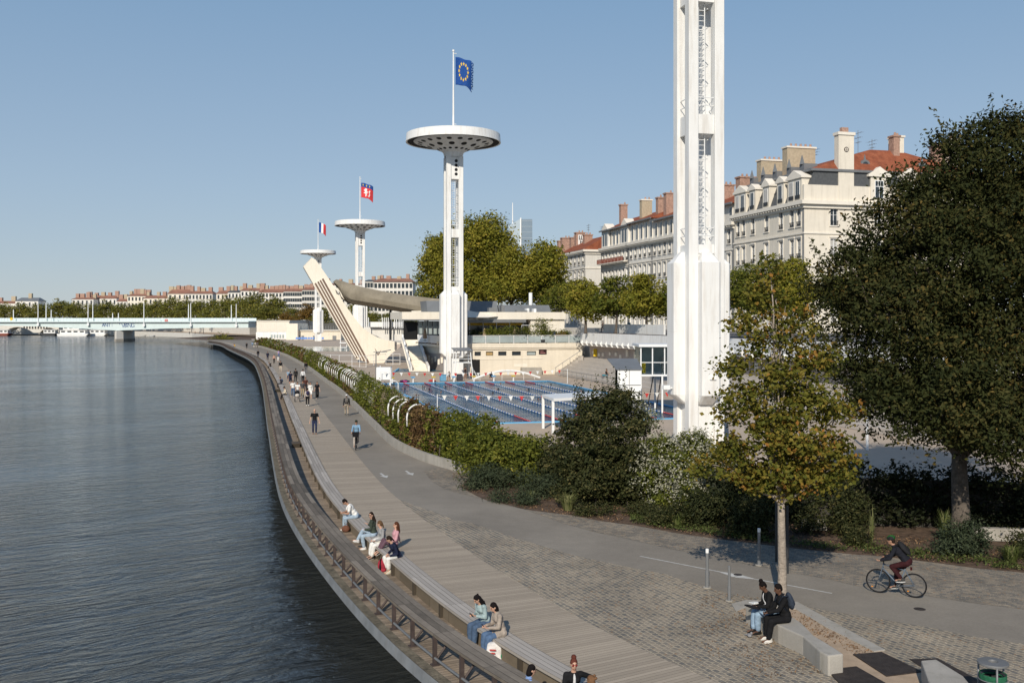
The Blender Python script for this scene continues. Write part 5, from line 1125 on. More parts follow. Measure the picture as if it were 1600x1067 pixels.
# ---------------------------------------------------------------- leaning fin and canopy
YF = 186.0
def fp(px, py, Y=YF): return AT(px, py, Y)
fin = thing('leaning_pylon', 'tall cream concrete pylon leaning over the pool deck with dark vertical grooves', 'pylon', W(600,567))
cr = []
for k in range(7):      # stepped crest
    x0 = 474+ (487-474)*k/7*1.0; x0 = 474.5+k*1.95; y0 = 417.5-k*2.05
    cr += [(x0, y0), (x0+0.3, y0-2.9)]
out = cr+[(489,404),(493,405.5),(508,427),(524,451),(537,473),(551,493),(565.6,511),(578,520.5),(590,527),(603,531.5),(617,533.6),(625,536),(626,542),(620,546),(613,551.5),(607,557.5),(602.5,563),(600.5,566.8),(583,569),(557,561)]
pts = [fp(x,y) for x,y in out]
dep = U*2.2
mb = MB(); mb.prism(pts, dep); o = mb.build('blade', M['cream_light'], fin)
for (x0,y0,x1,y1) in ((492.5,442.5,558.5,559.5),(497,440,564.5,562.5),(500.5,437.8,570,564.6),(504,435.5,576,566.8)):
    a = fp(x0,y0); b = fp(x1,y1); t = (b-a).normalized(); n = Vector((t.z,0,-t.x)); w_ = 0.17
    mb = MB(); q = [a-n*w_, b-n*w_, b+n*w_, a+n*w_]
    mb.prism([k-U*0.004+Vector((0,-0.012,0)) for k in q], Vector((0,0.01,0))); mb.build('groove_shade', M['groove_shade'], fin)  # flat strip; the shade of a deep slot is put into its brown
for (x0,y0,x1,y1) in ((490,444,556,558),(494.7,441.2,561.5,561),(498.7,438.9,567.2,563.5),(502.2,436.6,573,565.7)):
    a = fp(x0,y0); b = fp(x1,y1); t = (b-a).normalized(); n = Vector((t.z,0,-t.x)); w_ = 0.09
    mb = MB(); q = [a-n*w_, b-n*w_, b+n*w_, a+n*w_]; mb.prism([k+Vector((0,-0.25,0)) for k in q], Vector((0,0.28,0))); mb.build('rib', M['cream_light'], fin)
mb = MB(); mb.prism([fp(x,y)+Vector((0,-0.02,0)) for x,y in [(585,543.5),(587.5,546.5),(590.5,553),(596,546),(593,552.5),(590.5,556)]], Vector((0,.01,0))); mb.build('scar', M['groove_shade'], fin)
mb = MB(); mb.prism([fp(x,y,YF-0.1) for x,y in [(617.5,539),(624,537.5),(626.5,541),(621,545.5)]], Vector((0,.08,0))); mb.build('end_patch', M['mauve'], fin)
can = thing('grandstand_canopy', 'long raw concrete canopy shell sweeping from the leaning pylon to the clubhouse roof', 'canopy', AT(640,480,175))
top = [(521,440),(526,436.5),(535,439),(548,443.5),(566,448.5),(590,453.5),(620,459),(655,463.5),(690,467.5),(725,472),(752,477.5)]
bot = [(523,441.5),(530,452),(537,466),(550,473.5),(570,476.5),(594,480),(624,485),(658,491),(692,494.5),(726,490),(752,484)]
vs = []; n = len(top); fs = []
for i, ((tx,ty),(bx_,by_)) in enumerate(zip(top, bot)):
    f = i/(n-1); Y = 187.0-16*f; A = AT(tx,ty,Y+1.4); B = AT(bx_,by_,Y)
    h = A.z-B.z; d = 1.0+6.0*min(1, i/3.0)
    # lit upper skin rolls over to a flat dark soffit
    prof = [A+U*d*0.9, A, A*0.74+B*0.26+Vector((0,-0.75,0)), A*0.45+B*0.55+Vector((0,-0.85,0)), A*0.18+B*0.82+Vector((0,-0.3,0)), B+Vector((0,1.2,0)), B+U*d]
    vs += prof
k = 7
for i in range(n-1):
    for j in range(k): fs.append((i*k+j, i*k+(j+1)%k, (i+1)*k+(j+1)%k, (i+1)*k+j))
fs += [tuple(reversed(range(k))), tuple(len(vs)-k+j for j in range(k))]
mb = MB(); mb.add(vs, fs); mb.build('shell', M['rawconc'], can, smooth='auto')
mb = MB(); mb.prism([AT(x,y,184.5) for x,y in [(521,451),(527.5,450),(533,458),(538,468.5),(533,463),(531,456.5)]], Vector((0,1.5,0))); mb.build('bracket', M['cream_light'], can)
for (px, Y) in ((610,183),(668,179)):
    m1 = MB(); q = W(px, 600); p = AT(px, 500, Y); m1.tube([Vector((p.x,p.y,4.3)), Vector((p.x,p.y,10.6))], .22, 8); m1.build('column', M['darkmetal'], can)
# ---------------------------------------------------------------- clubhouse with terrace
CH = thing('clubhouse', 'cream poolside clubhouse with a planted roof terrace and a band of five small windows', 'clubhouse', W(820,586))
P0 = W(733,586.5); A0 = (P0-O).dot(U); B0 = (P0-O).dot(V)
def C(a, b, z): return AB(A0+a, B0+b, z)
def cbox(mbx, a0, a1, b0, b1, z0, z1): mbx.prism([C(a0,b0,z0),C(a0,b1,z0),C(a1,b1,z0),C(a1,b0,z0)], (0,0,z1-z0))
LW = 17.2
wins = [(746.5,10),(765,11.5),(785,13),(807,14),(830.5,14.5)]
# front wall with real window openings
def pxb(px, a=0.0):     # px -> b on the front plane
    k = (px-800)/F; q = O+U*(A0+a); return (k*q.y-q.x)/(V.x-k*V.y)-B0
wb = [(pxb(c-w_/2), pxb(c+w_/2)) for c, w_ in wins]
mb = MB(); zs = (2.82, 3.42)
def quad(b0, b1, z0, z1, a=0.0): mb.add([C(a,b0,z0),C(a,b1,z0),C(a,b1,z1),C(a,b0,z1)], [(0,1,2,3)])
quad(0, LW, 0, zs[0]); quad(0, LW, zs[1], 3.95)
edges = [0]+[x for w_ in wb for x in w_]+[LW]
for i in range(0, len(edges), 2): quad(edges[i], edges[i+1], zs[0], zs[1])
for (b0,b1) in wb:
    mb.add([C(0,b0,zs[0]),C(.3,b0,zs[0]),C(.3,b0,zs[1]),C(0,b0,zs[1])], [(0,1,2,3)]); mb.add([C(0,b1,zs[0]),C(.3,b1,zs[0]),C(.3,b1,zs[1]),C(0,b1,zs[1])], [(3,2,1,0)])
    mb.add([C(0,b0,zs[0]),C(0,b1,zs[0]),C(.3,b1,zs[0]),C(.3,b0,zs[0])], [(0,1,2,3)]); mb.add([C(0,b0,zs[1]),C(0,b1,zs[1]),C(.3,b1,zs[1]),C(.3,b0,zs[1])], [(3,2,1,0)])
mb.add([C(0,LW,0),C(14,LW,0),C(14,LW,3.95),C(0,LW,3.95)], [(0,1,2,3)]); mb.add([C(0,0,0),C(0,0,3.95),C(14,0,3.95),C(14,0,0)], [(0,1,2,3)])
mb.build('wall', M['cream'], CH, fixn=False)
for k, (b0,b1) in enumerate(wb):
    m1 = MB(); 
    for (x0,x1,y0,y1) in ((b0,b1,zs[0],zs[0]+.06),(b0,b1,zs[1]-.06,zs[1]),(b0,b0+.06,zs[0]+.06,zs[1]-.06),(b1-.06,b1,zs[0]+.06,zs[1]-.06)):
        m1.prism([C(.18,x0,y0),C(.18,x1,y0),C(.18,x1,y1),C(.18,x0,y1)], U*0.05)
    wf = m1.build('window', M['darkmetal'], CH)
    m1 = MB(); m1.prism([C(.24,b0,zs[0]),C(.24,b1,zs[0]),C(.24,b1,zs[1]),C(.24,b0,zs[1])], U*0.03); m1.build('pane', [M['glass'], cm((0.40,0.28,0.13),0.6), M['glass'], M['glass'], M['glass_pale']][k], wf)
mb = MB(); cbox(mb, -.3, 14, -2.2, LW+.25, 3.95, 4.62); cbox(mb, -.18, .0, -1, LW+.1, 3.72, 3.949); mb.build('terrace_slab', M['cream'], CH)
mb = MB(); cbox(mb, -.07, -.002, 1, 11, 2.28, 2.40); mb.build('string_course', M['cream_light'], CH)
mb = MB(); cbox(mb, -.02, .4, .3, 1.6, 0, 2.3); mb.build('doorway', M['black'], CH)
mb = MB(); cbox(mb, -.06, -.01, pxb(842), pxb(854), 2.95, 3.65); sg = mb.build('sign', cm((0.035,0.02,0.02),0.5), CH)
mb = MB(); cbox(mb, -.075, -.062, pxb(844), pxb(852), 3.12, 3.2); cbox(mb, -.075, -.062, pxb(844), pxb(849), 3.36, 3.42); mb.build('sign_marks', cm((0.45,0.2,0.2),0.5), sg)
for (px0, px1, z0, z1) in ((803,824,1.15,1.6),(778,785,.35,.5)):
    mb = MB(); cbox(mb, -.03, -.002, pxb(px0), pxb(px1), z0, z1); mb.build('vent', M['cream_light'], CH)
mb = MB(); cbox(mb, -.9, -.0, pxb(813), pxb(844), 0, 1.05); mb.build('counter', M['conc'], CH)
# terrace railing: posts, rail, glass bays
rl = thing('terrace_railing', 'white railing with glass bays along the clubhouse terrace edge', 'railing', C(0,0,4.62))
mb = MB(); mb.tube([C(-.1,-1.8,5.72), C(-.1,LW,5.72), C(6,LW,5.72)], .045, 6); mb.build('handrail', M['whitemetal'], rl)
nb = 9
for k in range(nb+1):
    b = -1.8+(LW+1.8)*k/nb; m1 = MB(); m1.prism([C(-.14,b-.04,4.62),C(-.14,b+.04,4.62),C(-.06,b+.04,4.62),C(-.06,b-.04,4.62)], (0,0,1.1)); m1.build('post', M['whitemetal'], rl)
    if k < nb:
        b1 = -1.8+(LW+1.8)*(k+1)/nb; m1 = MB(); m1.prism([C(-.11,b+.08,4.72),C(-.11,b1-.08,4.72),C(-.11,b1-.08,5.62),C(-.11,b+.08,5.62)], U*0.02); m1.build('glass_bay', M['glass_pale'], rl)
# upper storey set back
UP = thing('terrace_pavilion', 'low pale roofed pavilion with dark glazing behind the terrace plants', 'pavilion', C(7,8,4.62))
mb = MB(); cbox(mb, 7.0, 7.3, -1, 13.6, 4.62, 7.6); mb.build('glazing', M['glass'], UP)
mb = MB(); cbox(mb, 5.2, 18, -9, 16.3, 8.1, 9.2); cbox(mb, 5.6, 18, 10.8, 16.2, 4.62, 8.099); mb.build('roof_slab', M['cream_light'], UP)
mb = MB(); cbox(mb, 4.6, 7.2, -3, 9.8, 7.62, 8.08); mb.build('awning', M['greymetal'], UP)
mb = MB(); cbox(mb, 6.9, 6.99, -1, 9.8, 7.18, 7.56); mb.build('yellow_band', cm((0.55,0.36,0.05),0.6), UP)
for k in range(7):
    m1 = MB(); cbox(m1, 6.85, 6.98, -.6+k*2.1, -.5+k*2.1, 4.62, 7.6); m1.build('mullion', M['whitemetal'], UP)
for (b0,b1,h) in ((-4,7.3,10.6),(7.5,16,10.0)):
    m1 = MB(); m1.prism([C(12,b0,9.2),C(12,b1,9.2),C(13.2,b1,h+.4),C(13.2,b0,h+.4)], U*6); m1.build('roof_volume', M['zinc'], UP)
for (px, w_, d) in ((770,1.2,.7),(786,.5,1.1),(818,2.2,.3),(825,.4,.6),(836,.4,.55)):
    m1 = MB(); b = pxb(px,8); cbox(m1, 8, 9.2, b-w_/2, b+w_/2, 9.2, 9.2+d); m1.build('roof_unit', M['greymetal'] if w_ > .4 else M['whitemetal'], UP)
m1 = MB(); b = pxb(829,14); m1.tube([C(14,b,8.7),C(14,b,12.4)], .3, 10); m1.build('flue', M['whitemetal'], UP, smooth='auto')
m1 = MB(); m1.prism([C(3,-1.5,8.4),C(3,3.5,8.35),C(5,5.5,8.55),C(5,-1.5,9.9)], U*2); m1.build('ramp_roof', M['cream_light'], UP)
mb = MB(); cbox(mb, 5.5, 5.6, 13.0, 15.0, 4.62, 6.3); mb.build('door', M['glass'], UP)
# parasols and tubs on the terrace
for (px, lab, Y) in ((757,'closed beige parasol at the left end of the terrace plants',149.5), (804,'closed beige parasol near the middle of the terrace',149.5), (664,'closed beige parasol in front of the pale glazed front left of the tower',163.0)):
    p = AT(px, 524.5, Y); p.z = 4.62
    t = thing('parasol', lab, 'parasol', p, 0, 'closed parasols on the terrace')
    m1 = MB(); m1.lathe([(.06,2.15),(.16,1.9),(.26,1.3),(.34,.55),(.36,.35),(.2,.42),(.05,.5)], p, 12); m1.build('canopy', cm((0.33,0.25,0.18)), t, smooth=True)
    m1 = MB(); m1.tube([p, p+Vector((0,0,2.4))], .035, 6); m1.lathe([(.001,0),(.3,0),(.3,.08),(.001,.08)], p, 12); m1.build('pole', M['darkmetal'], t)
tl = [(742,'bush'),(768,'street'),(780,'hedge'),(790,'bush'),(797,'street'),(815,'bush'),(823,'street'),(841,'street'),(848,'hedge'),(854,'street'),(882,'hedge'),(875,'rusty')]
tdesc = ['leftmost leafy tub plant beside the white tower','broad tub plant right of the left parasol','low light green tub plant','dark tub plant left of the middle parasol','olive tub plant touching the middle parasol','dark tub plant right of the middle parasol','olive tub plant by the terrace door','tall bushy tub plant in the open','bright tall tub plant','tall tub plant before the blank wall','round bright shrub at the right end of the terrace railing','brownish small plant at the railing end']
for k, (px, m_) in enumerate(tl):
    Y = (150.5 if k < 10 else 152.2)-(k%3)*.8; p = AT(px, 524, Y-2.2); p.z = 4.62; h = [1.4,1.8,1.5,1.4,2.2,1.4,1.9,2.7,3.0,2.2,1.3,.9][k]
    t = thing('tub_plant', tdesc[k]+' on the clubhouse terrace', 'potted plant', p, 0, 'plants on the clubhouse terrace')
    m1 = MB(); m1.lathe([(.001,0),(.28,0),(.36,.5),(.3,.5),(.001,.46)], p, 12); m1.build('tub', M['darkmetal'], t, smooth='auto')
    P_, tt, nn = cloud([(p.x,p.y,p.z+.5+h*.5,.95+.12*h,.7,h*.6)], 900, 300+k, .4, 8, .3)
    put('foliage', leaf_mesh('foliage', P_-np.array(p), .22, L[m_], k, tone=tt), t)
for (px, lab) in ((778,'small white table on the terrace near the left parasol'),(832,'white door frame arch on the terrace')):
    p = AT(px, 522, 148); p.z = 4.62; m1 = MB()
    if px == 778: m1.lathe([(.001,.72),(.4,.72),(.4,.75),(.001,.75)], p, 12); m1.tube([p,p+Vector((0,0,.72))], .04, 6); m1.lathe([(.001,0),(.22,0),(.2,.04),(.001,.04)], p, 10)
    else:
        m1.tube([p+Vector((-1.6,0,0)),p+Vector((-1.6,0,2.6)),p+Vector((1.6,0,2.6)),p+Vector((1.6,0,0))], .05, 6); m1.tube([p+Vector((.2,0,0)),p+Vector((.2,0,2.6))], .05, 6)
    tag(m1.build('terrace_table' if px == 778 else 'pergola_frame', M['whitemetal'], org=p), lab, 'table' if px == 778 else 'frame')
# left wing of the terrace behind the second tower
LWG = thing('terrace_wing', 'curved lower terrace wing with white parapet and dark portal left of the second tower', 'building', AT(668,560,158))
def arc(px0, px1, Y0, Y1, n=10): 
    return [Vector(((px0+(px1-px0)*i/n-800)*(Y0+(Y1-Y0)*i/n+2.5*math.sin(math.pi*i/n))/F, Y0+(Y1-Y0)*i/n+2.5*math.sin(math.pi*i/n), 0)) for i in range(n+1)]
ar = arc(655, 705, 168, 148)
def wallstrip(mbx, ar, z0, z1, th, off=0.0):
    q = [p+Vector((-off*0.3,-off,0)) for p in ar]; r_ = [p+Vector((0.3*th,th,0)) for p in q]
    mbx.prism([Vector((p.x,p.y,z0)) for p in q+r_[::-1]], (0,0,z1-z0))
m1 = MB(); wallstrip(m1, ar, 0, 2.6, .4); m1.build('lower_wall', M['mauve'], LWG)
m1 = MB(); wallstrip(m1, ar, 2.61, 3.7, .3, -.25); m1.build('frieze', M['cream'], LWG)
m1 = MB(); wallstrip(m1, ar, 3.72, 4.1, 3.0, .45); m1.build('slab', M['cream_light'], LWG)
m1 = MB(); wallstrip(m1, ar, 4.11, 5.5, .2, .4); m1.build('parapet', M['white'], LWG)
for k in range(9):
    p = ar[k]*(1)+Vector((-.3,-.72,4.22)) if k < len(ar) else ar[-1]
    m1 = MB(); m1.box(p, (.5,.06,.18), -.3); m1.build('scupper', M['groove_shade'], LWG)
for k in range(6):
    p = ar[k+2].lerp(ar[k+3], .3)+Vector((-.05,-.06,1.4+(k%2)*.35)); m1 = MB(); m1.box(p, (.4,.14,.9), -.3); m1.build('niche', M['cream_light'], LWG)
m1 = MB(); a = AT(630,503,176); b = AT(651,503,174); m1.prism([Vector((a.x,a.y,4.2)),Vector((b.x,b.y,4.2)),Vector((b.x,b.y,7.7)),Vector((a.x,a.y,7.7))], (0,3,0)); m1.build('portal', M['black'], LWG)
m1 = MB(); a = AT(653,504,173); b = AT(692,504,171); m1.prism([Vector((a.x,a.y,4.2)),Vector((b.x,b.y,4.2)),Vector((b.x,b.y,7.8)),Vector((a.x,a.y,7.8))], (0,.3,0)); m1.build('glazing', M['glass_pale'], LWG)
for px in (653,660.5,668,675.5,683):
    m1 = MB(); a = AT(px,504,172.6-(px-653)*.05-.25); m1.box(Vector((a.x,a.y,6.0)), (.14,.12,3.6)); m1.build('mullion', M['darkmetal'], LWG)
m1 = MB(); a = AT(655,504,172.3); b = AT(690,504,170.3); m1.prism([Vector((a.x,a.y,4.2)),Vector((b.x,b.y,4.2)),Vector((b.x,b.y,5.6)),Vector((a.x,a.y,5.6))], (0,.06,0)); m1.build('lower_glass', M['glass'], LWG)
m1 = MB(); a = AT(628,500,172); b = AT(700,499,168); m1.prism([Vector((a.x,a.y,7.9)),Vector((b.x,b.y,7.9)),Vector((b.x,b.y+9,7.9)),Vector((a.x,a.y+9,7.9))], (0,0,.5)); m1.build('roof', M['greymetal'], LWG)
m1 = MB(); a = AT(643,495,174); b = AT(700,495,171); m1.prism([Vector((a.x,a.y,8.41)),Vector((b.x,b.y,8.41)),Vector((b.x,b.y,9.6)),Vector((a.x,a.y,9.6))], (0,3,0)); m1.build('roof_kerb', M['cream_light'], LWG)
# zigzag staircase down to the splash pool
ST = thing('pool_staircase', 'white staircase with two stepped side walls descending from the terrace to the splash pool', 'staircase', W(655,578))
q0 = W(655,580.5); q1 = AT(640,530,172); q1.z = 4.6
for s, nm in ((-1,'side_wall'),(1,'side_wall')):
    m1 = MB(); n_ = 4; pl = []
    wd = 1.35*s
    for i in range(n_):
        for (f, dz) in ((i/n_, .85), ((i+.92)/n_, .55), ((i+1)/n_, .9)):
            c = q0.lerp(q1, f); pl.append(Vector((c.x+wd*(1.0), c.y, c.z+dz)))
    low_ = [Vector((p.x,p.y,max(0.0,q0.lerp(q1, (p.y-q0.y)/(q1.y-q0.y)).z-.75))) for p in pl]
    m1.prism(pl+low_[::-1], (0.28,0.02,0)); m1.build(nm, M['white'], ST)
m1 = MB()
for i in range(24):
    c = q0.lerp(q1, i/24); d = q0.lerp(q1, (i+1)/24)
    m1.bx(min(c.x,d.x)-1.3, max(c.x,d.x)+1.3, c.y, d.y, max(0,c.z-.4), d.z-(.35 if i in (8,9) else 0))
m1.build('treads', M['cream_light'], ST)
p = W(659.5,574.5,.0); m1 = MB(); m1.box(p+Vector((0,0,.75)), (1.1,.12,.8)); m1.tube([p+Vector((-.5,0,0)),p+Vector((-.5,0,.8))], .04, 6); m1.tube([p+Vector((.5,0,0)),p+Vector((.5,0,.8))], .04, 6)
tag(m1.build('notice_board', cm((0.30,0.48,0.68),0.6), org=p), 'pale blue barrier panel at the foot of the white staircase', 'board')
mb = MB(); mb.poly([W(617,581.2,0.004), W(693,580.6,0.004), W(693,576,0.004), W(624,576,0.004)]); struct(mb.build('splash_pool_water', M['pool'], fixn=False))
mb = MB(); mb.prism([W(613.5,581.8,.02),W(617,581.4,.02),W(624.5,575.8,.02),W(621.5,575.8,.02)], (0,0,.06)); mb.prism([W(680,576,.02),W(693,579.8,.02),W(693,578.6,.02),W(682,575.6,.02)], (0,0,.06))
tag(mb.build('pool_edge', M['poolblue'], org=W(615,580)), 'short blue edge strip of the splash pool under the staircase', 'pool edge')
# far pool and its deck
mb = MB(); mb.poly([W(465,548.5,0.002), W(546,548.5,0.002), W(546,541.5,0.002), W(473,541.5,0.002)]); struct(mb.build('far_pool_water', sm('turquoise_water', (0.10,0.25,0.30), 0.08, var=0.1, spec=0.5), fixn=False))
# ---------------------------------------------------------------- spectator stand
SD = thing('spectator_stand', 'long concrete spectator stand with tiers, mauve back wall and white overhanging parapet', 'grandstand', AB(40,26.5))
A1, A2 = -44, 64
for k in range(6):
    m1 = MB(); b0 = 26.8+k*.9; m1.prism([AB(A1,b0,0),AB(A2,b0,0),AB(A2,b0+.9,0),AB(A1,b0+.9,0)], (0,0,.42*(k+1))); m1.build('tier', M['conc_tier'], SD)
m1 = MB(); m1.prism([AB(A1,32.2,0),AB(A2,32.2,0),AB(A2,33.2,0),AB(A1,33.2,0)], (0,0,4.3)); m1.build('back_wall', M['mauve'], SD)
m1 = MB(); m1.prism([AB(A1,30.9,4.3),AB(A2,30.9,4.3),AB(A2,34.4,4.3),AB(A1,34.4,4.3)], (0,0,.42)); m1.build('walkway_slab', M['conc_tier'], SD)
m1 = MB(); m1.prism([AB(A1,30.72,4.66),AB(A1,30.95,4.5),AB(A1,30.95,6.15),AB(A1,30.80,6.15)], U*(A2-A1)); m1.build('parapet', M['white'], SD)
fin_a = A2-.5
for k in range(52):
    a = A2-1-k*2.05; m1 = MB(); m1.prism([AB(a,30.78,5.1),AB(a,30.45,4.72),AB(a,30.75,4.3),AB(a,30.9,4.35)], U*.16); m1.build('bracket', M['white'], SD)
g2 = random.Random(4)
for k in range(34):
    a = A2-2-k*2.3+g2.uniform(-.5,.5); h = g2.choice((.45,.7,.95)); z = 2.75+g2.uniform(.05,.4); m1 = MB(); m1.prism([AB(a,32.06,z),AB(a+g2.choice((.35,.7)),32.06,z),AB(a+.6,32.21,z),AB(a,32.21,z)], (0,0,h)); m1.build('niche', M['cream_light'], SD)
# white screen on the street side, with leaf shadow
m1 = MB(); m1.prism([AB(40,33.6,6.15),AB(62,33.6,6.15),AB(62,33.85,6.15),AB(40,33.85,6.15)], (0,0,1.25)); 
tag(m1.build('white_screen', M['white'], org=AB(50,33.7,6.15)), 'long white screen wall above the stand, against the street trees', 'wall')
# side stairs beside the clubhouse
m1 = MB()
for k in range(9): cbox(m1, -1.2-k*.0, 1.2, 13.2+k*.42, 13.62+k*.42, 0, .3*(k+1))
tag(m1.build('side_steps', M['conc_tier'], org=C(0,15,0)), 'short flight of concrete steps climbing beside the clubhouse to the stand', 'steps')
m1 = MB(); m1.tube([C(-1.2,12.6,1.0),C(-1.2,17.2,3.9)], .04, 6)
for k in range(5): m1.tube([C(-1.2,12.7+k*1.1,.1+k*.72),C(-1.2,12.7+k*1.1,1.05+k*.7)], .03, 5)
tag(m1.build('handrail', M['greymetal'], org=C(-1.2,13,0)), 'sloping metal handrail of the steps beside the clubhouse', 'handrail')
# low ramp barrier, arched
m1 = MB(); pts = [AB(53.5,12.5+k*.75,.25+1.0*math.sin(math.pi*k/12)) for k in range(13)]
m1.tube(pts, .16, 6); m1.tube([p+Vector((0,.5,0)) for p in pts], .1, 6)
for k in range(1,12,2): m1.tube([Vector((pts[k].x,pts[k].y,0)), pts[k]], .03, 5)
tag(m1.build('arched_rail', M['white'], org=AB(53.5,16)), 'low arched white rail at the far right corner of the pool', 'rail')
rr = thing('stand_railing', 'thin metal railing in front of the spectator tiers', 'railing', AB(52,26))
m1 = MB(); m1.tube([AB(30,26.2,.95),AB(60,26.2,.95)], .03, 5); m1.tube([AB(30,26.2,.5),AB(60,26.2,.5)], .02, 5); m1.build('rails', M['greymetal'], rr)
for k in range(16):
    m1 = MB(); m1.tube([AB(30+2*k,26.2,0),AB(30+2*k,26.2,.95)], .025, 5); m1.build('post', M['greymetal'], rr)
# ---------------------------------------------------------------- poolside structures
def frame_box(mbx, c, w_, d, z0, z1, r_=.05):
    for sx in (-1,1):
        for sy in (-1,1): mbx.box(Vector((c.x,c.y,0))+V*(sx*w_/2)+U*(sy*d/2)+Vector((0,0,(z0+z1)/2)), (2*r_,2*r_,z1-z0), RV)
p = AB(56.2, 11.4)      # lifeguard tower by the second mast
t = thing('lifeguard_tower', 'tall white lifeguard tower with a canopy roof at the foot of the second floodlight tower', 'lifeguard tower', p)
for sx in (-1,1):
    for sy in (-1,1):
        m1 = MB(); a = p+V*(sx*1.25)+U*(sy*1.1); b = p+V*(sx*.95)+U*(sy*.8)+Vector((0,0,4.0)); m1.tube([a,b], .07, 6); m1.build('leg', M['whitemetal'], t)
m1 = MB(); m1.box(p+Vector((0,0,2.3)), (2.2,1.9,.1), RV); m1.build('platform', M['whitemetal'], t)
m1 = MB(); m1.box(p+Vector((0,0,4.05)), (2.5,2.3,.1), RV, M=Matrix.Rotation(RV,3,'Z')@Matrix.Rotation(R(8),3,'X')); m1.build('roof', M['greymetal'], t)
m1 = MB(); 
for z in (2.8,3.25): 
    m1.tube([p-V*1.0-U*.9+Vector((0,0,z)), p+V*1.0-U*.9+Vector((0,0,z))], .03, 5); m1.tube([p+V*1.0-U*.9+Vector((0,0,z)), p+V*1.0+U*.9+Vector((0,0,z))], .03, 5); m1.tube([p-V*1.0-U*.9+Vector((0,0,z)), p-V*1.0+U*.9+Vector((0,0,z))], .03, 5)
m1.build('guard_rail', M['whitemetal'], t)
m1 = MB(); m1.box(p+Vector((-.1,-.1,2.65)), (.5,.5,.55), RV); m1.build('seat', M['darkmetal'], t)
m1 = MB(); m1.tube([p+V*2.2-U*.2, p+V*1.05+Vector((0,0,2.3))], .04, 5); m1.tube([p+V*2.2+U*.4, p+V*1.05+U*.6+Vector((0,0,2.3))], .04, 5)
for k in range(7): m1.tube([p+(V*2.2-U*.2).lerp(V*1.05+Vector((0,0,2.3)), (k+.5)/7), p+(V*2.2+U*.4).lerp(V*1.05+U*.6+Vector((0,0,2.3)), (k+.5)/7)], .025, 5)
m1.build('ladder', M['whitemetal'], t)
p = AB(45.5, -3.6)     # white box lookout near the hedge
t = thing('lookout_chair', 'white panelled lookout on grey posts at the hedge side of the pool', 'lookout', W(599,600))
q = W(599,602)
for (x, y, hh) in ((587.5,602.5,4.0),(594,598.5,2.2),(610,606,2.2),(611.5,600,2.2)):
    m1 = MB(); a = W(x,y); m1.box(Vector((a.x,a.y,hh/2)), (.12,.12,hh), RV); m1.build('post', M['greymetal'] if hh > 3 else M['whitemetal'], t)
m1 = MB(); a = W(599.5,603.5); m1.box(Vector((a.x,a.y+.2,1.55)), (1.75,.9,1.5), 0); bevel(m1.build('panel', M['whitemetal'], t), .03)
m1 = MB(); a = W(587.5,602.5); m1.tube([Vector((a.x,a.y,4.0)), Vector((a.x+1.75,a.y+.5,4.35))], .06, 6); m1.box(Vector((a.x+.5,a.y+.2,4.1)), (1.6,.9,.05), 0); m1.build('visor', M['greymetal'], t)
# glass cabin on stilts
p = AB(30.5, 27.2)
t = thing('glass_cabin', 'glass walled cabin on steel stilts beside the nearest floodlight tower', 'cabin', p)
Yc = 88.0
gx0 = AT(996,0,Yc).x; gx1 = AT(1062,0,Yc-2).x
def gz(py, Y): return CZ-(py-HY)*Y/F
zb, zt = gz(583,Yc), gz(541,Yc)
def gb(x0,x1,y0,y1,z0,z1,nm,m_): 
    m1 = MB(); m1.bx(x0,x1,y0,y1,z0,z1); return m1.build(nm, m_, t)
gb(gx0,gx1+1.2,Yc-2,Yc+2.5,zb-.16,zb,'floor',M['whitemetal']); gb(gx0-.15,gx1+1.3,Yc-2.2,Yc+2.6,zt,zt+.22,'roof',M['whitemetal'])
for x in (gx0+.05, gx0+1.05, gx0+2.1, gx0+3.2, gx1+1.1): gb(x-.05,x+.05,Yc-2,Yc-1.9,zb,zt,'mullion',M['whitemetal'])
for x in (gx0+.05, gx0+1.9, gx1+1.1):
    for y in (Yc-1.9, Yc+2.4): gb(x-.07,x+.07,y-.07,y+.07,0,zb-.16,'stilt',M['whitemetal'])
gl, ntg, bsg = newmat('clear_glass'); bsg.inputs['Base Color'].default_value = (0.80,0.86,0.85,1); bsg.inputs['Roughness'].default_value = 0.03; bsg.inputs['Transmission Weight'].default_value = 1.0; bsg.inputs['IOR'].default_value = 1.02
M['clear'] = gl
gb(gx0+.1,gx1+1.05,Yc-1.97,Yc-1.95,zb,zt,'pane',M['clear']); gb(gx0+.0,gx0+.02,Yc-1.85,Yc+2.4,zb,zt,'pane',M['clear']); gb(gx0+.1,gx1+1.0,Yc+2.4,Yc+2.44,zb,zt,'back_panel',M['glass_pale'])
gb(gx0,gx1+1.1,Yc-1.99,Yc-1.94,zb+1.0,zb+1.06,'transom',M['whitemetal']); gb(gx0+.35,gx0+.75,Yc+.2,Yc+.8,zb,zb+1.0,'yellow_cabinet',M['yellow']); gb(gx0+2.2,gx0+3.0,Yc,Yc+.8,zb,zb+1.4,'desk',M['conc'])
m1 = MB(); m1.tube([Vector((gx0+1.0,Yc+1,0)), Vector((gx0+1.6,Yc+1,zb))], .05, 5); m1.tube([Vector((gx0+1.8,Yc+1,0)), Vector((gx0+2.3,Yc+1,zb))], .05, 5); m1.build('stairs', M['darkmetal'], t)
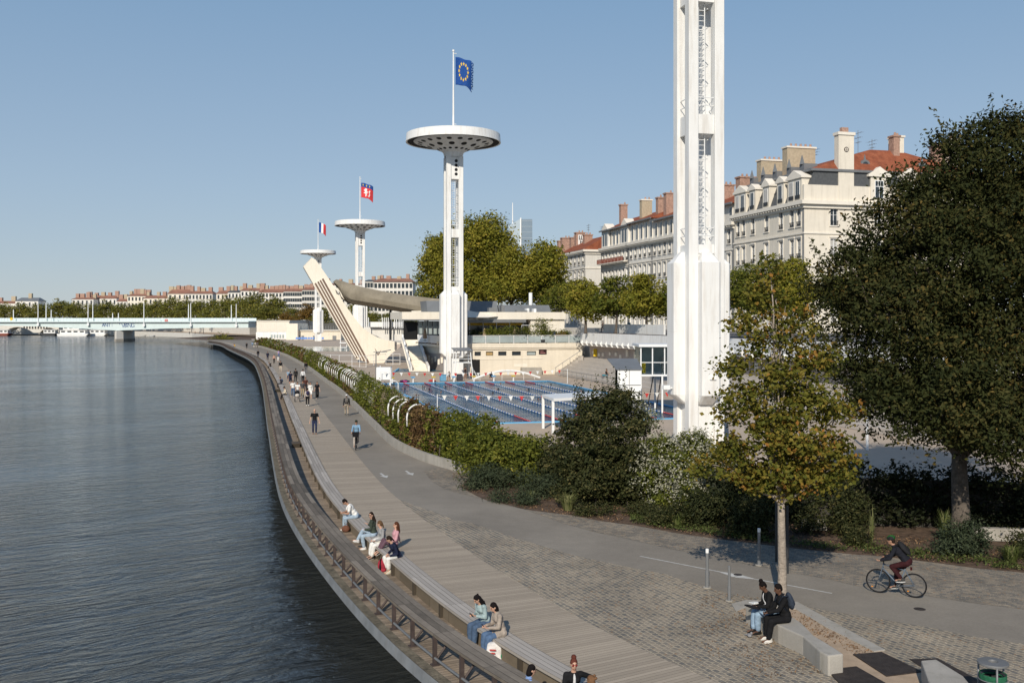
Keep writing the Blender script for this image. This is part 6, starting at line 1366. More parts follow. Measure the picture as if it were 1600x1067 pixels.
# white cube with sloping grey top
Yb = 80.0; t = thing('equipment_box', 'tall white panelled box with a sloping grey top behind the dark bush', 'box', AT(978,640,Yb))
x0 = AT(963,0,Yb).x; x1 = AT(999,0,Yb).x; z1 = gz(577,Yb); z0 = gz(624,Yb)
for (a,b) in ((x0,(x0+x1)/2-.02),((x0+x1)/2+.02,x1)):
    for (c,d) in ((z0,(z0+z1)/2-.03),((z0+z1)/2+.03,z1)): gb(a,b,Yb-1,Yb+.8,c,d,'panel',M['whitemetal'])
gb(x0,x1,Yb-.9,Yb+.78,.0,z1-.01,'frame',M['greymetal'])
m1 = MB(); m1.prism([Vector((x0-.12,Yb-1.1,z1)),Vector((x1+.12,Yb-1.1,z1)),Vector((x1+.0,Yb+1.6,z1+.75)),Vector((x0-.6,Yb+1.6,z1+.75))], (0,0,.06)); m1.build('sloping_top', M['zinc'], t)
# white portal frame by the near pool edge
t = thing('portal_frame', 'white flat topped portal frame standing between the hedge and the pool', 'pergola', W(862,672))
Yp = 72.5
def pz(py, Y=Yp): return CZ-(py-HY)*Y/F
for (px, Y) in ((848.5,73.5),(864,70.0),(935,76.5),(948,73.0)):
    m1 = MB(); a = AT(px,600,Y); m1.box(Vector((a.x,a.y,1.15)), (.17,.17,2.3), .2); m1.build('post', M['whitemetal'], t)
m1 = MB(); q = [AT(846.5,0,73.7),AT(865,0,69.8),AT(951,0,72.8),AT(936,0,76.8)]; m1.prism([Vector((a.x,a.y,2.3)) for a in q], (0,0,.2)); m1.build('top', M['whitemetal'], t)
# white mesh fence panels on the sunlit deck and lockers
t = thing('mesh_fence', 'white thin framed fence panels on the deck in front of the leaning pylon', 'fence', W(540,572))
pf = [(502,571,14),(516.5,572,14),(530,573,14),(550,573,13),(562,573.5,12),(572,574,12),(584,572,12),(603,570,11),(614,570,11),(625,570,11)]
pr_ = None
for (px,py,h) in pf:
    a = W(px,py); m1 = MB(); m1.tube([a, a+Vector((0,0,2.0))], .045, 5); m1.build('post', M['whitemetal'], t)
    if pr_ is not None:
        m1 = MB()
        for z in (1.95, .9, .1): m1.tube([pr_+Vector((0,0,z)), a+Vector((0,0,z))], .03, 5)
        m1.build('rail', M['whitemetal'], t)
    pr_ = a
# ---------------------------------------------------------------- quayside street and house row

sheet('street', [AB(-60,33.0,ZS-.06), AB(-60,140,ZS-.06), AB(330,140,ZS-.06), AB(330,33.0,ZS-.06)], M['street'])
mb = MB(); mb.prism([AB(64,33.0,0),AB(330,33.0,0),AB(330,33.6,0),AB(64,33.6,0)], (0,0,ZS+.6)); tag(mb.build('street_retaining_wall', M['stone_pale'], org=AB(120,33,0)), 'long pale retaining wall of the street beyond the clubhouse', 'wall')
def house(name_label, a0, L, floors, attic, b=57.0, depth=16.0, wallm='stone', nwin=6, chim=(), paired=False, side_wins=(), roofm='tiles', balcony=None, attic_style='mansard', ped=(), arched=False, winw=1.15, ridge=3.2, z0=ZS, cornice=True, end_depth=None):
    """floors: list of storey heights. local x along U, facade at y=0 looking +y (to the river), depth to -y"""
    root = thing('apartment_house', name_label, 'house', AB(a0, b, z0), math.atan2(U.y, U.x))
    wm = M[wallm]; tm = M['stone_trim']; H = sum(floors)
    # window rectangles
    xs = []
    m = L/nwin
    if paired:
        xs = [L*.045+.5, L*.045+2.3]; n_in = nwin-4
        for k in range(n_in): xs.append(L*.5+(k-(n_in-1)/2)*(L*.6/max(1,n_in)))
        xs += [L*.955-2.3, L*.955-.5]
        xs = sorted(xs)
    else: xs = [m*(k+.5) for k in range(nwin)]
    rects = []; z = 0
    for fi, fh in enumerate(floors):
        wh = fh*.60 if fi else fh*.66
        for x in xs: rects.append((x-winw/2, x+winw/2, z+fh*.22, z+fh*.22+wh, fi))
        z += fh
    def facade(rects, x0, x1, z0_, z1_, T, mbw):
        xb = sorted({x0, x1, *[r[0] for r in rects], *[r[1] for r in rects]}); zb_ = sorted({z0_, z1_, *[r[2] for r in rects], *[r[3] for r in rects]})
        for i in range(len(xb)-1):
            for j in range(len(zb_)-1):
                cx, cz = (xb[i]+xb[i+1])/2, (zb_[j]+zb_[j+1])/2
                if any(r[0] < cx < r[1] and r[2] < cz < r[3] for r in rects): continue
                mbw.add([T(xb[i],0,zb_[j]), T(xb[i+1],0,zb_[j]), T(xb[i+1],0,zb_[j+1]), T(xb[i],0,zb_[j+1])], [(0,1,2,3)])
        for r in rects:
            xa, xc, za, zc = r[:4]; d = -.3
            mbw.add([T(xa,0,za),T(xc,0,za),T(xc,d,za),T(xa,d,za)], [(0,1,2,3)]); mbw.add([T(xa,0,zc),T(xc,0,zc),T(xc,d,zc),T(xa,d,zc)], [(3,2,1,0)])
            mbw.add([T(xa,0,za),T(xa,d,za),T(xa,d,zc),T(xa,0,zc)], [(0,1,2,3)]); mbw.add([T(xc,0,za),T(xc,d,za),T(xc,d,zc),T(xc,0,zc)], [(3,2,1,0)])
    F0 = lambda x,y,z: Vector((x,y,z))
    F1 = lambda x,y,z: Vector((-y,-x,z))          # end wall: x runs inward, outward is -x local
    mbw = MB(); ed = end_depth or depth
    facade(rects, 0, L, 0, H, F0, mbw)
    srects = []
    for (sx, sw, fi) in side_wins:
        zf = sum(floors[:fi]); srects.append((sx-sw/2, sx+sw/2, zf+floors[fi]*.24, zf+floors[fi]*.82, fi))
    facade(srects, 0, ed, 0, H, F1, mbw)
    mbw.add([(L,0,0),(L,0,H),(L,-ed,H),(L,-ed,0),(0,-ed,0),(0,-ed,H)], [(0,1,2,3),(3,2,5,4)])
    mbw.build('wall', wm, root, fixn=False)
    g = random.Random(int(a0*7)+3)
    def window(r, T, parent, pane_m=None):
        xa, xc, za, zc = r[:4]; m1 = MB(); t = .07
        def bar(x0,x1,z0_,z1_,y0=-.24,y1=-.17): 
            P = [T(x0,y0,z0_),T(x1,y0,z0_),T(x1,y0,z1_),T(x0,y0,z1_)]; m1.prism(P, T(0,y1-y0,0)-T(0,0,0))
        bar(xa,xa+t,za,zc); bar(xc-t,xc,za,zc); bar(xa+t,xc-t,za,za+t); bar(xa+t,xc-t,zc-t,zc); mid=(xa+xc)/2; bar(mid-.035,mid+.035,za+t,zc-t); bar(xa+t,mid-.035,za+(zc-za)*.62,za+(zc-za)*.62+.04); bar(mid+.035,xc-t,za+(zc-za)*.62,za+(zc-za)*.62+.04)
        wf = m1.build('window', M['whitemetal'], parent)
        m1 = MB(); P = [T(xa,-.27,za),T(xc,-.27,za),T(xc,-.27,zc),T(xa,-.27,zc)]; m1.prism(P, T(0,.02,0)-T(0,0,0)); m1.build('pane', pane_m or (M['glass'] if g.random() < .72 else M['curtain']), wf)
        m1 = MB()
        def sb(x0,x1,y0,y1,z0_,z1_): P = [T(x0,y0,z0_),T(x1,y0,z0_),T(x1,y0,z1_),T(x0,y0,z1_)]; m1.prism(P, T(0,y1-y0,0)-T(0,0,0))
        sb(xa-.16,xc+.16,.0,.14,za-.14,za-.0); sb(xa-.18,xc+.18,.0,.16,zc+.16,zc+.34); sb(xa-.16,xa,.0,.05,za,zc+.16); sb(xc,xc+.16,.0,.05,za,zc+.16); sb(xa,xc,.0,.05,zc,zc+.16)
        m1.build('surround', tm, wf)
        if r[4] >= 1:
            m1 = MB(); sb(xa-.05,xc+.05,.02,.07,za+.62,za+.68); sb(xa-.05,xc+.05,.02,.07,za+.05,za+.09)
            x = xa
            while x < xc: sb(x,x+.03,.03,.06,za+.09,za+.62); x += .13
            m1.build('window_rail', M['darkmetal'], wf)
    for r in rects: window(r, F0, root)
    for r in srects: window(r, F1, root)
    # bands and cornice
    z = 0
    for fi, fh in enumerate(floors):
        z += fh; m1 = MB(); top_ = fi == len(floors)-1
        dd = .75 if top_ else .16; hh = .5 if top_ else .22
        m1.bx(-dd,L+.02,.0,dd,z-hh+(.25 if top_ else 0),z+(.25 if top_ else 0)); m1.bx(-dd,0,-ed,.0,z-hh+(.25 if top_ else 0),z+(.25 if top_ else 0))
        if top_:
            m1.bx(-.3,L+.02,.0,.3,z-.75,z-.27); m1.bx(-.3,0,-ed,.0,z-.75,z-.27); x = .2
            while x < L: m1.bx(x,x+.22,.3,.66,z-.5,z-.26); x += .75
        m1.build('cornice' if top_ else 'string_course', tm, root)
    m1 = MB(); 
    for x in (.12, L-.12): m1.bx(x-.07,x+.07,.01,.14,0,H-.3)
    m1.build('drainpipe', M['greymetal'], root)
    if balcony:
        for (fi, x0, x1, m_) in balcony:
            zf = sum(floors[:fi])+floors[fi]*.22-.15; m1 = MB(); m1.bx(x0,x1,.16,1.15,zf-.16,zf); bo = m1.build('balcony', tm, root)
            m1 = MB(); m1.bx(x0,x1,1.10,1.15,zf+.9,zf+.96); m1.bx(x0,x1,1.11,1.14,zf+.04,zf+.08); x = x0
            while x < x1: m1.bx(x,x+.04,1.11,1.14,zf+.08,zf+.9); x += .14
            m1.build('balustrade', M[m_], bo)
    # attic
    zt_ = H+.25; ro = None
    if attic_style == 'mansard':
        ah = attic; m1 = MB(); ins = 1.5
        m1.frus((L/2,-ed/2,zt_), (L,ed), (L-2*ins*.0,ed-2*ins), ah); m1.build('mansard', M['slate'], root)
        for k, x in enumerate(xs if not paired else [ (xs[0]+xs[1])/2 ]+xs[2:-2]+[(xs[-2]+xs[-1])/2]):
            dbl = paired and k in (0, len(xs)-3); w_ = 3.7 if dbl else 1.9; dm = MB(); dm.bx(x-w_/2,x+w_/2,-1.6,.12,zt_,zt_+ah*.78)
            do = dm.build('dormer', wm, root); m1 = MB()
            hp = 1.0 if (dbl or k % 2 == 0) else .75
            m1.prism([(x-w_/2-.25,.32,zt_+ah*.78),(x+w_/2+.25,.32,zt_+ah*.78),(x+w_/2+.25,.32,zt_+ah*.78+.22),(x,.32,zt_+ah*.78+.22+hp),(x-w_/2-.25,.32,zt_+ah*.78+.22)], (0,-2.0,0)); m1.build('pediment', tm, do)
            for xx in ((x-.85,x+.85) if dbl else (x,)):
                r = (xx-.52,xx+.52,zt_+.35,zt_+ah*.70,1)
                m1 = MB(); m1.bx(r[0],r[1],.13,.16,r[2],r[3]); wf = m1.build('window', M['whitemetal'], do)
                m1 = MB(); m1.bx(r[0]+.09,xx-.04,.17,.18,r[2]+.09,r[3]-.09); m1.bx(xx+.04,r[1]-.09,.17,.18,r[2]+.09,r[3]-.09); m1.build('pane', M['glass'] if g.random() < .6 else M['curtain'], wf)
                m1 = MB(); m1.bx(r[0]-.1,r[1]+.1,.18,.22,r[2]+.0,r[2]+.55); m1.build('window_rail', M['darkmetal'], wf)
        m1 = MB(); m1.bx(-.3,L+.02,-ed+1.2,-.9,zt_+ah,zt_+ah+.35); m1.build('gutter_band', M['greymetal'], root)
        zr = zt_+ah+.35; m1 = MB(); m1.frus((L/2,-ed/2,zr), (L+.2,ed-2.2), (L-7 if L > 14 else L,ed*.16), ridge); ro = m1.build('roof', M[roofm], root)
        ins_y = -1.6
    elif attic_style == 'storey':
        m1 = MB(); m1.bx(0.02,L-.02,-ed,-.35,zt_,zt_+attic); ao = m1.build('attic', wm, root)
        for x in xs:
            m1 = MB(); m1.bx(x-.5,x+.5,-.34,-.30,zt_+.4,zt_+attic-.5); wf = m1.build('window', M['whitemetal'], ao); m1 = MB(); m1.bx(x-.4,x-.03,-.29,-.28,zt_+.5,zt_+attic-.6); m1.bx(x+.03,x+.4,-.29,-.28,zt_+.5,zt_+attic-.6); m1.build('pane', M['glass'], wf)
            m1 = MB(); m1.bx(x-.75,x-.55,-.34,-.2,zt_,zt_+attic-.2); m1.build('pilaster', tm, ao)
        for (x0, x1) in ped:
            m1 = MB(); m1.bx(x0,x1,-.34,.1,zt_,zt_+attic); pb = m1.build('gable', wm, root)
            m1 = MB(); m1.prism([(x0-.2,.2,zt_+attic),(x1+.2,.2,zt_+attic),((x0+x1)/2,.2,zt_+attic+1.5)], (0,-2,0)); m1.build('pediment', tm, pb)
            for xx in ((x0+x1)/2-.75, (x0+x1)/2+.75):
                m1 = MB(); m1.bx(xx-.45,xx+.45,.11,.13,zt_+.4,zt_+attic-.6); m1.build('window', M['glass'], pb)
        zr = zt_+attic; m1 = MB(); m1.prism([(-.3,.5,zr),(-.3,-ed*.5,zr+ridge),(-.3,-ed,zr)], (L+.4,0,0)); ro = m1.build('roof', M[roofm], root)
        m1 = MB(); m1.bx(-.3,L+.1,.35,.6,zr-.18,zr+.1); m1.build('gutter', M['greymetal'], root)
    else:
        zr = zt_; m1 = MB(); m1.prism([(-.4,.8,zr),(-.4,-ed*.5,zr+ridge),(-.4,-ed-.3,zr)], (L+.5,0,0)); ro = m1.build('roof', M[roofm], root)
    for (x, y, w_, d_, zb_, h_, m_) in chim:
        m1 = MB(); m1.bx(x-w_/2,x+w_/2,y-d_/2,y+d_/2,zb_,zb_+h_); c_ = m1.build('chimney', M[m_], ro)
        m1 = MB(); m1.bx(x-w_/2-.14,x+w_/2+.14,y-d_/2-.14,y+d_/2+.14,zb_+h_,zb_+h_+.25)
        m1.build('chimney_cap', M['stone_trim'] if m_ != 'brick' else M['brick'], ro)
        for q in range(max(1,int(d_/.8))):
            m1 = MB(); yy = y-d_/2+.4+q*.8; m1.tube([(x,yy,zb_+h_+.25),(x,yy,zb_+h_+.75)], [.2,.15], 8); m1.build('chimney_pot', M['brick'], ro)
    return root, ro, zt_
M['curtain'] = sm('curtain', (0.42,0.41,0.39), 0.9, var=0.15, scale=2)
Hc = 24.3-ZS
hA, rA, zA = house('ornate cream corner house with slate mansard, pedimented dormers and orange tiled roof', 46.4, 20.6, [4.6,4.7,4.5,4.05], 4.1, nwin=7+0, paired=True, wallm='stone', depth=30, ridge=3.6,
    chim=((9.5,-4.8,1.4,4.6,22.5,4.4,'brick_pale'),(17.2,-4.8,1.4,4.6,22.0,4.2,'brick_pale'),(19.6,-6,1.2,2.0,22.0,3.6,'brick'),(3.2,-16.4,1.1,1.0,24.0,4.0,'brick'),(4.2,-17.4,2.0,1.2,23.5,4.6,'stone'),(3.2,-26.2,1.4,1.6,23.5,4.4,'stone'),(4.5,-24.6,1.1,2.0,23.5,3.6,'brick')),
    side_wins=((4.6,1.2,0),(4.6,1.2,1),(4.6,1.2,2),(4.6,1.2,3),(11.5,1.2,0),(11.5,1.2,1),(11.5,1.2,2),(11.5,1.2,3),(16.0,1.2,1),(16.0,1.2,2),(16.0,1.2,3),(20.5,1.2,2),(20.5,1.2,3)), balcony=((1,4.5,9.8,'darkmetal'),(1,13,20,'darkmetal')))
# end-wall attic of the corner house: tall chimney stack, dormers facing the camera
m1 = MB(); m1.bx(-.15,.9,-7.6,-5.2,zA-.1,zA+9.2); co_ = m1.build('chimney', M['stone'], hA); m1 = MB(); m1.bx(-.3,1.05,-7.75,-5.05,zA+9.2,zA+9.6); m1.build('chimney_cap', M['stone_trim'], co_)
m1 = MB(); m1.bx(.1,.7,-6.9,-5.9,zA+9.6,zA+10.3); m1.build('chimney_pot', M['brick'], co_)
m1 = MB(); m1.tube([(-.16,-6.4,zA+7.2),(-.2,-6.4,zA+7.2)], .36, 16); o_ = m1.build('rosette', M['rust'], co_); m1 = MB(); m1.tube([(-.2,-6.4,zA+7.2),(-.215,-6.4,zA+7.2)], .24, 16); m1.build('rosette_face', M['stone'], co_)
m1 = MB(); m1.bx(-.22,-.2,-6.62,-6.18,zA+7.17,zA+7.23); m1.bx(-.22,-.2,-6.43,-6.37,zA+6.98,zA+7.42); m1.build('rosette_cross', M['rust'], co_)
m1 = MB(); m1.bx(-.1,.35,-29,.1,zA,zA+2.2); m1.build('attic_parapet', M['stone'], hA)
for (y, w_) in ((-11.5,2.6),(-16.4,2.6),(-21,2.6)):
    m1 = MB(); m1.bx(-.25,2,y-w_/2,y+w_/2,zA,zA+3.6); d_ = m1.build('dormer', M['stone'], hA)
    m1 = MB(); m1.prism([(-.5,y-w_/2-.5,zA+3.6),(-.5,y+w_/2+.5,zA+3.6),(-.5,y+w_/2+.5,zA+3.85),(-.5,y,zA+5.0),(-.5,y-w_/2-.5,zA+3.85)], (2.4,0,0)); m1.build('pediment', M['stone_trim'], d_)
    m1 = MB(); m1.bx(-.3,-.26,y-.7,y+.7,zA+.6,zA+3.1); wf = m1.build('window', M['whitemetal'], d_)
    for (y0,y1,z0_,z1_) in ((y-.6,y-.04,zA+.7,zA+2.2),(y+.04,y+.6,zA+.7,zA+2.2),(y-.6,y-.25,zA+2.3,zA+3.0),(y-.15,y+.15,zA+2.3,zA+3.0),(y+.25,y+.6,zA+2.3,zA+3.0)):
        m1 = MB(); m1.bx(-.32,-.305,y0,y1,z0_,z1_); m1.build('pane', M['glass'], wf)
    m1 = MB(); m1.bx(-.36,-.33,y-.75,y+.75,zA+.6,zA+.65); m1.build('window_rail', M['darkmetal'], wf)
for (y) in (-10.2,-19.5):      # round zinc bull's-eye dormers in the tiles
    m1 = MB(); m1.tube([(1.0,y,zA+5.4),(3.6,y,zA+5.4)], .75, 16); b_ = m1.build('round_dormer', M['zinc'], rA); m1 = MB(); m1.tube([(.97,y,zA+5.4),(1.02,y,zA+5.4)], .45, 14); m1.build('round_pane', M['glass'], b_)
    m1 = MB(); m1.tube([(1.0,y-1.5,zA+4.7),(1.0,y,zA+5.0),(1.0,y+1.5,zA+4.7)], .2, 6); m1.tube([(1.2,y,zA+6.0),(1.2,y,zA+6.9)], [.2,.04], 6); m1.build('finial', M['zinc'], b_)
for x in (3.5, 7, 11, 14.5, 18):
    m1 = MB(); m1.bx(x-.6,x+.6,-3.8,-1.7,zA+4.4,zA+5.6); m1.tube([(x,-1.75,zA+5.5),(x,-1.75,zA+6.8)], [.4,.05], 6); m1.build('zinc_dormer', M['zinc'], rA)
def antenna(o, x, y, z, h, g):
    m1 = MB(); m1.tube([(x,y,z),(x,y,z+h)], .035, 5)
    for q in range(3):
        zz = z+h*(.6+.15*q); w_ = .5+.25*q; m1.tube([(x-w_,y,zz),(x+w_,y,zz)], .02, 4)
        for k in range(4): xx = x-w_+2*w_*k/3; m1.tube([(xx,y-.3,zz),(xx,y+.3,zz)], .015, 4)
    m1.build('antenna', M['greymetal'], o)
gg = random.Random(2)
for (x,y,h) in ((7,-13,4.5),(6.5,-15,3.2),(4,-23,3.2),(12,-9,2.5)): antenna(rA, x, y, zA+7, h, gg)
hB, rB, zB = house('narrow grey house with arched attic windows beside the corner house', 67.1, 21.0, [4.4,4.4,4.2,3.9], 3.0, nwin=7, wallm='stone_grey', attic_style='storey', depth=15, chim=((3.2,-3.8,1.5,2.8,19.5,5.0,'brick'),(13,-5.5,1.3,2.0,21,3.6,'brick')))
hC, rC, zC = house('grey stone house with blue balcony netting left of the nearest tower', 88.2, 11.6, [4.4,4.5,4.2,3.7], 3.4, nwin=5, wallm='stone_grey', attic_style='storey', depth=15, chim=((10.4,-3.2,1.3,2.4,20,5.4,'brick'),(3,-6,1.1,1.6,20.5,4.0,'brick')), balcony=((1,.2,11.4,'darkmetal'),))
hD, rD, zD = house('plain grey house with tall shuttered attic windows', 99.9, 12.0, [4.4,4.5,4.2,3.8], 3.9, nwin=5, wallm='stone_pale', attic_style='storey', depth=15, chim=((11.0,-3.2,1.2,2.2,20,5.6,'brick_pale'),(3.0,-3.2,1.1,2.0,20.5,4.6,'brick')))

M['rustred'] = sm('rust_red_railing', (0.20,0.055,0.035), 0.7, var=0.2)
hE, rE, zE = house('house with paired pediments, white attic and long rust red balcony', 112.0, 16.2, [4.4,4.4,4.2,3.9], 3.7, nwin=8, wallm='stone_pale', attic_style='storey', depth=15, ped=((.3,4.3),(11.8,15.8)), chim=((13.5,-4,1.1,1.5,20.5,5.8,'brick'),), balcony=((3,.3,16,'rustred'),))
hF, rF, zF = house('plain cream house with a blank sunlit end wall and red roof', 139.0, 17.8, [4.6,4.6,4.5,3.8], 0, nwin=6, wallm='stone_grey', attic_style='gable', depth=11, ridge=3.4, end_depth=11, side_wins=((5,1.9,2),(5,1.9,3)), chim=((1.5,-6,1.2,2.4,18.5,3.6,'brick_pale'),(10,-4,1.3,2.0,18.0,3.8,'brick'),(16,-4,1.6,2.2,18.2,4.6,'brick')))
m1 = MB(); m1.bx(-.04,-.01,-11,0,0,17.5); 
m1 = MB(); m1.bx(16.9,17.0,-5.2,-3.6,20.2,22.6); b_ = m1.build('banner', M['white'], rF)
m1 = MB(); m1.bx(15.05,15.08,-4.9,-3.3,20.0,22.4); bb = m1.build('banner', M['white'], rF)
for (y0,y1,z0_,z1_) in ((-4.7,-4.5,21.4,22.2),(-4.2,-4.0,21.4,22.2),(-3.7,-3.5,21.4,22.2),(-4.7,-3.5,21.2,21.38),(-4.6,-4.4,20.3,21.0),(-4.0,-3.8,20.3,21.0),(-4.39,-4.01,20.6,20.75)):
    m1 = MB(); m1.bx(15.03,15.045,y0,y1,z0_,z1_); m1.build('banner_mark', M['black'], bb)
hG, rG, zG = house('farther pale house behind the plane trees', 157.0, 22.0, [4.4,4.3,4.2,3.8], 0, nwin=7, wallm='stone_pale', attic_style='gable', depth=13, ridge=3.6, chim=((2,-4,1.4,2.2,17.5,4.4,'brick'),(9,-4,1.5,2.4,18,4.4,'brick'),(16,-5,1.4,2.0,18,4.2,'brick')))
for (o, L_) in ((rB,18),(rC,10),(rD,11),(rE,14),(rF,16)):
    if o: antenna(o, gg.uniform(2,L_), -6, 21.5, gg.uniform(2.5,4.5), gg); antenna(o, gg.uniform(2,L_), -7, 21.5, gg.uniform(2,4), gg)
# glass tower and mast far away
p = AT(816,400,900); t = thing('glass_office_tower', 'distant blue grey glass office tower with a sloping top and mast', 'office tower', Vector((p.x,p.y,0)))
m1 = MB(); x0 = AT(795,0,900).x; xm = AT(813.5,0,900).x; x1 = AT(831.5,0,905).x
zz = lambda py: CZ-(py-HY)*900/F
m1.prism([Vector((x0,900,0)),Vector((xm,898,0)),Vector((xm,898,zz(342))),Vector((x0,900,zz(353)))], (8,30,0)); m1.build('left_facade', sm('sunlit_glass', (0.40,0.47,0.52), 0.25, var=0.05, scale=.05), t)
m1 = MB(); m1.bx(xm+.6,x1,898,930,0,zz(343)); m1.build('right_facade', sm('shaded_glass', (0.20,0.26,0.32), 0.25, var=0.08, scale=.05), t)  # sunlit and shaded sides of the tower are painted as two glass colours
m1 = MB(); m1.bx(xm-.5,xm+.55,897,930,0,zz(341)); m1.build('edge_fin', M['whitemetal'], t)
for k in range(9):
    m1 = MB(); z = zz(345)-k*5.2; m1.bx(xm+.6,x1+.05,897.9,897.95,z-.4,z); m1.build('floor_band', sm('pale_band', (0.33,0.39,0.44), 0.4), t)
m1 = MB(); xx = AT(801,0,900).x; m1.tube([Vector((xx,905,40)), Vector((xx,905,zz(316)))], [1.3,.35], 8); m1.build('mast', M['whitemetal'], t)
# ---------------------------------------------------------------- bridge
YB = 480.0
BR = thing('road_bridge', 'pale blue steel road bridge with one stone pier and blue graffiti', 'bridge', AT(184,533,YB))
def bz(py, Y=YB): return CZ-(py-HY)*Y/F
def bX(px, Y=YB): return (px-800)*Y/F
gp = [(-420,511,512.5),(-200,511,516),(0,504,508.8),(60,504,510.5),(120,504,513),(160,504,515.3),(184,504,516.3),(210,504,515.3),(260,504,513),(320,504,512.2),(388,504,512)]
gp = [(-420,508.8),(-300,511),(-184,516.3),(-90,511),(0,508.8),(60,510.2),(120,513),(160,515.3),(184,516.3),(210,515.3),(260,513.2),(320,512.2),(388,512)]
mb = MB(); tp = [Vector((bX(x),YB,bz(504.2))) for x,_ in gp]; bt = [Vector((bX(x),YB,bz(y))) for x,y in gp]
mb.prism(tp+bt[::-1], (0,14,0)); mb.build('girder', M['bridge'], BR)
mb = MB(); mb.bx(bX(-420),bX(389),YB-.9,YB+15,bz(504.15),bz(501.6)); mb.build('deck', M['bridge'], BR)
mb = MB(); mb.bx(bX(-420),bX(389),YB-.95,YB-.9,bz(504.0),bz(503.3)); mb.build('shadow_strip', M['greymetal'], BR)  # raised grey strip paints a shadow line along the lower deck edge
mb = MB(); mb.bx(bX(-420),bX(389),YB-.7,YB-.62,bz(497.4),bz(496.9)); mb.bx(bX(-420),bX(389),YB-.7,YB-.62,bz(499.3),bz(498.9))
x = bX(-420)
while x < bX(389): mb.bx(x,x+.16,YB-.72,YB-.6,bz(501.6),bz(497)); x += 1.5
rl_ = mb.build('parapet_railing', M['bridge'], BR)
mb = MB(); mb.bx(bX(-420),bX(389),YB+13.9,YB+14,bz(501.6),bz(497)); mb.build('far_parapet', M['bridge'], BR)
for px in (184,-184):
    mb = MB(); c = Vector((bX(px),YB+6,-3.5)); w_ = 2.1
    mb.prism([c+Vector(q) for q in ((-w_,-4.5,0),(0,-7.5,0),(w_,-4.5,0),(w_,10,0),(-w_,10,0))], (0,0,bz(516.8)+3.5)); mb.build('pier', M['stone_pale'] if px > 0 else M['conc'], BR)
    mb = MB(); mb.prism([c+Vector(q) for q in ((-w_-.2,-4.7,0),(0,-7.8,0),(w_+.2,-4.7,0),(w_+.2,10.2,0),(-w_-.2,10.2,0))], (0,0,2.4)); mb.build('pier_base', M['conc'], BR)
def stroke(mbx, px0, py0, s, letter, Y):
    LT = {'A':[(0,1,.5,0),(.5,0,1,1),(.2,.62,.8,.62)],'N':[(0,1,0,0),(0,0,1,1),(1,1,1,0)],'T':[(0,0,1,0),(.5,0,.5,1)],':':[(.4,.25,.5,.4),(.4,.75,.5,.9)],"'":[(.3,0,.5,.3)],'V':[(0,0,.5,1),(.5,1,1,0)],'B':[(0,0,0,1),(0,0,.8,.2),(.8,.2,0,.48),(0,.48,.9,.74),(.9,.74,0,1)],'G':[(1,.15,.4,0),(.4,0,0,.5),(0,.5,.4,1),(.4,1,1,.85),(1,.85,1,.55),(1,.55,.6,.55)],'I':[(.5,0,.5,1)]}
    for (x0,y0,x1,y1) in LT[letter]:
        a = Vector((bX(px0+x0*s*.8),Y,bz(py0+y0*s))); b = Vector((bX(px0+x1*s*.8),Y,bz(py0+y1*s))); mbx.tube([a,b], .14, 4)
mb = MB()
for i, ch in enumerate('ANT:'): stroke(mb, 159.5+i*4.6, 505.3, 5, ch, YB-.02)
for i, ch in enumerate("'VANG"): stroke(mb, 185+i*5.0, 505.3, 6, 'B' if ch == 'A' else ch, YB-.02)
mb.build('graffiti', cm((0.09,0.15,0.32)), BR)
mb = MB(); mb.bx(bX(258.5),bX(263.5),YB-1.1,YB-1.02,bz(502.2),bz(498.6)); so_ = mb.build('road_sign', M['red'], BR); mb = MB(); mb.bx(bX(259.2),bX(262.8),YB-1.14,YB-1.105,bz(500.9),bz(500)); mb.build('sign_bar', M['white'], so_)
mb = MB(); mb.tube([Vector((bX(19.5),YB-1,bz(498.3))),Vector((bX(19.5),YB-1.1,bz(498.3)))], .75, 12); mb.build('yellow_marker', M['yellow'], BR)
for k, (px, py0, h, Y) in enumerate(((61,505,471,480),(72,503,472.5,493),(139,505,471.5,480),(145,503,473,493),(226,506,471.5,480),(294.5,503,475,493),(299,506,473.5,480),(361.5,503,476.5,493),(370,507,475,480),(21,500,483.5,492),(80,500,484,492),(176,500,489,493),(185,500,489,493))):
    a = AT(px,py0,Y); b = AT(px,h,Y); m1 = MB(); m1.tube([a-Vector((0,1.0 if Y==480 else 0,0)),b-Vector((0,1.0 if Y==480 else 0,0))], [.24,.17], 8); 
    if Y == 480: m1.box(a+Vector((0,-.9,-.6)), (1.0,.9,1.2))
    tag(m1.build('lamp_post', M['whitemetal'], org=a), 'pale lamp post on the bridge, '+['first on the near parapet from the left edge','first on the far parapet','second on the near parapet','second on the far parapet','on the near parapet right of the pier graffiti','paired behind the fourth near post','fourth on the near parapet','paired behind the post at the abutment','last on the near parapet by the abutment','short one near the left edge','short one left of the boat','short one just left of the pier','short one straight above the pier'][k], 'lamp post', 'lamp posts on the bridge')
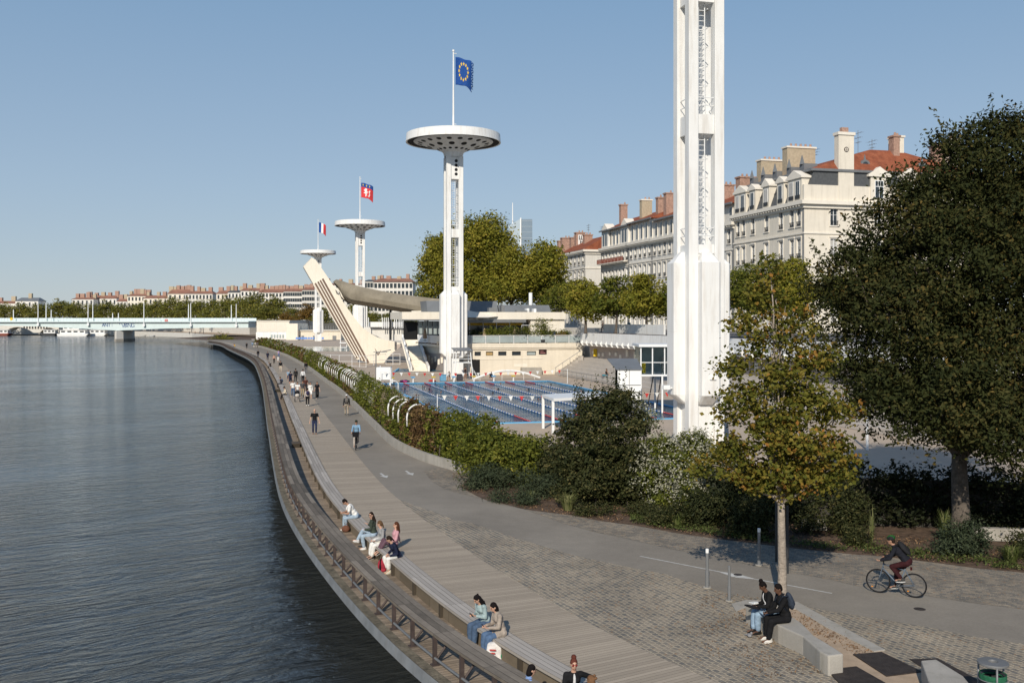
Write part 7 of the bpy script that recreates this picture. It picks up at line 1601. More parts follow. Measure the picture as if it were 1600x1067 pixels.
# abutment and bank walls by the bridge
ab = thing('bridge_abutment', 'broad cream bridge abutment wall under orange shrubs', 'wall', AT(440,530,430))
Ya = 430
m1 = MB(); a = AT(401,0,Ya).x; b = AT(452,0,Ya).x; m1.bx(a,b,Ya,Ya+60,-1,CZ-(500.8-HY)*Ya/F); m1.build('wall_face', M['cream_light'], ab)
m1 = MB(); a = AT(386,0,Ya).x; b = AT(401,0,Ya).x; m1.prism([Vector((a,Ya+45,-1)),Vector((b,Ya,-1)),Vector((b,Ya+60,-1)),Vector((a,Ya+60,-1))], (0,0,8.6)); m1.build('flank', M['stone_grey'], ab)
m1 = MB(); a = AT(401,0,Ya).x; b = AT(452,0,Ya).x; m1.bx(a-.3,b+.3,Ya-.35,Ya,CZ-(501.8-HY)*Ya/F,CZ-(500.6-HY)*Ya/F); m1.build('coping', M['stone_trim'], ab)
t = thing('changing_block', 'cream two level changing block beyond the far pool', 'building', AT(500,530,405))
Y2 = 405
def fb(px0,px1,Y,py0,py1,d,nm,m_,par):
    m1 = MB(); m1.bx(AT(px0,0,Y).x,AT(px1,0,Y).x,Y,Y+d,CZ-(py1-HY)*Y/F,CZ-(py0-HY)*Y/F); return m1.build(nm, m_, par)
fb(447,465,402,505.5,534,20,'corner_block',M['cream_light'],t); fb(465,560,Y2,517,533,20,'wall',M['cream'],t); fb(464,562,Y2-.6,515.8,517,21,'roof_edge',M['cream_light'],t)
for (a,b) in ((465.5,469),(471,475),(489,494),(519.5,525.5)): fb(a,b,Y2-.1,524.5,531.5,.08,'door',M['greymetal'],t)
for k in range(24):
    px = 466+k*3.9; fb(px,px+.5,Y2+3,509,516,.12,'fence_post',M['greymetal'],t)
fb(400,450,412,519,530,8,'white_kiosk',M['white'],t)
for k in range(5): fb(423+k*4.5,425.6+k*4.5,411.8,523,528,.15,'kiosk_window',M['glass_pale'],t)
for k,(px,lab) in enumerate(((463,'left'),(478,'middle'),(492,'right'))):
    m1 = MB(); a = AT(px,534,396); a.z = 0
    for q in range(4): m1.box(a+Vector((q*1.0,0,.45)), (.8,2.0,.1)); m1.box(a+Vector((q*1.0,.8,.8)), (.8,.1,.7))
    tag(m1.build('sun_loungers', cm((0.16,0.30,0.62),.6), org=a), 'row of bright blue deck chairs beyond the far pool, '+lab+' cluster', 'deck chairs')
m1 = MB(); a = W(532,549); m1.tube([a,a+Vector((0,0,3.4))], .1, 6); m1.tube([a+Vector((1.6,0,0)),a+Vector((1.6,0,3.4))], .1, 6); m1.box(a+Vector((.8,0,2.2)), (1.8,1.2,.2)); m1.box(a+Vector((.8,0,1.0)), (1.6,1.0,.15))
tag(m1.build('lifeguard_chair', M['whitemetal'], org=a), 'small white lifeguard chair by the far turquoise pool', 'lifeguard chair')
# street level fences and white wall behind the leaning pylon
t = thing('upper_wall', 'white parapet wall with fence posts behind the leaning pylon', 'wall', AT(600,510,200))
fb(577,631,205,503,511,1,'parapet',M['white'],t); fb(570,640,206,511,532,2,'base_wall',M['stone_pale'],t)
for px in (575,597,600,603,606,611,616,619,623,626,629): fb(px,px+1.1,204,496,513,.3,'post',M['whitemetal'],t)
fb(608.5,610,203.5,496,521,.3,'green_post',cm((0.03,0.08,0.07)),t)
# white side deck steps etc. beyond bridge: river bank, low quay
struct(sheet('river_bank', [AT(190,523.4,690)*1, Vector((bX(190,690),690,-1.0))][:0]+[Vector((bX(188,700),700,.4)), Vector((bX(300,585),585,.4)), Vector((bX(338,500),500,.4)), Vector((bX(400,470),470,.4)), Vector((bX(470,640),640,.4)), Vector((bX(300,900),900,.4))], M['sand']))
m1 = MB(); fbp = [Vector((bX(188,700),700,-3)), Vector((bX(300,585),585,-3)), Vector((bX(338,500),500,-3))]
m1.prism(fbp+[p+Vector((2,3,0)) for p in fbp[::-1]], (0,0,3.38)); tag(m1.build('low_quay_wall', M['stone_grey'], org=fbp[1]), 'low stone quay wall of the bank beyond the bridge', 'quay wall')
m1 = MB(); q = [Vector((bX(-500,760),760,-3)), Vector((bX(100,760),760,-3)), Vector((bX(240,690),690,-3)), Vector((bX(330,610),610,-3)), Vector((bX(390,520),520,-3)), Vector((bX(420,520),540,-3)), Vector((bX(420,900),900,-3)), Vector((bX(-500,1400),1400,-3))]
m1.prism(q, (0,0,8.2)); tag(m1.build('upper_quay_wall', M['stone_grey'], org=q[2]), 'tall grey quay wall carrying the tree lined avenue beyond the bridge', 'quay wall')
# old arched bridge far behind
AR = thing('stone_arch_bridge', 'old stone arch bridge seen far behind below the blue bridge', 'bridge', AT(60,520,730))
Yd = 720; gzz = lambda py: CZ-(py-HY)*Yd/F
pl = [Vector((bX(-250,Yd),Yd,gzz(508.5))), Vector((bX(92,Yd),Yd,gzz(508.5))), Vector((bX(92,Yd),Yd,gzz(518)))]
for c0, c1 in ((92,62),(52,4),(-6,-60)):
    for k in range(9):
        f = k/8; x = c0+(c1-c0)*f; y = 520-9.0*math.sin(math.pi*f)**.8 if c0 != 92 else 520-8*math.sin(math.pi*(f))**.8
        pl.append(Vector((bX(x,Yd),Yd,gzz(y))))
pl.append(Vector((bX(-250,Yd),Yd,gzz(520))))
m1 = MB(); m1.prism(pl, (0,12,0)); m1.build('arches', M['stone_grey'], AR)
for k in range(9):
    m1 = MB(); x = 37+k*4.4; m1.bx(bX(x,Yd),bX(x+1.8,Yd),Yd-.3,Yd-.05,gzz(513.6),gzz(510)); m1.build('spandrel_opening', M['black'], AR)
# boats
def boat(px0, px1, py, lab, decks, Y, hullm='white'):
    a = AT(px0,0,Y).x; b = AT(px1,0,Y).x; wz = -2.3; p = Vector(((a+b)/2,Y,wz)); t = thing('river_boat', lab, 'boat', p)
    m1 = MB(); m1.prism([Vector((a,Y,wz-.3)),Vector((b-2,Y,wz-.3)),Vector((b,Y,wz+1.5)),Vector((a-.6,Y,wz+1.5))], (0,6,0)); m1.build('hull', M[hullm], t)
    z = wz+1.5
    for k in range(decks):
        x0 = a+(b-a)*.06+k*2; x1 = b-(b-a)*.12-k*4; m1 = MB(); m1.bx(x0,x1,Y+.6,Y+5.4,z,z+2.3); cbn = m1.build('cabin', M['white'], t)
        n_ = max(3,int((x1-x0)/4))
        for q in range(n_):
            m1 = MB(); xx = x0+(x1-x0)*(q+.2)/n_; m1.bx(xx,xx+(x1-x0)/n_*.6,Y+.5,Y+.59,z+.9,z+1.8); m1.build('window', M['glass'], cbn)
        m1 = MB(); m1.bx(x0-.6,x1+1.5,Y+.2,Y+5.8,z+2.301,z+2.5); m1.build('deck_roof', M['white'], t); z += 2.5
boat(90,138,0,'large white river cruise boat moored beyond the blue bridge',2,640); boat(138,166,0,'small white motor boat beside the pier',1,650); boat(66,88,0,'dark hulled barge with orange canopy beyond the bridge',1,660,'darkmetal'); boat(-10,14,0,'white boat with red cabin at the left edge beyond the bridge',1,655,'rustred')
for k,(px,Y,lab) in enumerate(((224,640,'white swan shaped pedal boat by the low quay'),(238,625,'tiny white boat near the low quay'))):
    a = AT(px,0,Y); m1 = MB(); m1.lathe([(.001,-.1),(1.6,0),(2.0,.7),(1.7,.7),(1.4,.4),(.001,.3)], Vector((a.x,a.y,-2.3)), 12); tag(m1.build('small_boat', M['white'], org=Vector((a.x,a.y,-2.3))), lab, 'boat')
# distant houses
def far_house(px0, px1, Y, pyt, pyb, lab, wm, rm, ridge, nw=0, rows=0, chim=0, pale=False):
    x0 = AT(px0,0,Y).x; x1 = AT(px1,0,Y).x; zt = CZ-(pyt-HY)*Y/F; zb = CZ-(pyb-HY)*Y/F; p = Vector(((x0+x1)/2,Y,zb)); t = thing('distant_house', lab, 'house', p)
    m1 = MB(); m1.bx(x0,x1,Y,Y+14,zb,zt); w_ = m1.build('wall', M[wm], t)
    rh = .8*ridge*Y/F; m1 = MB(); m1.frus(((x0+x1)/2,Y+7,zt), (x1-x0+1,15), (max(1,(x1-x0)*.78),2), rh); ro = m1.build('roof', M['tiles_far' if rm == 'tiles' else rm], t)
    g = random.Random(int(px0*3+Y))
    for k in range(chim):
        cx = x0+(x1-x0)*(k+.5+g.uniform(-.25,.25))/chim; m1 = MB(); h = g.uniform(2.5,4.2)*Y/700; w2 = g.uniform(.9,1.6)*Y/700; m1.bx(cx-w2,cx+w2,Y+5,Y+7.5,zt+rh*.4,zt+rh*.6+h); m1.build('chimney', M[g.choice(('brick','brick','brick_pale'))], ro)
    if nw:
        fh = (zt-zb)/rows; proto = None
        for r in range(rows):
            for k in range(nw):
                cx = x0+(x1-x0)*(k+.5)/nw; cz = zb+fh*(r+.5)
                if proto is None:
                    m1 = MB(); m1.bx(-.65,.65,-.12,0.01,-fh*.30,fh*.30); proto = m1.build('window', M['glass'], t); proto.location = Vector((cx,Y,cz))-p; q = proto
                    proto.data.transform(Matrix.Translation(p))
                else:
                    q = proto.copy(); COL.objects.link(q); q.parent = t; q.location = Vector((cx,Y,cz))-p
    return t
FH = [
 (-60,-8,900,478,500,'dark slate roofed house cut by the left edge of the skyline','stone_grey','slate',6,0,0,2),
 (-14,26,860,474,500,'red roofed house low on the far left skyline','stone_pale','tiles',5,0,0,2),
 (24,60,840,470.5,500,'white gabled house standing out on the far left skyline','stone_pale','zinc',7,4,3,1),
 (112,146,820,467.5,500,'pale house with brown roof left of the long red roofs','stone_grey','tiles',4,5,3,4),
 (133,182,830,466.5,500,'long red roofed row of houses above the trees','stone_pale','tiles',6.5,8,3,5),
 (182,198,800,471,500,'small orange roofed house in a dip of the skyline','stone_pale','tiles',6,3,3,2),
 (199,232,780,462.5,500,'cream house with many chimneys left of the gabled one','stone','tiles',5,6,4,6),
 (224,262,775,466,500,'low cream house with a red roof and pale gable','stone','tiles',6,5,3,3),
 (262,300,760,459,500,'tall house with stacked brick chimneys','stone','tiles',10,5,4,7),
 (289,332,740,459,500,'grey blue house with a broad hipped red roof','stone_grey','tiles',6,8,4,4),
 (338,358,725,459,500,'pale gabled house between the chimneys','stone','tiles',7,3,4,2),
 (356,378,715,457,500,'dark roofed small house in the far row','stone_pale','slate',5,4,4,3),
 (376,412,690,454.5,500,'white house with red roof above the plane tree','stone_pale','tiles',6.5,6,5,4),
 (404,446,660,457,500,'long pale house with many brick chimneys above the plane tree','stone_pale','tiles',8,8,5,6),
 (443,478,640,455.5,500,'pale house with tall narrow windows left of the leaning pylon','stone_pale','tiles',7,10,5,5),
 (472,502,620,453,500,'blue white house right behind the leaning pylon','stone_grey','tiles',6,8,5,3),
 (500,572,560,445,500,'pale row of houses glimpsed between the two far towers','stone_pale','tiles',4,9,5,4),
 (569,606,520,439.5,500,'pale mansard house left of the pediment','stone_grey','slate',4,8,5,2),
 (584,645,470,440.5,500,'pale house with hipped red roof between pylon and plane trees','stone_pale','tiles',8,10,5,4),
]
for f in FH: far_house(*f)
# ---------------------------------------------------------------- trees
def plane(px, py_top, py_base, Y, wpx, seed, label, mat='plane', n=9000, size=.55, zb=ZS, group='street trees behind the stand', leafy=1.0, tone=0.0):
    b = Vector(((px-800)*Y/F, Y, zb)); zt = CZ-(py_top-HY)*Y/F; rr_ = wpx*.5*Y/F; H = zt-zb; g = random.Random(seed)
    lobes = []; c0 = Vector((b.x, b.y, zb+H*.60))
    lobes.append((c0.x,c0.y,c0.z,rr_*.62,rr_*.62,H*.33))
    for k in range(9):
        a = 2*math.pi*k/9+g.uniform(-.3,.3); z = zb+H*g.uniform(.36,.78); q = rr_*g.uniform(.5,.68)*(1 if z < zb+H*.62 else .72)
        r_ = rr_*g.uniform(.30,.44); lobes.append((b.x+q*math.cos(a), b.y+q*math.sin(a), z, r_, r_, r_*g.uniform(.75,.95)))
    for k in range(3):
        a = g.uniform(0,6.28); lobes.append((b.x+rr_*.28*math.cos(a), b.y+rr_*.28*math.sin(a), zt-rr_*.30, rr_*.30, rr_*.30, rr_*.30))
    return make_tree('broadleaf_tree', label, 'tree', b, lobes, n, size, L[mat], M['bark'], max(.18,rr_*.05), H*.36, seed, group, cl=rr_*.20, per=16, shell=.55, tone_shift=tone)
PT = [
 (752,338,505,216,160,'tallest plane tree, its crown peaking right of the second tower','plane',34000,.58),
 (697,368,505,222,110,'broad olive plane tree left of the second tower','plane',18000,.58),
 (848,376,505,208,118,'rounded plane tree on the right end of the big clump','plane',18000,.58),
 (800,392,505,206,120,'lower front plane tree in the middle of the big clump','plane',16000,.56),
 (664,428,505,226,60,'small leafy tree at the left foot of the clump','street',6000,.45),
 (742,415,505,210,90,'low plane tree just right of the second tower','plane',12000,.55),
]
for k, q in enumerate(PT): plane(q[0], q[1], q[2], q[3], q[4], 40+k, q[5], q[6], q[7], q[8], group='plane trees behind the clubhouse')
ST_ = [
 (875,440,505,190,74,'dark green street tree left of the yellowing one','street',7000,.36),
 (915,436,510,143,86,'yellowing street tree above the white screen','plane',9000,.36),
 (962,432,512,137,80,'dark street tree above the middle of the white screen','street',9000,.36),
 (1010,428,515,130,88,'bright yellow green street tree left of the nearest tower','plane',10000,.36),
 (1062,432,517,127,80,'street tree half hidden by the nearest tower','street',7000,.36),
 (1170,412,520,118,110,'soft green street tree behind the top of the young oak','street',11000,.33),
 (1238,404,522,112,100,'pale green street tree between the oak and the dark tree','plane',10000,.33),
 (1320,420,525,104,120,'street tree behind the large dark tree','street',7000,.34),
]
for k, q in enumerate(ST_): plane(q[0], q[1], q[2], q[3], q[4], 60+k, q[5], q[6], q[7], q[8], zb=ZS)
# avenue trees beyond the bridge: four crowns copied along the quay
protos = []
def far_tree_place(k, px, py_top, Y, wpx, label, v):
    H = CZ-(py_top-HY)*Y/F-4.5; rr_ = wpx*.5*Y/F
    if len(protos) <= v:
        t = plane(800, 0, 0, 600, 0, 0, label) if False else None
    o = copy_tree(protos[v]) if used[v] else protos[v]; used[v] = True
    o.location = Vector((bX(px,Y),Y,4.5)); o.scale = (rr_/8.0, rr_/8.0, H/17.0); o.rotation_euler = (0,0,rnd.uniform(0,6.28)); o['label'] = label
    return o
used = [False]*4
for v in range(4):
    g = random.Random(90+v); lobes = [(0,0,10,5,5,5.5)]
    for k in range(9):
        a = 2*math.pi*k/9+g.uniform(-.3,.3); z = g.uniform(5.5,13.0); q = 4.8*g.uniform(.7,1.1)*(1 if z < 10.5 else .6); r_ = g.uniform(2.4,3.4); lobes.append((q*math.cos(a), q*math.sin(a), z, r_, r_, r_*.85))
    lobes.append((0,0,14,2.6,2.6,2.6))
    protos.append(make_tree('avenue_tree', 'avenue tree', 'tree', (0,0,0), lobes, 4200, .85, L['far'] if v < 3 else L['rusty'], M['bark'], .4, 5.5, 90+v, 'avenue trees beyond the bridge', cl=2.0, per=14, shell=.55))
AV = [(-20,474,740,52),(8,473,735,46),(34,471.5,730,48),(62,472,722,50),(92,468,715,54),(118,470,708,46),(143,472.5,700,44),(165,469.5,690,46),(188,472.5,680,40),(207,474,672,42),(226,471,660,44),(246,466.5,650,46),(268,462,640,48),(290,466,628,46),(312,466.5,615,46),(332,465,600,42),(352,463,585,44),(374,461,560,46),
      (400,455.5,530,64),(428,462,520,50),(415,476,505,60),(455,478,500,40),(448,487,470,34),(480,474,490,44),(505,478,470,40),(560,470,450,50),(585,486,330,34),(608,487,320,40),(630,490,310,36),(640,482,330,36)]
ord_ = ['first','second','third','fourth','fifth','sixth','seventh','eighth','ninth','tenth','eleventh','twelfth','thirteenth','fourteenth','fifteenth','sixteenth','seventeenth','eighteenth']
lab2 = ['large plane tree right of the bridge end','plane tree above the right part of the abutment','low tree just above the abutment wall','small tree right of the abutment','rust orange low tree above the changing block','rust orange tree left of the leaning pylon','green tree between the pylon and the far tower','tree filling the gap between the two far towers','small tree glimpsed under the canopy, on the left','small tree glimpsed under the canopy, in the middle','small tree glimpsed under the canopy, on the right','tree behind the canopy left of the plane clump']
for k, (px, pt, Y, w_) in enumerate(AV):
    lab = ord_[k]+' tree from the left in the avenue beyond the bridge' if k < 18 else lab2[k-18]
    v = 3 if k in (22,23) else k % 3
    far_tree_place(k, px, pt, Y, w_, lab, v)
# reeds at the quay end
g_ = np.random.default_rng(5); c = W(345,540,-1.0); c = Vector(((345-800)*430/F,430,0))
for k, (px, r_, lab) in enumerate(((343,4.5,'olive bank bushes in the water at the far end of the promenade'),(353,3.5,'lower bank bush touching the far end of the railing'))):
    Y = 420-10*k; b = Vector(((px-800)*Y/F,Y,-2)); P_, tt, nn = cloud([(b.x,b.y,b.z+2.0,r_*.7,3,2.4),(b.x+r_*.5,b.y,b.z+1.4,r_*.6,3,1.8),(b.x-r_*.5,b.y,b.z+1.2,r_*.6,3,1.7)], 1800, 500+k, .8, 10, .4)
    o = put('bank_bush', leaf_mesh('bank_bush', P_-np.array(b), .5, L['far'], k, tone=tt), None, b); tag(o, lab, 'bush')
# ---------------------------------------------------------------- near trees
def pl(px, py, Y, r, sy=1.0, sz=0.85):
    p = AT(px, py, Y); return (p.x, p.y, p.z, r, r*sy, r*sz)
YT = 36.8
big = [pl(1560,265,YT+.5,2.6),pl(1490,300,YT,2.1),pl(1440,345,YT-.5,1.9),pl(1385,385,YT+.3,1.7),pl(1345,440,YT-.4,1.7),pl(1315,490,YT+.6,1.25),pl(1330,560,YT,1.45),pl(1400,500,YT-1.4,2.2),pl(1480,420,YT-1.2,2.6),
       pl(1560,400,YT-1.5,2.6),pl(1640,320,YT,3.2),pl(1480,560,YT-1.6,2.3),pl(1400,610,YT-.6,1.5),pl(1570,560,YT-1.8,2.4),pl(1660,480,YT-.8,3.2),pl(1530,650,YT-1.2,1.6),pl(1620,640,YT-1,2.2),pl(1350,620,YT+.5,1.0),
       pl(1450,660,YT-.2,.9),pl(1455,640,33.6,1.5),pl(1545,665,33.2,1.5),pl(1385,615,34.2,1.2),pl(1625,690,33.6,1.8),pl(1500,600,33.4,1.6),pl(1500,480,YT+2.6,3.0),pl(1400,450,YT+2.4,2.2),pl(1590,330,YT+2.5,3.0),pl(1600,205,YT+.4,1.4),pl(1550,205,YT,.9),pl(1700,600,YT,2.6),pl(1495,225,YT,.8),pl(1420,290,YT-.2,.7)]
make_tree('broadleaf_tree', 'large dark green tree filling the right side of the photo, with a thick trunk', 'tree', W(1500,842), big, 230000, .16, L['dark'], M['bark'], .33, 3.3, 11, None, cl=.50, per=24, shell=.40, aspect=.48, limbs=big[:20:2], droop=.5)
YO = 28.3
oak = [pl(1203,418,YO,.34,1,1.2),pl(1192,455,YO,.48),pl(1215,478,YO+.2,.50),pl(1163,500,YO-.2,.48),pl(1225,520,YO,.55),pl(1260,510,YO+.4,.45),pl(1185,545,YO,.55),pl(1145,575,YO-.2,.50),pl(1250,565,YO+.2,.62),pl(1290,560,YO+.5,.45),
       pl(1215,590,YO-.5,.55),pl(1160,625,YO-.3,.62),pl(1270,625,YO-.2,.75),pl(1225,650,YO-.8,.6),pl(1310,640,YO+.3,.55),pl(1135,660,YO+.1,.42),pl(1200,690,YO-.8,.62),pl(1255,695,YO-.9,.75),pl(1300,700,YO-.2,.65),pl(1150,715,YO-.5,.62),
       pl(1112,728,YO-.2,.55),pl(1225,740,YO-.6,.75),pl(1290,745,YO-.4,.65),pl(1325,725,YO+.2,.45),pl(1185,750,YO-.2,.55),pl(1245,765,YO,.5),pl(1240,610,YO+.8,.7),pl(1200,660,YO+.9,.7),pl(1270,720,YO+.9,.7),pl(1130,430,YO,.16),pl(1140,700,YO+.5,.5)]
make_tree('young_oak', 'young oak with yellowing leaves and a straight pale trunk behind the seated couple', 'tree', W(1222,945), oak, 25000, .125, L['oak'], M['bark_pale'], .125, 3.2, 12, None, cl=.32, per=18, shell=.30, aspect=.72, limbs=oak[::2])
# ---------------------------------------------------------------- shrubs and hedge
def shrub(kind, label, cat, base, lobes, n, size, mat, seed, cl=.3, per=12, shell=.45, aspect=.55, extra=None, group=None, up=.25, droop=.0, tone=0, wood=True):
    root = thing(kind, label, cat, base, 0, group); P_, tt, nn = cloud(lobes, n, seed, cl, per, shell)
    keep = P_[:,2] > base[2]+.02
    put('foliage', leaf_mesh('foliage', P_[keep]-np.array(base), size, L[mat], seed, tone=tt[keep]+tone, aspect=aspect, up=up, droop=droop, nrm=nn[keep]), root)
    if wood:
        g = random.Random(seed); m1 = MB()
        for l in lobes[:14]: limb(m1, Vector(base)+Vector((g.uniform(-.3,.3)*l[3],g.uniform(-.2,.2),0)) if len(lobes) < 8 else Vector((l[0],l[1],base[2])), Vector(l[:3]), .045, .012, g, n=4, seg=5)
        m1.build('stems', M['bark'], root)
    if extra:
        for (nm, pts, sz, m_, sd) in extra: put(nm, leaf_mesh(nm, pts-np.array(base), sz, L[m_], sd, aspect=.8), root)
    return root
def shoots(lobes_top, n, g, hmin, hmax, per=16, spread=.05):
    out = []
    for k in range(n):
        c, rx, ry = lobes_top; b = np.array([c[0]+g.uniform(-rx,rx), c[1]+g.uniform(-ry,ry), c[2]]); h = g.uniform(hmin,hmax); d = np.array([g.uniform(-.25,.25), g.uniform(-.25,.25), 1.0])
        for j in range(per): out.append(b+d*h*j/per+np.array([g.uniform(-spread,spread) for _ in range(3)]))
    return np.array(out)
gS = random.Random(21)
b = W(940,792)
lb = [pl(930,640,43.5,.95),pl(965,630,43.6,.85),pl(900,670,43.4,.80),pl(990,665,43.6,.85),pl(940,690,42.9,1.1),pl(890,720,43.0,.8),pl(985,715,43.0,.9),pl(930,745,42.6,1.1),pl(980,755,42.6,.8),pl(890,760,42.8,.7)]
r_ = shrub('dark_bush', 'tall dark green bush with upright shoots in front of the pool portal', 'bush', b, lb, 42000, .135, 'bush', 31, .26, 14, .4)
sp = np.concatenate([shoots((AT(935,628,43.5),1.2,.5), 26, gS, .5, 1.35), shoots((AT(975,640,43.5),.8,.5), 16, gS, .4, 1.0), shoots((AT(895,660,43.4),.5,.4), 8, gS, .3, .8), shoots((AT(960,610,43.5),.5,.3), 8, gS, .5, 1.2)])
put('shoots', leaf_mesh('shoots', sp-np.array(b), .10, L['bush'], 32, aspect=.55), r_)
b = W(1060,812)
lb = [pl(1035,705,42.5,.75),pl(1085,700,42.3,.8),pl(1060,735,41.8,.9),pl(1110,735,41.6,.8),pl(1020,745,42.2,.65),pl(1085,770,41.2,.8),pl(1125,775,41,.7),pl(1035,780,41.6,.6),pl(1140,735,41.5,.6)]
P_, tt, nn = cloud([(*l[:3], l[3]*1.12, l[4]*1.12, l[5]*1.12) for l in lb], 15000, 33, .30, 12, .9)
shrub('flowering_shrub', 'broad shrub covered in creamy white flowers left of the young oak', 'shrub', b, lb, 24000, .14, 'hedge', 33, .28, 12, .4, extra=[('blossom', P_, .085, 'bloom', 34)], tone=-.15)
b = W(1008,700); lb = [pl(1012,648,50,.45),pl(1020,660,50,.35),pl(1000,630,51,.35)]
P_, tt, nn = cloud(lb, 500, 78, .3, 9, .6)
shrub('flowering_shrub', 'loose pale flowering sprays sticking out behind the right side of the dark bush', 'shrub', Vector((b.x,50,0)), lb, 450, .1, 'hedge', 35, .3, 8, .3, extra=[('blossom', P_, .09, 'bloom', 36)])
# green hedge behind the planter wall, built in sections of their own look along the wall
def hedge(label, i0, i1, hgt, wid, mix, seed, n_per_m=330, size=.15):
    mid = WC.off((i0+i1)//2, wid*.6, .1); root = thing('hedge', label, 'hedge', mid)
    tot = {}
    for i in range(i0, i1, 2):
        g = random.Random(seed*1000+i); lob = []
        for q in range(3):
            z = hgt*(.27+.27*q)+g.uniform(-.1,.12); w_ = wid*(.62-.08*q); lob.append((*WC.off(i, .25+wid*.5+g.uniform(-.15,.2), z), w_*.62, w_*.62, hgt*.24*g.uniform(.85,1.2)))
        m_ = g.choices([k for k,_ in mix], [v for _,v in mix])[0]
        tot.setdefault(m_, []).extend(lob)
    L_ = (i1-i0)*.5; al = sum(len(v) for v in tot.values())
    for k, (m_, lob) in enumerate(tot.items()):
        n = int(n_per_m*L_*len(lob)/al); P_, tt, nn = cloud(lob, max(60,n), seed+k, .34, 10, .55)
        kp = P_[:,2] > .05
        nm = {'hedge':'green_foliage','bloom':'white_blossom','brown':'brown_vine','dry':'dry_flower_heads','bush':'dark_foliage','juniper':'grey_foliage'}[m_]
        if m_ in ('bloom','dry'):
            put('green_foliage', leaf_mesh('green_foliage', P_[kp]-np.array(mid), size, L['hedge'], seed+9, tone=tt[kp]-.1), root)
            lob2 = [(*l[:3], l[3]*1.12, l[4]*1.12, l[5]*1.14) for l in lob]; P2, t2, n2 = cloud(lob2, max(60,int(n*.9)), seed+k, .25, 10, .9); P2 = P2[P2[:,2] > hgt*.45]; put(nm, leaf_mesh(nm, P2-np.array(mid), size*.60, L[m_], seed+8, aspect=.8), root)
        else: put(nm, leaf_mesh(nm, P_[kp]-np.array(mid), size, L[m_], seed+k, tone=tt[kp]), root)
    for i in range(i0, i1, 5):
        m1 = MB(); limb(m1, WC.off(i, .7, 0), WC.off(i, .8, hgt*.8), .04, .015, gS, n=4, seg=5); m1.build('stem', M['bark'], root)
    return root
NW = len(WC.P); wi = lambda px, py: WC.near(W(px, py))
s0 = 0; s1 = wi(660,720); s2 = wi(611,698); s3 = wi(575,660); s4 = wi(545,628); s5 = wi(505,595); s6 = wi(470,570); s7 = wi(440,554); s8 = NW-1
hedge('yellow green hedge at the near end of the planter wall', s0, s1, 2.75, 1.9, [('hedge',1)], 101, 2600, .18)
hedge('brown and russet vine hedge over the planter wall', s1, s2, 2.7, 1.7, [('brown',1.4),('hedge',1)], 102, 2400, .18)
hedge('hedge stretch topped with dry buff flower heads under the hoops', s2, s3, 2.75, 1.7, [('hedge',1),('brown',.9),('dry',.6)], 103, 1500, .19)
hedge('hedge stretch with frothy white blossom across from the lookout', s3, s4, 2.7, 1.7, [('bloom',1),('hedge',.6)], 104, 1200, .20)
hedge('low hedge stretch with the white hoops standing out of it', s4, s5, 2.55, 1.6, [('brown',1),('hedge',1)], 105, 900, .22)
hedge('mixed green and white hedge stretch along the sunlit deck', s5, s6, 2.5, 1.6, [('hedge',1),('bloom',.5),('dry',.3)], 106, 640, .27)
hedge('dark red and green hedge stretch beside the far pool', s6, s7, 2.4, 1.6, [('brown',1),('hedge',1),('bloom',.4)], 107, 420, .34)
hedge('farthest hedge stretch by the bridge abutment', s7, s8, 2.6, 1.7, [('hedge',1),('bloom',.5),('brown',.5)], 108, 300, .42)
hx = [W(735,742),W(775,752),W(820,762),W(870,772),W(930,778),W(1000,782),W(1070,786),W(1140,790)]
for k, (a_, b_, mx, lab) in enumerate(((0,3,'hedge','yellow green hedge stretch just beyond the end of the planter wall'),(3,5,'bush','dark leafy hedge stretch behind the tall dark bush'),(5,7,'hedge','green hedge stretch behind the white flowering shrub'))):
    lob = []; gH = random.Random(60+k)
    for i in range(a_, b_):
        n_ = max(2, int((hx[i+1]-hx[i]).length/.6))
        for q in range(n_):
            p = hx[i].lerp(hx[i+1], q/n_)
            for z in (.5,1.15,1.8): lob.append((p.x+gH.uniform(-.2,.2), p.y+.8+gH.uniform(-.3,.3), z+gH.uniform(-.1,.1), .8, .8, .62))
    shrub('hedge', lab, 'hedge', hx[(a_+b_)//2], lob, 11000*(b_-a_), .17, mx, 140+k, .34, 12, .5)
# white hoops, curling towards the path
def hoops(label, pxs, h, n):
    a = WC.near(W(*pxs[0])); b_ = WC.near(W(*pxs[1])); t = thing('hoop_rack', label, 'hoop fence', WC.off((a+b_)//2, .9, 0))
    for k in range(n):
        i = round(a+(b_-a)*k/max(1,n-1)); m1 = MB(); pts = []
        for q in range(11):
            an = math.pi*q/10; pts.append(WC.off(i, .95-.65*math.cos(an)*-1*(-1), 0)+Vector((0,0,h-.75+.75*math.sin(an))))
        pts = [WC.off(i, 1.6, .1)]+[WC.off(i, .95+.65*math.cos(math.pi*q/10), h-.75+.75*math.sin(math.pi*q/10)) for q in range(11)]+[WC.off(i, .32, h-1.3)]
        m1.tube(pts, .055, 6); m1.build('hoop', M['white'], t, smooth=True)
hoops('row of thick white hoops curling out of the hedge beside the sunlit deck', ((547,632),(528,613)), 2.6, 8)
hoops('row of white hoops nearest the leaning pylon, half sunk in the hedge', ((522,608),(503,594)), 2.5, 8)
hoops('single pair of white hoops at the start of the hedge hoops', ((499,590),(495,587)), 2.55, 2)
hoops('four white hoops rising from the dry part of the hedge', ((600,686),(628,706)), 2.85, 4)
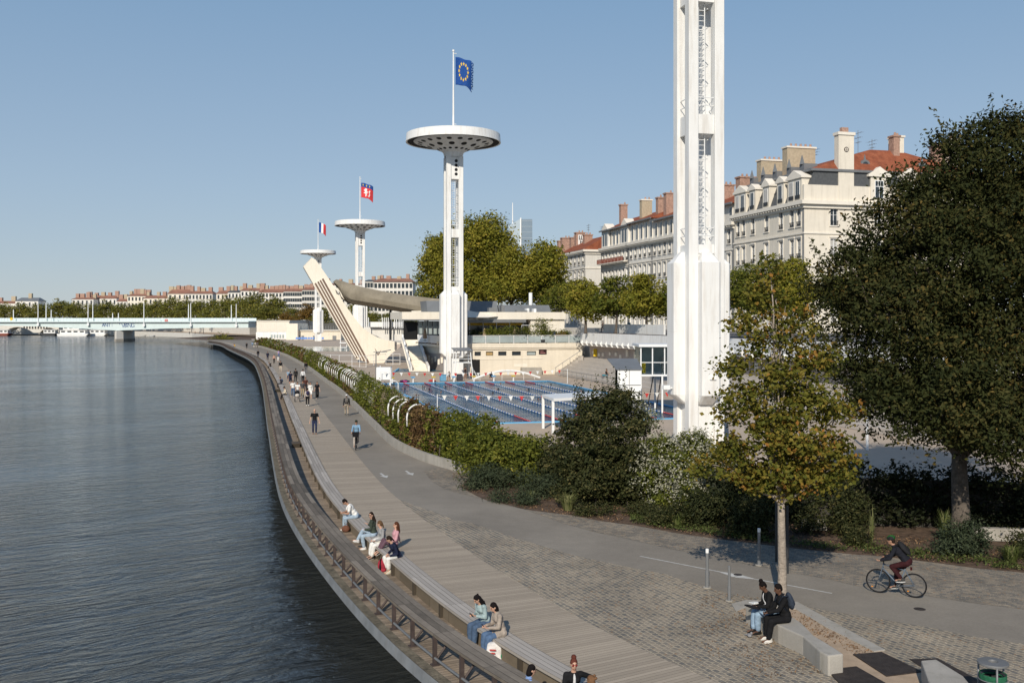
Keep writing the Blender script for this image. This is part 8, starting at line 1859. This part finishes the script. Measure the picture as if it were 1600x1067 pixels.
# ground cover, tufts and planting-bed shrubs
def at0(px, py, z=0.0): return W(px, py, z)
def mound(label, px, py, wpx, h, n, size, mat, seed, kind='ground_shrub', cat='shrub', d=.9, cl=.25, aspect=.4, up=.2, droop=.1, group=None, tone=0):
    b = at0(px, py); w_ = wpx*.5*b.y/F; g = random.Random(seed); lob = []
    for k in range(6): lob.append((b.x+w_*g.uniform(-.7,.7), b.y+d*g.uniform(-.6,.6), h*g.uniform(.25,.55), w_*.42, d*.55, h*.48))
    return shrub(kind, label, cat, b, lob, n, size, mat, seed, cl, 10, .5, aspect, None, group, up, droop, tone, wood=False)
mound('grey green spreading juniper at the near end of the planter wall', 772, 762, 110, 1.15, 9000, .13, 'juniper', 201, d=1.5, aspect=.28)
mound('grey green spreading juniper in front of the green hedge', 850, 775, 120, 1.2, 8500, .13, 'juniper', 202, d=1.3, aspect=.28)
mound('low juniper cushion at the kerb left of the pale tuft', 800, 786, 80, .6, 4000, .11, 'juniper', 203, d=.8, aspect=.28)
mound('small dark cushion shrub right of the pale tuft', 930, 803, 70, .5, 2600, .09, 'bush', 204, d=.6)
mound('low green cushion shrub below the flowering shrub', 1000, 806, 90, .6, 3000, .09, 'bush', 205, d=.7)
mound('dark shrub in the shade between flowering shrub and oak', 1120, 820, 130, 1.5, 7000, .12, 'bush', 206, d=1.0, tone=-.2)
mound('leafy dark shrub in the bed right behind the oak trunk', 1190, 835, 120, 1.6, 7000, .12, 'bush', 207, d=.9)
mound('tall leafy shrub right of the oak trunk', 1295, 835, 120, 2.2, 9000, .12, 'bush', 208, d=.9)
mound('low bush at the foot of the large tree, left of the cyclist', 1340, 850, 60, .7, 2400, .10, 'bush', 209, d=.6)
mound('broad low bush at the foot of the large dark tree', 1515, 862, 140, 1.2, 7500, .10, 'juniper', 210, d=.9, aspect=.5, tone=-.15)
mound('low ground bush at the right edge under the large tree', 1590, 872, 70, .9, 3000, .10, 'bush', 211, d=.8)
for k in range(6):
    px, py, w_, h = ((905,786,150,1.0),(960,795,130,.9),(1065,822,120,.8),(860,768,160,1.6),(980,780,150,1.4),(1040,795,120,1.2))[k]
    mound(('dark understory shrub left below the tall bush','dark understory shrub right below the tall bush','dark understory shrub under the white blossom','mid green filler shrub behind the junipers','mid green filler shrub between tall bush and blossom','mid green filler shrub at the left of the blossom')[k], px, py-6, w_, h, 5000, .11, 'bush', 230+k, d=.9)
# dark ivy hedge at the back of the bed, under the big tree
iv = [W(1130,812), W(1250,815), W(1350,820), W(1450,823), W(1560,828), W(1720,840)]
root = thing('ivy_hedge', 'long very dark ivy covered hedge behind the large tree trunk', 'hedge', iv[2]); lob = []
gI = random.Random(8)
for a, c in zip(iv, iv[1:]):
    n_ = max(2,int((c-a).length/.7))
    for k in range(n_):
        p = a.lerp(c, k/n_)
        for z in (.5,1.2,1.9): lob.append((p.x+gI.uniform(-.2,.2), p.y+gI.uniform(-.2,.2), z, .62, .5, .5))
P_, tt, nn = cloud(lob, 24000, 88, .3, 12, .6); kp = P_[:,2] > .03
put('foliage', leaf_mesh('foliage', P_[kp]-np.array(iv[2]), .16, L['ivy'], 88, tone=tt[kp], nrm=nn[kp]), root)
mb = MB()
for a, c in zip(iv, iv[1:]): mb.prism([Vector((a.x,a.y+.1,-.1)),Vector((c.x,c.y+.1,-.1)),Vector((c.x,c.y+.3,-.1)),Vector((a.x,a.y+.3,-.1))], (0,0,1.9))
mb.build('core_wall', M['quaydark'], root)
mb = MB(); a = W(1590,848); c = W(1520,844); mb.prism([Vector((c.x,c.y,0)),Vector((a.x+2,a.y,0)),Vector((a.x+2,a.y+.25,0)),Vector((c.x,c.y+.25,0))], (0,0,.45)); tag(mb.build('bed_wall', M['conc'], org=a), 'short low concrete wall in the shade right of the large trunk', 'wall')
mb = MB(); a = W(1255,828); c = W(1292,829); mb.prism([a,c,Vector((c.x,c.y+.25,0)),Vector((a.x,a.y+.25,0))], (0,0,.4)); tag(mb.build('bed_wall', M['conc'], org=a), 'short low pale wall glimpsed behind the shrub right of the oak trunk', 'wall')
# tufts of grass and weeds along the bed edge
def tuft(label, px, py, r, h, n, seed, kind='grass_tuft', tone=0.0):
    b = at0(px, py); g = np.random.default_rng(seed); v = []; f = []; k = 0
    for i in range(n):
        a = g.uniform(0,6.28); rr_ = r*.35*g.uniform(0,1)**.5; o = np.array([math.cos(a)*rr_, math.sin(a)*rr_*.7, 0]); ln = h*g.uniform(.6,1.1); out_ = np.array([math.cos(a), math.sin(a), 0])*r*g.uniform(.3,1); s_ = np.array([-math.sin(a), math.cos(a), 0])*.016
        m_ = o+out_*.4+np.array([0,0,ln*.7]); e = o+out_+np.array([0,0,ln*g.uniform(.7,1)])
        v += [o-s_, o+s_, m_+s_*.8, m_-s_*.8, e]; f += [(k,k+1,k+2,k+3),(k+3,k+2,k+4)]; k += 5
    me = bpy.data.meshes.new(kind); me.from_pydata([tuple(q) for q in v], [], f); at = me.attributes.new('tone','FLOAT','FACE'); at.data.foreach_set('value', np.clip(np.repeat(g.normal(.55+tone,.2,n),2),0,1).astype(np.float32)); me.materials.append(L['grass']); me.update()
    return tag(put(kind, me, None, b), label, 'grass', 'grass tufts in the planting bed')
tuft('pale spiky grass tuft in front of the tall dark bush', 888, 797, .55, .75, 240, 1, tone=.35)
tuft('pale grass tuft between the junipers', 830, 786, .4, .6, 140, 2, tone=.25)
tuft('small spiky tuft at the bed edge below the white blossom', 1060, 822, .5, .6, 160, 3)
tuft('dry tall grass tuft left of the big trunk base', 1476, 845, .35, 1.2, 90, 4, tone=.1)
tuft('green grass tuft at the right edge of the bed', 1580, 878, .5, .6, 160, 5)
tuft('dry stalk tuft beside the cyclist helmet', 1362, 848, .15, 1.3, 24, 6, tone=.3)
# low weeds and fallen leaves: uncountable
def scatter(name, poly, n, size, mat, z0, seed, hvar=.06):
    g = np.random.default_rng(seed); P_ = []; pts = [(p.x,p.y) for p in poly]
    xs_ = [p[0] for p in pts]; ys_ = [p[1] for p in pts]
    def inside(x, y):
        c = False; j = len(pts)-1
        for i in range(len(pts)):
            if (pts[i][1] > y) != (pts[j][1] > y) and x < (pts[j][0]-pts[i][0])*(y-pts[i][1])/(pts[j][1]-pts[i][1])+pts[i][0]: c = not c
            j = i
        return c
    while len(P_) < n:
        x = g.uniform(min(xs_),max(xs_)); y = g.uniform(min(ys_),max(ys_))
        if inside(x, y) and noise.noise(Vector((x*.9,y*.9,seed))) > -.05+g.normal(0,.15): P_.append((x,y,z0+abs(g.normal(0,hvar))))
    return stuff(put(name, leaf_mesh(name, P_, size, L[mat], seed, aspect=.5, up=1.0)))
edge = [W(x,y-1) for x,y in [(985,818),(1067,832),(1150,843),(1248,855),(1339,864),(1450,875),(1525,885),(1620,894)]]
back = [W(x,y-14) for x,y in [(985,818),(1067,832),(1150,843),(1248,855),(1339,864),(1450,875),(1525,885),(1620,894)]]
scatter('ground_cover', edge+back[::-1], 4200, .10, 'grass', .02, 3, .07)
back2 = [W(x,y-34) for x,y in [(700,770),(985,822),(1248,855),(1450,873),(1640,890)]]
scatter('leaf_litter', [W(x,y-1) for x,y in [(720,762),(800,792),(985,821),(1248,858),(1450,878),(1640,896)]]+back2[::-1], 3800, .09, 'litter', .0, 4, .012)
scatter('path_leaf_litter', [W(x,y) for x,y in [(1100,930),(1150,925),(1250,950),(1300,1000),(1310,1050),(1180,1060),(1060,1000)]], 900, .06, 'litter', .008, 6, .006)
scatter('bench_leaf_litter', [W(x,y,.0) for x,y in [(1200,950),(1250,950),(1370,1015),(1340,1025)]], 350, .06, 'litter', .012, 7, .006)
# lamp post on the near deck, tower by the right edge of the pool deck
a = W(1355,703); m1 = MB(); m1.tube([a, a+Vector((0,0,4.5))], [.085,.07], 8); m1.box(a+Vector((0,-.2,4.5)), (.2,.7,.1))
tag(m1.build('lamp_post', M['whitemetal'], org=a), 'pale lamp post on the pool deck seen under the large dark tree', 'lamp post')
# ---------------------------------------------------------------- camera, light
cam = bpy.data.cameras.new('camera'); co = bpy.data.objects.new('camera', cam); COL.objects.link(co)
co.location = (0,0,CZ); co.rotation_euler = (R(90),0,0)
cam.sensor_width = 36; cam.lens = 36*F/1600; cam.shift_y = -(533.5-HY)/1600; cam.clip_end = 9000; cam.clip_start = 0.5
SC.camera = co
SUN_EL = 31.0; sd = Vector((0.21, 1, 0)).normalized()
ld = Vector((sd.x*math.cos(R(SUN_EL)), sd.y*math.cos(R(SUN_EL)), -math.sin(R(SUN_EL))))
sl = bpy.data.lights.new('sun', 'SUN'); sl.energy = 4.3; sl.angle = R(0.53); sl.color = (1.0,0.915,0.785)
so = bpy.data.objects.new('sun', sl); COL.objects.link(so); so.rotation_euler = ld.to_track_quat('-Z', 'Y').to_euler(); so.location = (0,-50,60)
w = bpy.data.worlds.new('World'); SC.world = w; w.use_nodes = True; nt = w.node_tree
bg = nt.nodes['Background']
sky = nd(nt, 'ShaderNodeTexSky', None, sky_type='NISHITA')
sky.sun_disc = False; sky.sun_elevation = R(SUN_EL); sky.sun_rotation = math.atan2(-sd.x, -sd.y)
sky.altitude = 200; sky.air_density = 1.0; sky.dust_density = 0.15; sky.ozone_density = 2.0
dz = nd(nt, 'ShaderNodeSeparateXYZ', {0: nd(nt, 'ShaderNodeTexCoord').outputs['Generated']}).outputs[2]
hz = ramp(nt, dz, [(0.0,(.430,.510,.605)), (0.04,(.413,.503,.610)), (0.127,(.365,.483,.625)), (0.31,(.236,.388,.580)), (0.75,(.10,.205,.42))])
hv = nd(nt, 'ShaderNodeVectorMath', {0: hz, 3: 1/0.085}, operation='SCALE').outputs[0]
mx_ = mixc(nt, 0.75, sky.outputs[0], hv)      # thin even autumn haze over the clear-sky model
nt.links.new(mx_, bg.inputs[0]); bg.inputs[1].default_value = 0.085
SC.view_settings.view_transform = 'Standard'; SC.view_settings.look = 'None'; SC.view_settings.gamma = 1; SC.view_settings.exposure = 0.0
SC.render.engine = 'CYCLES'
SC.cycles.max_bounces = 6; SC.cycles.diffuse_bounces = 3; SC.cycles.transparent_max_bounces = 8
SC.cycles.use_denoising = True
